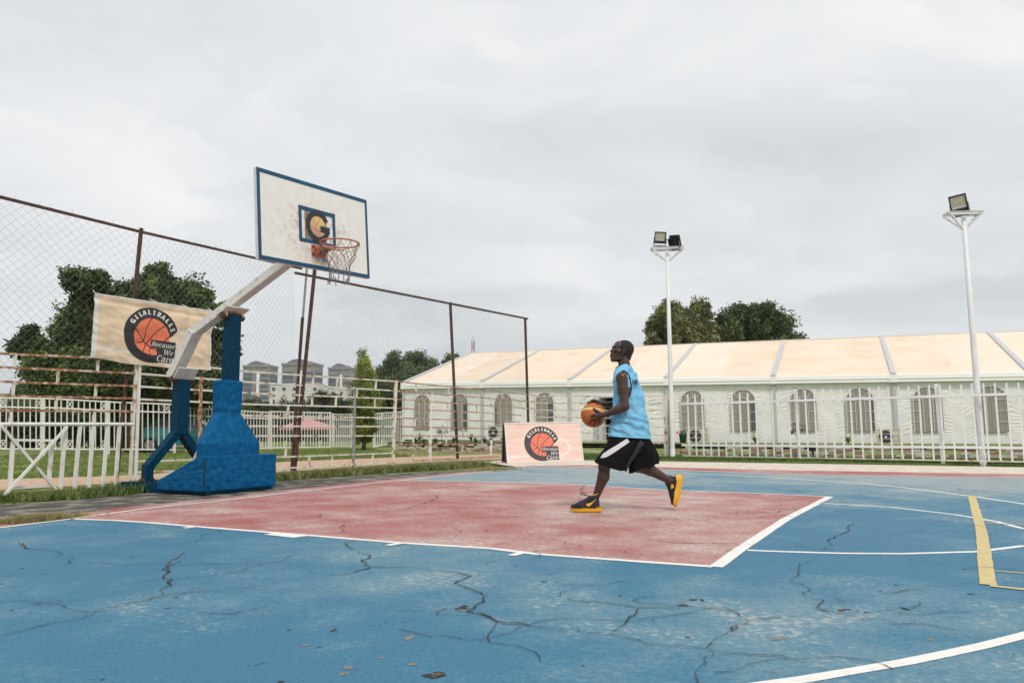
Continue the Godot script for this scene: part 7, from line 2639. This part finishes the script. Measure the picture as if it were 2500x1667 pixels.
func spiky_plant(called: String, label: String, foot: Vector3, n: int, length: float, droop: float, w: float, m: Material, category: String, group := "") -> void:
	var T := thing(called, label, category, foot, group)
	var s := begin()
	for i in n:
		var a := TAU * i / n + rng.randf_range(-0.3, 0.3)
		var d := Vector3(cos(a), 0, sin(a))
		var side := Vector3(-d.z, 0, d.x)
		var tilt := rng.randf_range(0.25, 1.0)
		var prev := foot + Vector3(0, 0.08, 0)
		var pw := w * 0.6
		for k in range(1, 6):
			var t := k / 5.0
			var p := foot + Vector3(0, 0.08, 0) + d * length * tilt * t + Vector3.UP * length * (t * (1.25 - tilt * 0.5) - droop * t * t)
			var cw := w * (1.0 - t) * (1.0 if k > 1 else 1.2)
			quad(s, prev - side * pw, p - side * cw, p + side * cw, prev + side * pw)
			prev = p
			pw = cw
	obj("leaves", s, m, T)
	rod("stem", foot - Vector3(0, 0.05, 0), foot + Vector3(0, 0.1, 0), 0.03, M.bark, T)


func make_yard_things() -> void:
	ac_unit("beige air conditioner in a rusty cage under the window beside the green bin", Vector3(-2.947, 0.025, -28.673), 0.86, 0.1, true)
	ac_unit("air conditioner in a red-rusted cage by the marquee column, right of the yellow-green shrub", Vector3(5, -0.008, -29.462), 0.80, 0.1, true)
	ac_unit("white-caged air conditioner partly hidden behind the pink A-frame board", Vector3(-13.254, 0.256, -27.566), 0.82, 0.1, false)
	var bo: Vector3 = Vector3(-3.39, 0.06, -27.725)
	var B := thing("litter_bin", "dark green litter bin with an orange swing flap left of the caged air conditioner", "litter bin", bo)
	var g := plain(0.006, 0.055, 0.045, 0.4)
	var s := begin()
	add_lathe(s, Transform3D(Basis(), bo), [Vector2(0, 0), Vector2(0.13, 0), Vector2(0.175, 0.42), Vector2(0.185, 0.43), Vector2(0.18, 0.46), Vector2(0.17, 0.47)], 18)
	obj("body", s, g, B, "", true)
	var l := begin()
	add_lathe(l, Transform3D(Basis(), bo), [Vector2(0.172, 0.468), Vector2(0.165, 0.52), Vector2(0.13, 0.59), Vector2(0.07, 0.63), Vector2(0, 0.64)], 18)
	obj("lid", l, g, B, "", true)
	var f := begin()
	add_lathe(f, Transform3D(Basis(Vector3(0.2, 0, 1).normalized(), 0.25), bo + Vector3(-0.045, 0.02, 0.06)), [Vector2(0.13, 0.50), Vector2(0.115, 0.565), Vector2(0.06, 0.61), Vector2(0, 0.62)], 14)
	obj("flap", f, plain(0.75, 0.20, 0.10, 0.5), B)

	var palm := plain(0.10, 0.15, 0.03, 0.5)
	var lime := plain(0.24, 0.27, 0.045, 0.5)
	spiky_plant("shrub", "spiky yellow-green plant in the bed below the second window right of the light pole", Vector3(-0.221, 0.085, -28.006), 12, 0.62, 0.35, 0.05, lime, "plant")
	spiky_plant("shrub", "yellow-green shrub below the window left of the red-caged air conditioner", Vector3(3.514, 0.058, -28.383), 13, 0.60, 0.3, 0.045, lime, "plant")
	spiky_plant("young_palm", "young palm in the bed under the marquee's leftmost window", Vector3(-17.048, 0.188, -26.012), 10, 0.62, 0.45, 0.05, palm, "plant")
	spiky_plant("young_palm", "young palm in the bed by the second marquee window, behind the rail fence", Vector3(-13.867, 0.173, -26.075), 10, 0.60, 0.45, 0.05, palm, "plant")
	for k in [[Vector3(-16.617, 0.098, -25.111), "leftmost, left of the young palm"], [Vector3(-16.269, 0.096, -25.308), "just right of the leftmost young palm"], [Vector3(-15.463, 0.101, -25.184), "by the thin sapling left of the fence post"], [Vector3(-14.368, 0.104, -25.223), "left of the second young palm"], [Vector3(-12.867, 0.095, -24.915), "right of the second young palm"], [Vector3(-12.484, 0.112, -25.129), "nearest the white-caged air conditioner"]]:
		spiky_plant("seedling", "dark green bedding plant, " + k[1], k[0], 9, 0.3, 0.2, 0.06, M.seedling, "plant", "bedding plants by the marquee")
	for k in [[Vector3(-15.459, 0.153, -25.757), "thin leafless-looking sapling between the two left marquee windows"], [Vector3(1.566, 0.06, -27.862), "thin sapling below the third window right of the light pole"]]:
		var o: Vector3 = k[0]
		var T := thing("sapling", k[1], "sapling", o)
		rod("stem", o, o + Vector3(0.02, 0.78, 0), 0.012, M.bark, T)
		var sp := leaf_spray(9, 7, 0.10, 0.03, 0.0)
		var w := []
		var c := []
		for i in 12:
			w.append(Transform3D(Basis(Vector3.UP, rng.randf() * TAU), o + Vector3(rng.randf_range(-0.3, 0.3), 0.45 + rng.randf() * 0.42, rng.randf_range(-0.2, 0.2))))
			c.append(Color(0.07, 0.10, 0.03))
		scatter("leaves", T, sp, w, c, M.leaf)
	for k in [[Vector3(-10.339, 0.002, -18.262), "black garden spike lamp by the brick edging, left of the chain-link fence's end"], [Vector3(1.809, 0.005, -16.446), "black garden spike lamp behind the picket fence, left one"], [Vector3(3.921, -0.01, -15.443), "black garden spike lamp behind the picket fence, right one near the middle post"]]:
		var o: Vector3 = k[0]
		var T := thing("garden_lamp", k[1], "garden lamp", o)
		rod("stake", o - Vector3(0, 0.1, 0), o + Vector3(0, 0.17, 0), 0.025, M.black, T)
		var h := begin()
		add_box(h, Transform3D(Basis(Vector3.RIGHT, 0.3), o + Vector3(0, 0.22, 0)), Vector3(0.20, 0.10, 0.12))
		obj("lamp_head", h, M.black, T)
		var gl := begin()
		add_box(gl, Transform3D(Basis(Vector3.RIGHT, 0.3), o + Vector3(0, 0.275, 0.0)), Vector3(0.18, 0.012, 0.1))
		obj("lens", gl, M.lens, T)
	# loose brick edging of the planting beds
	edging("loose reddish brick edging along the bed behind the picket fence", Vector3(-0.124, -0.037, -15.939), Vector3(9.844, 0.04, -15.773), 5)
	edging("loose reddish brick edging along the bed left of the A-frame board", Vector3(-13.239, -0.002, -18.938), Vector3(-7.605, 0.044, -18.643), 4)
	var hose := begin()
	var pts := []
	for i in 30:
		var t := i / 29.0
		pts.append((Vector3(2.104, 0.067, -16.026) as Vector3).lerp(Vector3(3.947, 0.074, -15.215), t) + Vector3(0, -0.09 * sin(t * PI) + 0.015 * sin(t * 17.0), 0.05 * sin(t * 9.0)))
	add_tube(hose, pts, 0.012, 6)
	tag(obj("hose", hose, plain(0.03, 0.06, 0.13, 0.5), null, "", true), "dark blue hose trailing over the brick edging behind the picket fence", "hose")
	# chairs stacked in the dark doorway
	var co: Vector3 = tent(2.46, 0.14, 0.7)
	var C := thing("chair_stack", "stack of dark red chairs inside the marquee's open doorway", "chairs", co)
	var red := plain(0.16, 0.03, 0.02, 0.5)
	for i in 5:
		var y := 0.42 + i * 0.16
		bar("seat", co + Vector3(-0.22, y, 0.02 * i), co + Vector3(0.22, y, 0.02 * i), 0.42, 0.05, red, C)
		rod("frame", co + Vector3(-0.22, y - 0.4, -0.2), co + Vector3(-0.2, y + 0.42, 0.24), 0.012, M.lens, C)
		rod("frame", co + Vector3(0.22, y - 0.4, -0.2), co + Vector3(0.2, y + 0.42, 0.24), 0.012, M.lens, C)
	# a far street lamp behind the hoop's rear strut
	var so: Vector3 = Vector3(-45.054, 1.073, -35.523)
	var L := thing("street_lamp", "tiny white street lamp far off between the two blue posts of the hoop stand", "street lamp", Vector3(so.x, -0.06, so.z))
	var ls := begin()
	var tp: Vector3 = Vector3(-44.957, 2.634, -35.368)
	add_tube(ls, [Vector3(so.x, -0.06, so.z), tp, Vector3(-44.998, 2.9, -35.309), Vector3(-45.162, 3.068, -35.194)], [0.09, 0.06, 0.05, 0.05], 6)
	obj("pole", ls, M.pole_white, L, "", true)
	var lh := begin()
	add_box(lh, Transform3D(Basis(), Vector3(-45.235, 3.068, -35.153)), Vector3(0.45, 0.1, 0.2))
	obj("lamp_head", lh, M.pole_white, L)


func edging(label: String, a: Vector3, b: Vector3, rows: int) -> void:
	var T := thing("brick_edging", label, "edging", a)
	var s := begin()
	var dir := (b - a).normalized()
	var q := along(Vector3.ZERO, dir)
	var tones := [Color(0.36, 0.22, 0.18), Color(0.48, 0.38, 0.33), Color(0.55, 0.49, 0.44), Color(0.28, 0.16, 0.13), Color(0.56, 0.51, 0.47)]
	var len := a.distance_to(b)
	for r in rows:
		var x := rng.randf_range(0.0, 0.2)
		while x < len:
			var w := rng.randf_range(0.17, 0.24)
			if rng.randf() < (0.94 if r < 2 else 0.6):
				s.set_color(tones[rng.randi() % 5])
				add_box(s, Transform3D(q * Basis(Vector3(0, 0, 1), rng.randf_range(-0.04, 0.04)), a + dir * (x + w * 0.5) + Vector3(0, -0.06 + r * 0.072, 0) + q.x * rng.randf_range(-0.03, 0.03)), Vector3(0.11, w - 0.012, 0.066))
			x += w
	var m := StandardMaterial3D.new()
	m.vertex_color_use_as_albedo = true
	m.roughness = 0.9
	obj("brick", s, m, T, "stuff")


# ---------------------------------------------------------------- grass and weeds
func tuft(sd: int, blades: int, lean_by: float, w: float) -> ArrayMesh:
	var r := RandomNumberGenerator.new()
	r.seed = sd
	var s := begin()
	for i in blades:
		var a := r.randf() * TAU
		var d := Vector3(cos(a), 0, sin(a))
		var o := Vector3(r.randfn(0, 0.16), 0, r.randfn(0, 0.16))
		var side := Vector3(-d.z, 0, d.x) * w
		var h := r.randf_range(0.6, 1.1)
		var l := lean_by * r.randf_range(0.3, 1.3)
		var m := o + d * l * 0.35 + Vector3.UP * h * 0.6
		var e := o + d * l + Vector3.UP * h
		quad(s, o - side, m - side * 0.8, m + side * 0.8, o + side)
		tri(s, m - side * 0.8, e, m + side * 0.8)
	s.generate_normals()
	return s.commit()


func sow(called: String, label: String, category: String, mesh: Mesh, where: Callable, n: int, h0: float, h1: float, tones: Array, wide := 1.0) -> void:
	var t := []
	var c := []
	for i in n:
		var p: Vector3 = where.call()
		var h := rng.randf_range(h0, h1)
		t.append(Transform3D(Basis(Vector3.UP, rng.randf() * TAU).scaled(Vector3(h * wide, h, h * wide)), p))
		var q := rng.randf() * (tones.size() - 1)
		var k := mini(int(q), tones.size() - 2)
		c.append((tones[k] as Color).lerp(tones[k + 1], q - k))
	tag(scatter(called, null, mesh, t, c, M.leaf), label, category)


func make_weeds() -> void:
	var ga := [Color(0.05, 0.085, 0.018), Color(0.11, 0.17, 0.03), Color(0.22, 0.25, 0.07), Color(0.36, 0.31, 0.15)]
	var gl := [Color(0.07, 0.12, 0.02), Color(0.14, 0.215, 0.035), Color(0.22, 0.28, 0.06), Color(0.33, 0.32, 0.13)]
	var gb := [Color(0.045, 0.085, 0.012), Color(0.10, 0.175, 0.022), Color(0.17, 0.24, 0.045)]
	var dry := [Color(0.16, 0.15, 0.055), Color(0.32, 0.28, 0.13), Color(0.46, 0.39, 0.22)]
	var t1 := tuft(1, 11, 0.5, 0.028)
	var t2 := tuft(2, 14, 0.9, 0.022)
	var br := leaf_spray(21, 10, 0.45, 0.17, -0.5)
	var n := noise(191, 0.35, 3)
	var A := Vector3(-5.4, -0.06, 1.5)
	var B: Vector3 = Vector3(-7.767, 0, -12.895)
	var C: Vector3 = Vector3(-17.323, 0.006, -22.413)
	var D0: Vector3 = Vector3(-22.426, 0.155, -7.375)
	var field := func() -> Vector3:
		for q in 8:
			var u := rng.randf()
			var v := pow(rng.randf(), 1.5)
			var p := A.lerp(B, u).lerp(D0.lerp(C, u), v)
			p.y = -0.065
			if n.get_noise_2d(p.x, p.z) > -0.25 + rng.randf_range(-0.3, 0.3) and not on_path(p):
				return p
		return Vector3(-16, -0.1, -6)
	sow("field_grass", "ragged green grass covering the field beyond the rail fence", "grass", t1, field, 18000, 0.03, 0.085, gl, 1.3)
	var fr := func() -> Vector3:
		var u := rng.randf()
		return Vector3(lerpf(-2.8, 13.0, u), 0.03, rng.randf_range(-13.4, -11.12))
	sow("strip_grass", "mown bright green grass on the strip under the picket fence", "grass", t1, fr, 12000, 0.04, 0.09, gb, 1.4)
	# weeds along the foot of the near fences
	var P := [Vector3(-2.408, 0, 2.393), Vector3(-2.703, 0, 1.747), Vector3(-2.396, 0, 1.35), Vector3(-2.31, 0, 0.842), Vector3(-2.419, 0, 0.384)]
	var left := func() -> Vector3:
		var k := rng.randi() % 4
		var p := (P[k] as Vector3).lerp(P[k + 1], rng.randf()) + Vector3(rng.randfn(-0.22, 0.22), 0, rng.randfn(0, 0.1))
		p.y = -0.04
		return p
	sow("verge_grass", "grass and weeds along the foot of the gate at the left edge", "weeds", t2, left, 1000, 0.035, 0.11, ga)
	sow("verge_weeds", "low broad-leaved weeds along the asphalt edge by the gate", "weeds", br, left, 420, 0.05, 0.10, [Color(0.05, 0.10, 0.015), Color(0.09, 0.17, 0.025), Color(0.16, 0.25, 0.05)])
	var base := func() -> Vector3:
		return Vector3(-2.25 + rng.randfn(0, 0.22), -0.03, 0.45 + rng.randfn(0, 0.22))
	sow("stand_weeds", "tall weeds sprouting round the rear of the hoop's base frame", "weeds", t2, base, 110, 0.06, 0.19, [Color(0.04, 0.075, 0.02), Color(0.10, 0.16, 0.04), Color(0.17, 0.22, 0.07)])
	var Q := [Vector3(-2.713, 0, -2.335), Vector3(-2.615, 0, -3.671), Vector3(-2.572, 0, -4.74), Vector3(-2.419, 0, -5.824), Vector3(-2.036, 0, -6.732), Vector3(-2.114, 0, -8.174)]
	var right := func() -> Vector3:
		var k := rng.randi() % 5
		var p := (Q[k] as Vector3).lerp(Q[k + 1], rng.randf()) + Vector3(rng.randfn(-0.12, 0.2), 0, rng.randfn(0, 0.15))
		p.y = -0.04
		return p
	sow("fence_grass", "long half-dry grass along the foot of the chain-link fence right of the hoop", "grass", t2, right, 2400, 0.04, 0.14, [Color(0.06, 0.09, 0.02), Color(0.14, 0.17, 0.045), Color(0.27, 0.26, 0.1), Color(0.40, 0.34, 0.18)])
	sow("fence_weeds", "leafy weeds among the long grass at the chain-link fence's foot", "weeds", br, right, 140, 0.06, 0.14, [Color(0.05, 0.10, 0.015), Color(0.12, 0.2, 0.03)])
	var mound := func() -> Vector3:
		var g: Vector3 = Vector3(0.202, 0, 2.897)
		var e := Vector3(0.12, 0, -1.0).normalized()
		return g + e * rng.randfn(0, 0.2) + Vector3(rng.randfn(-0.05, 0.08), -0.02 - g.y, 0)
	sow("dry_tuft", "mound of dry grass growing on the asphalt by the baseline, lower left", "grass", t2, mound, 420, 0.03, 0.09, dry)
	var corner := func() -> Vector3:
		var g: Vector3 = Vector3(-0.51, 0, -5.942)
		return g + Vector3(rng.randfn(0, 0.18), -0.02 - g.y, rng.randfn(0, 0.3))
	sow("dry_tuft", "dry grass clump at the court's far corner left of the A-frame board", "grass", t2, corner, 260, 0.03, 0.10, dry)
	var crumbs := func() -> Vector3:
		return Vector3(rng.randf_range(-1.9, -0.3), -0.024, rng.randf_range(-6.5, 4.0))
	sow("verge_stubble", "sparse dry stubble on the asphalt verge behind the baseline", "grass", t1, crumbs, 260, 0.01, 0.03, dry, 1.6)


func on_path(p: Vector3) -> bool:
	# the bare track keeps clear of grass
	var poly := PackedVector2Array([Vector2(-7.404, -0.620), Vector2(-6.215, -2.549), Vector2(-8.442, -8.338), Vector2(-7.518, -12.564), Vector2(-6.222, -16.193), Vector2(-3.743, -12.030), Vector2(-4.413, -9.867), Vector2(-4.619, -7.171), Vector2(-4.430, -4.449), Vector2(-4.433, -1.689), Vector2(-4.640, 0.771), Vector2(-4.2, 5), Vector2(-9, 8), Vector2(-12, 4)])
	return Geometry2D.is_point_in_polygon(Vector2(p.x, p.z), poly)
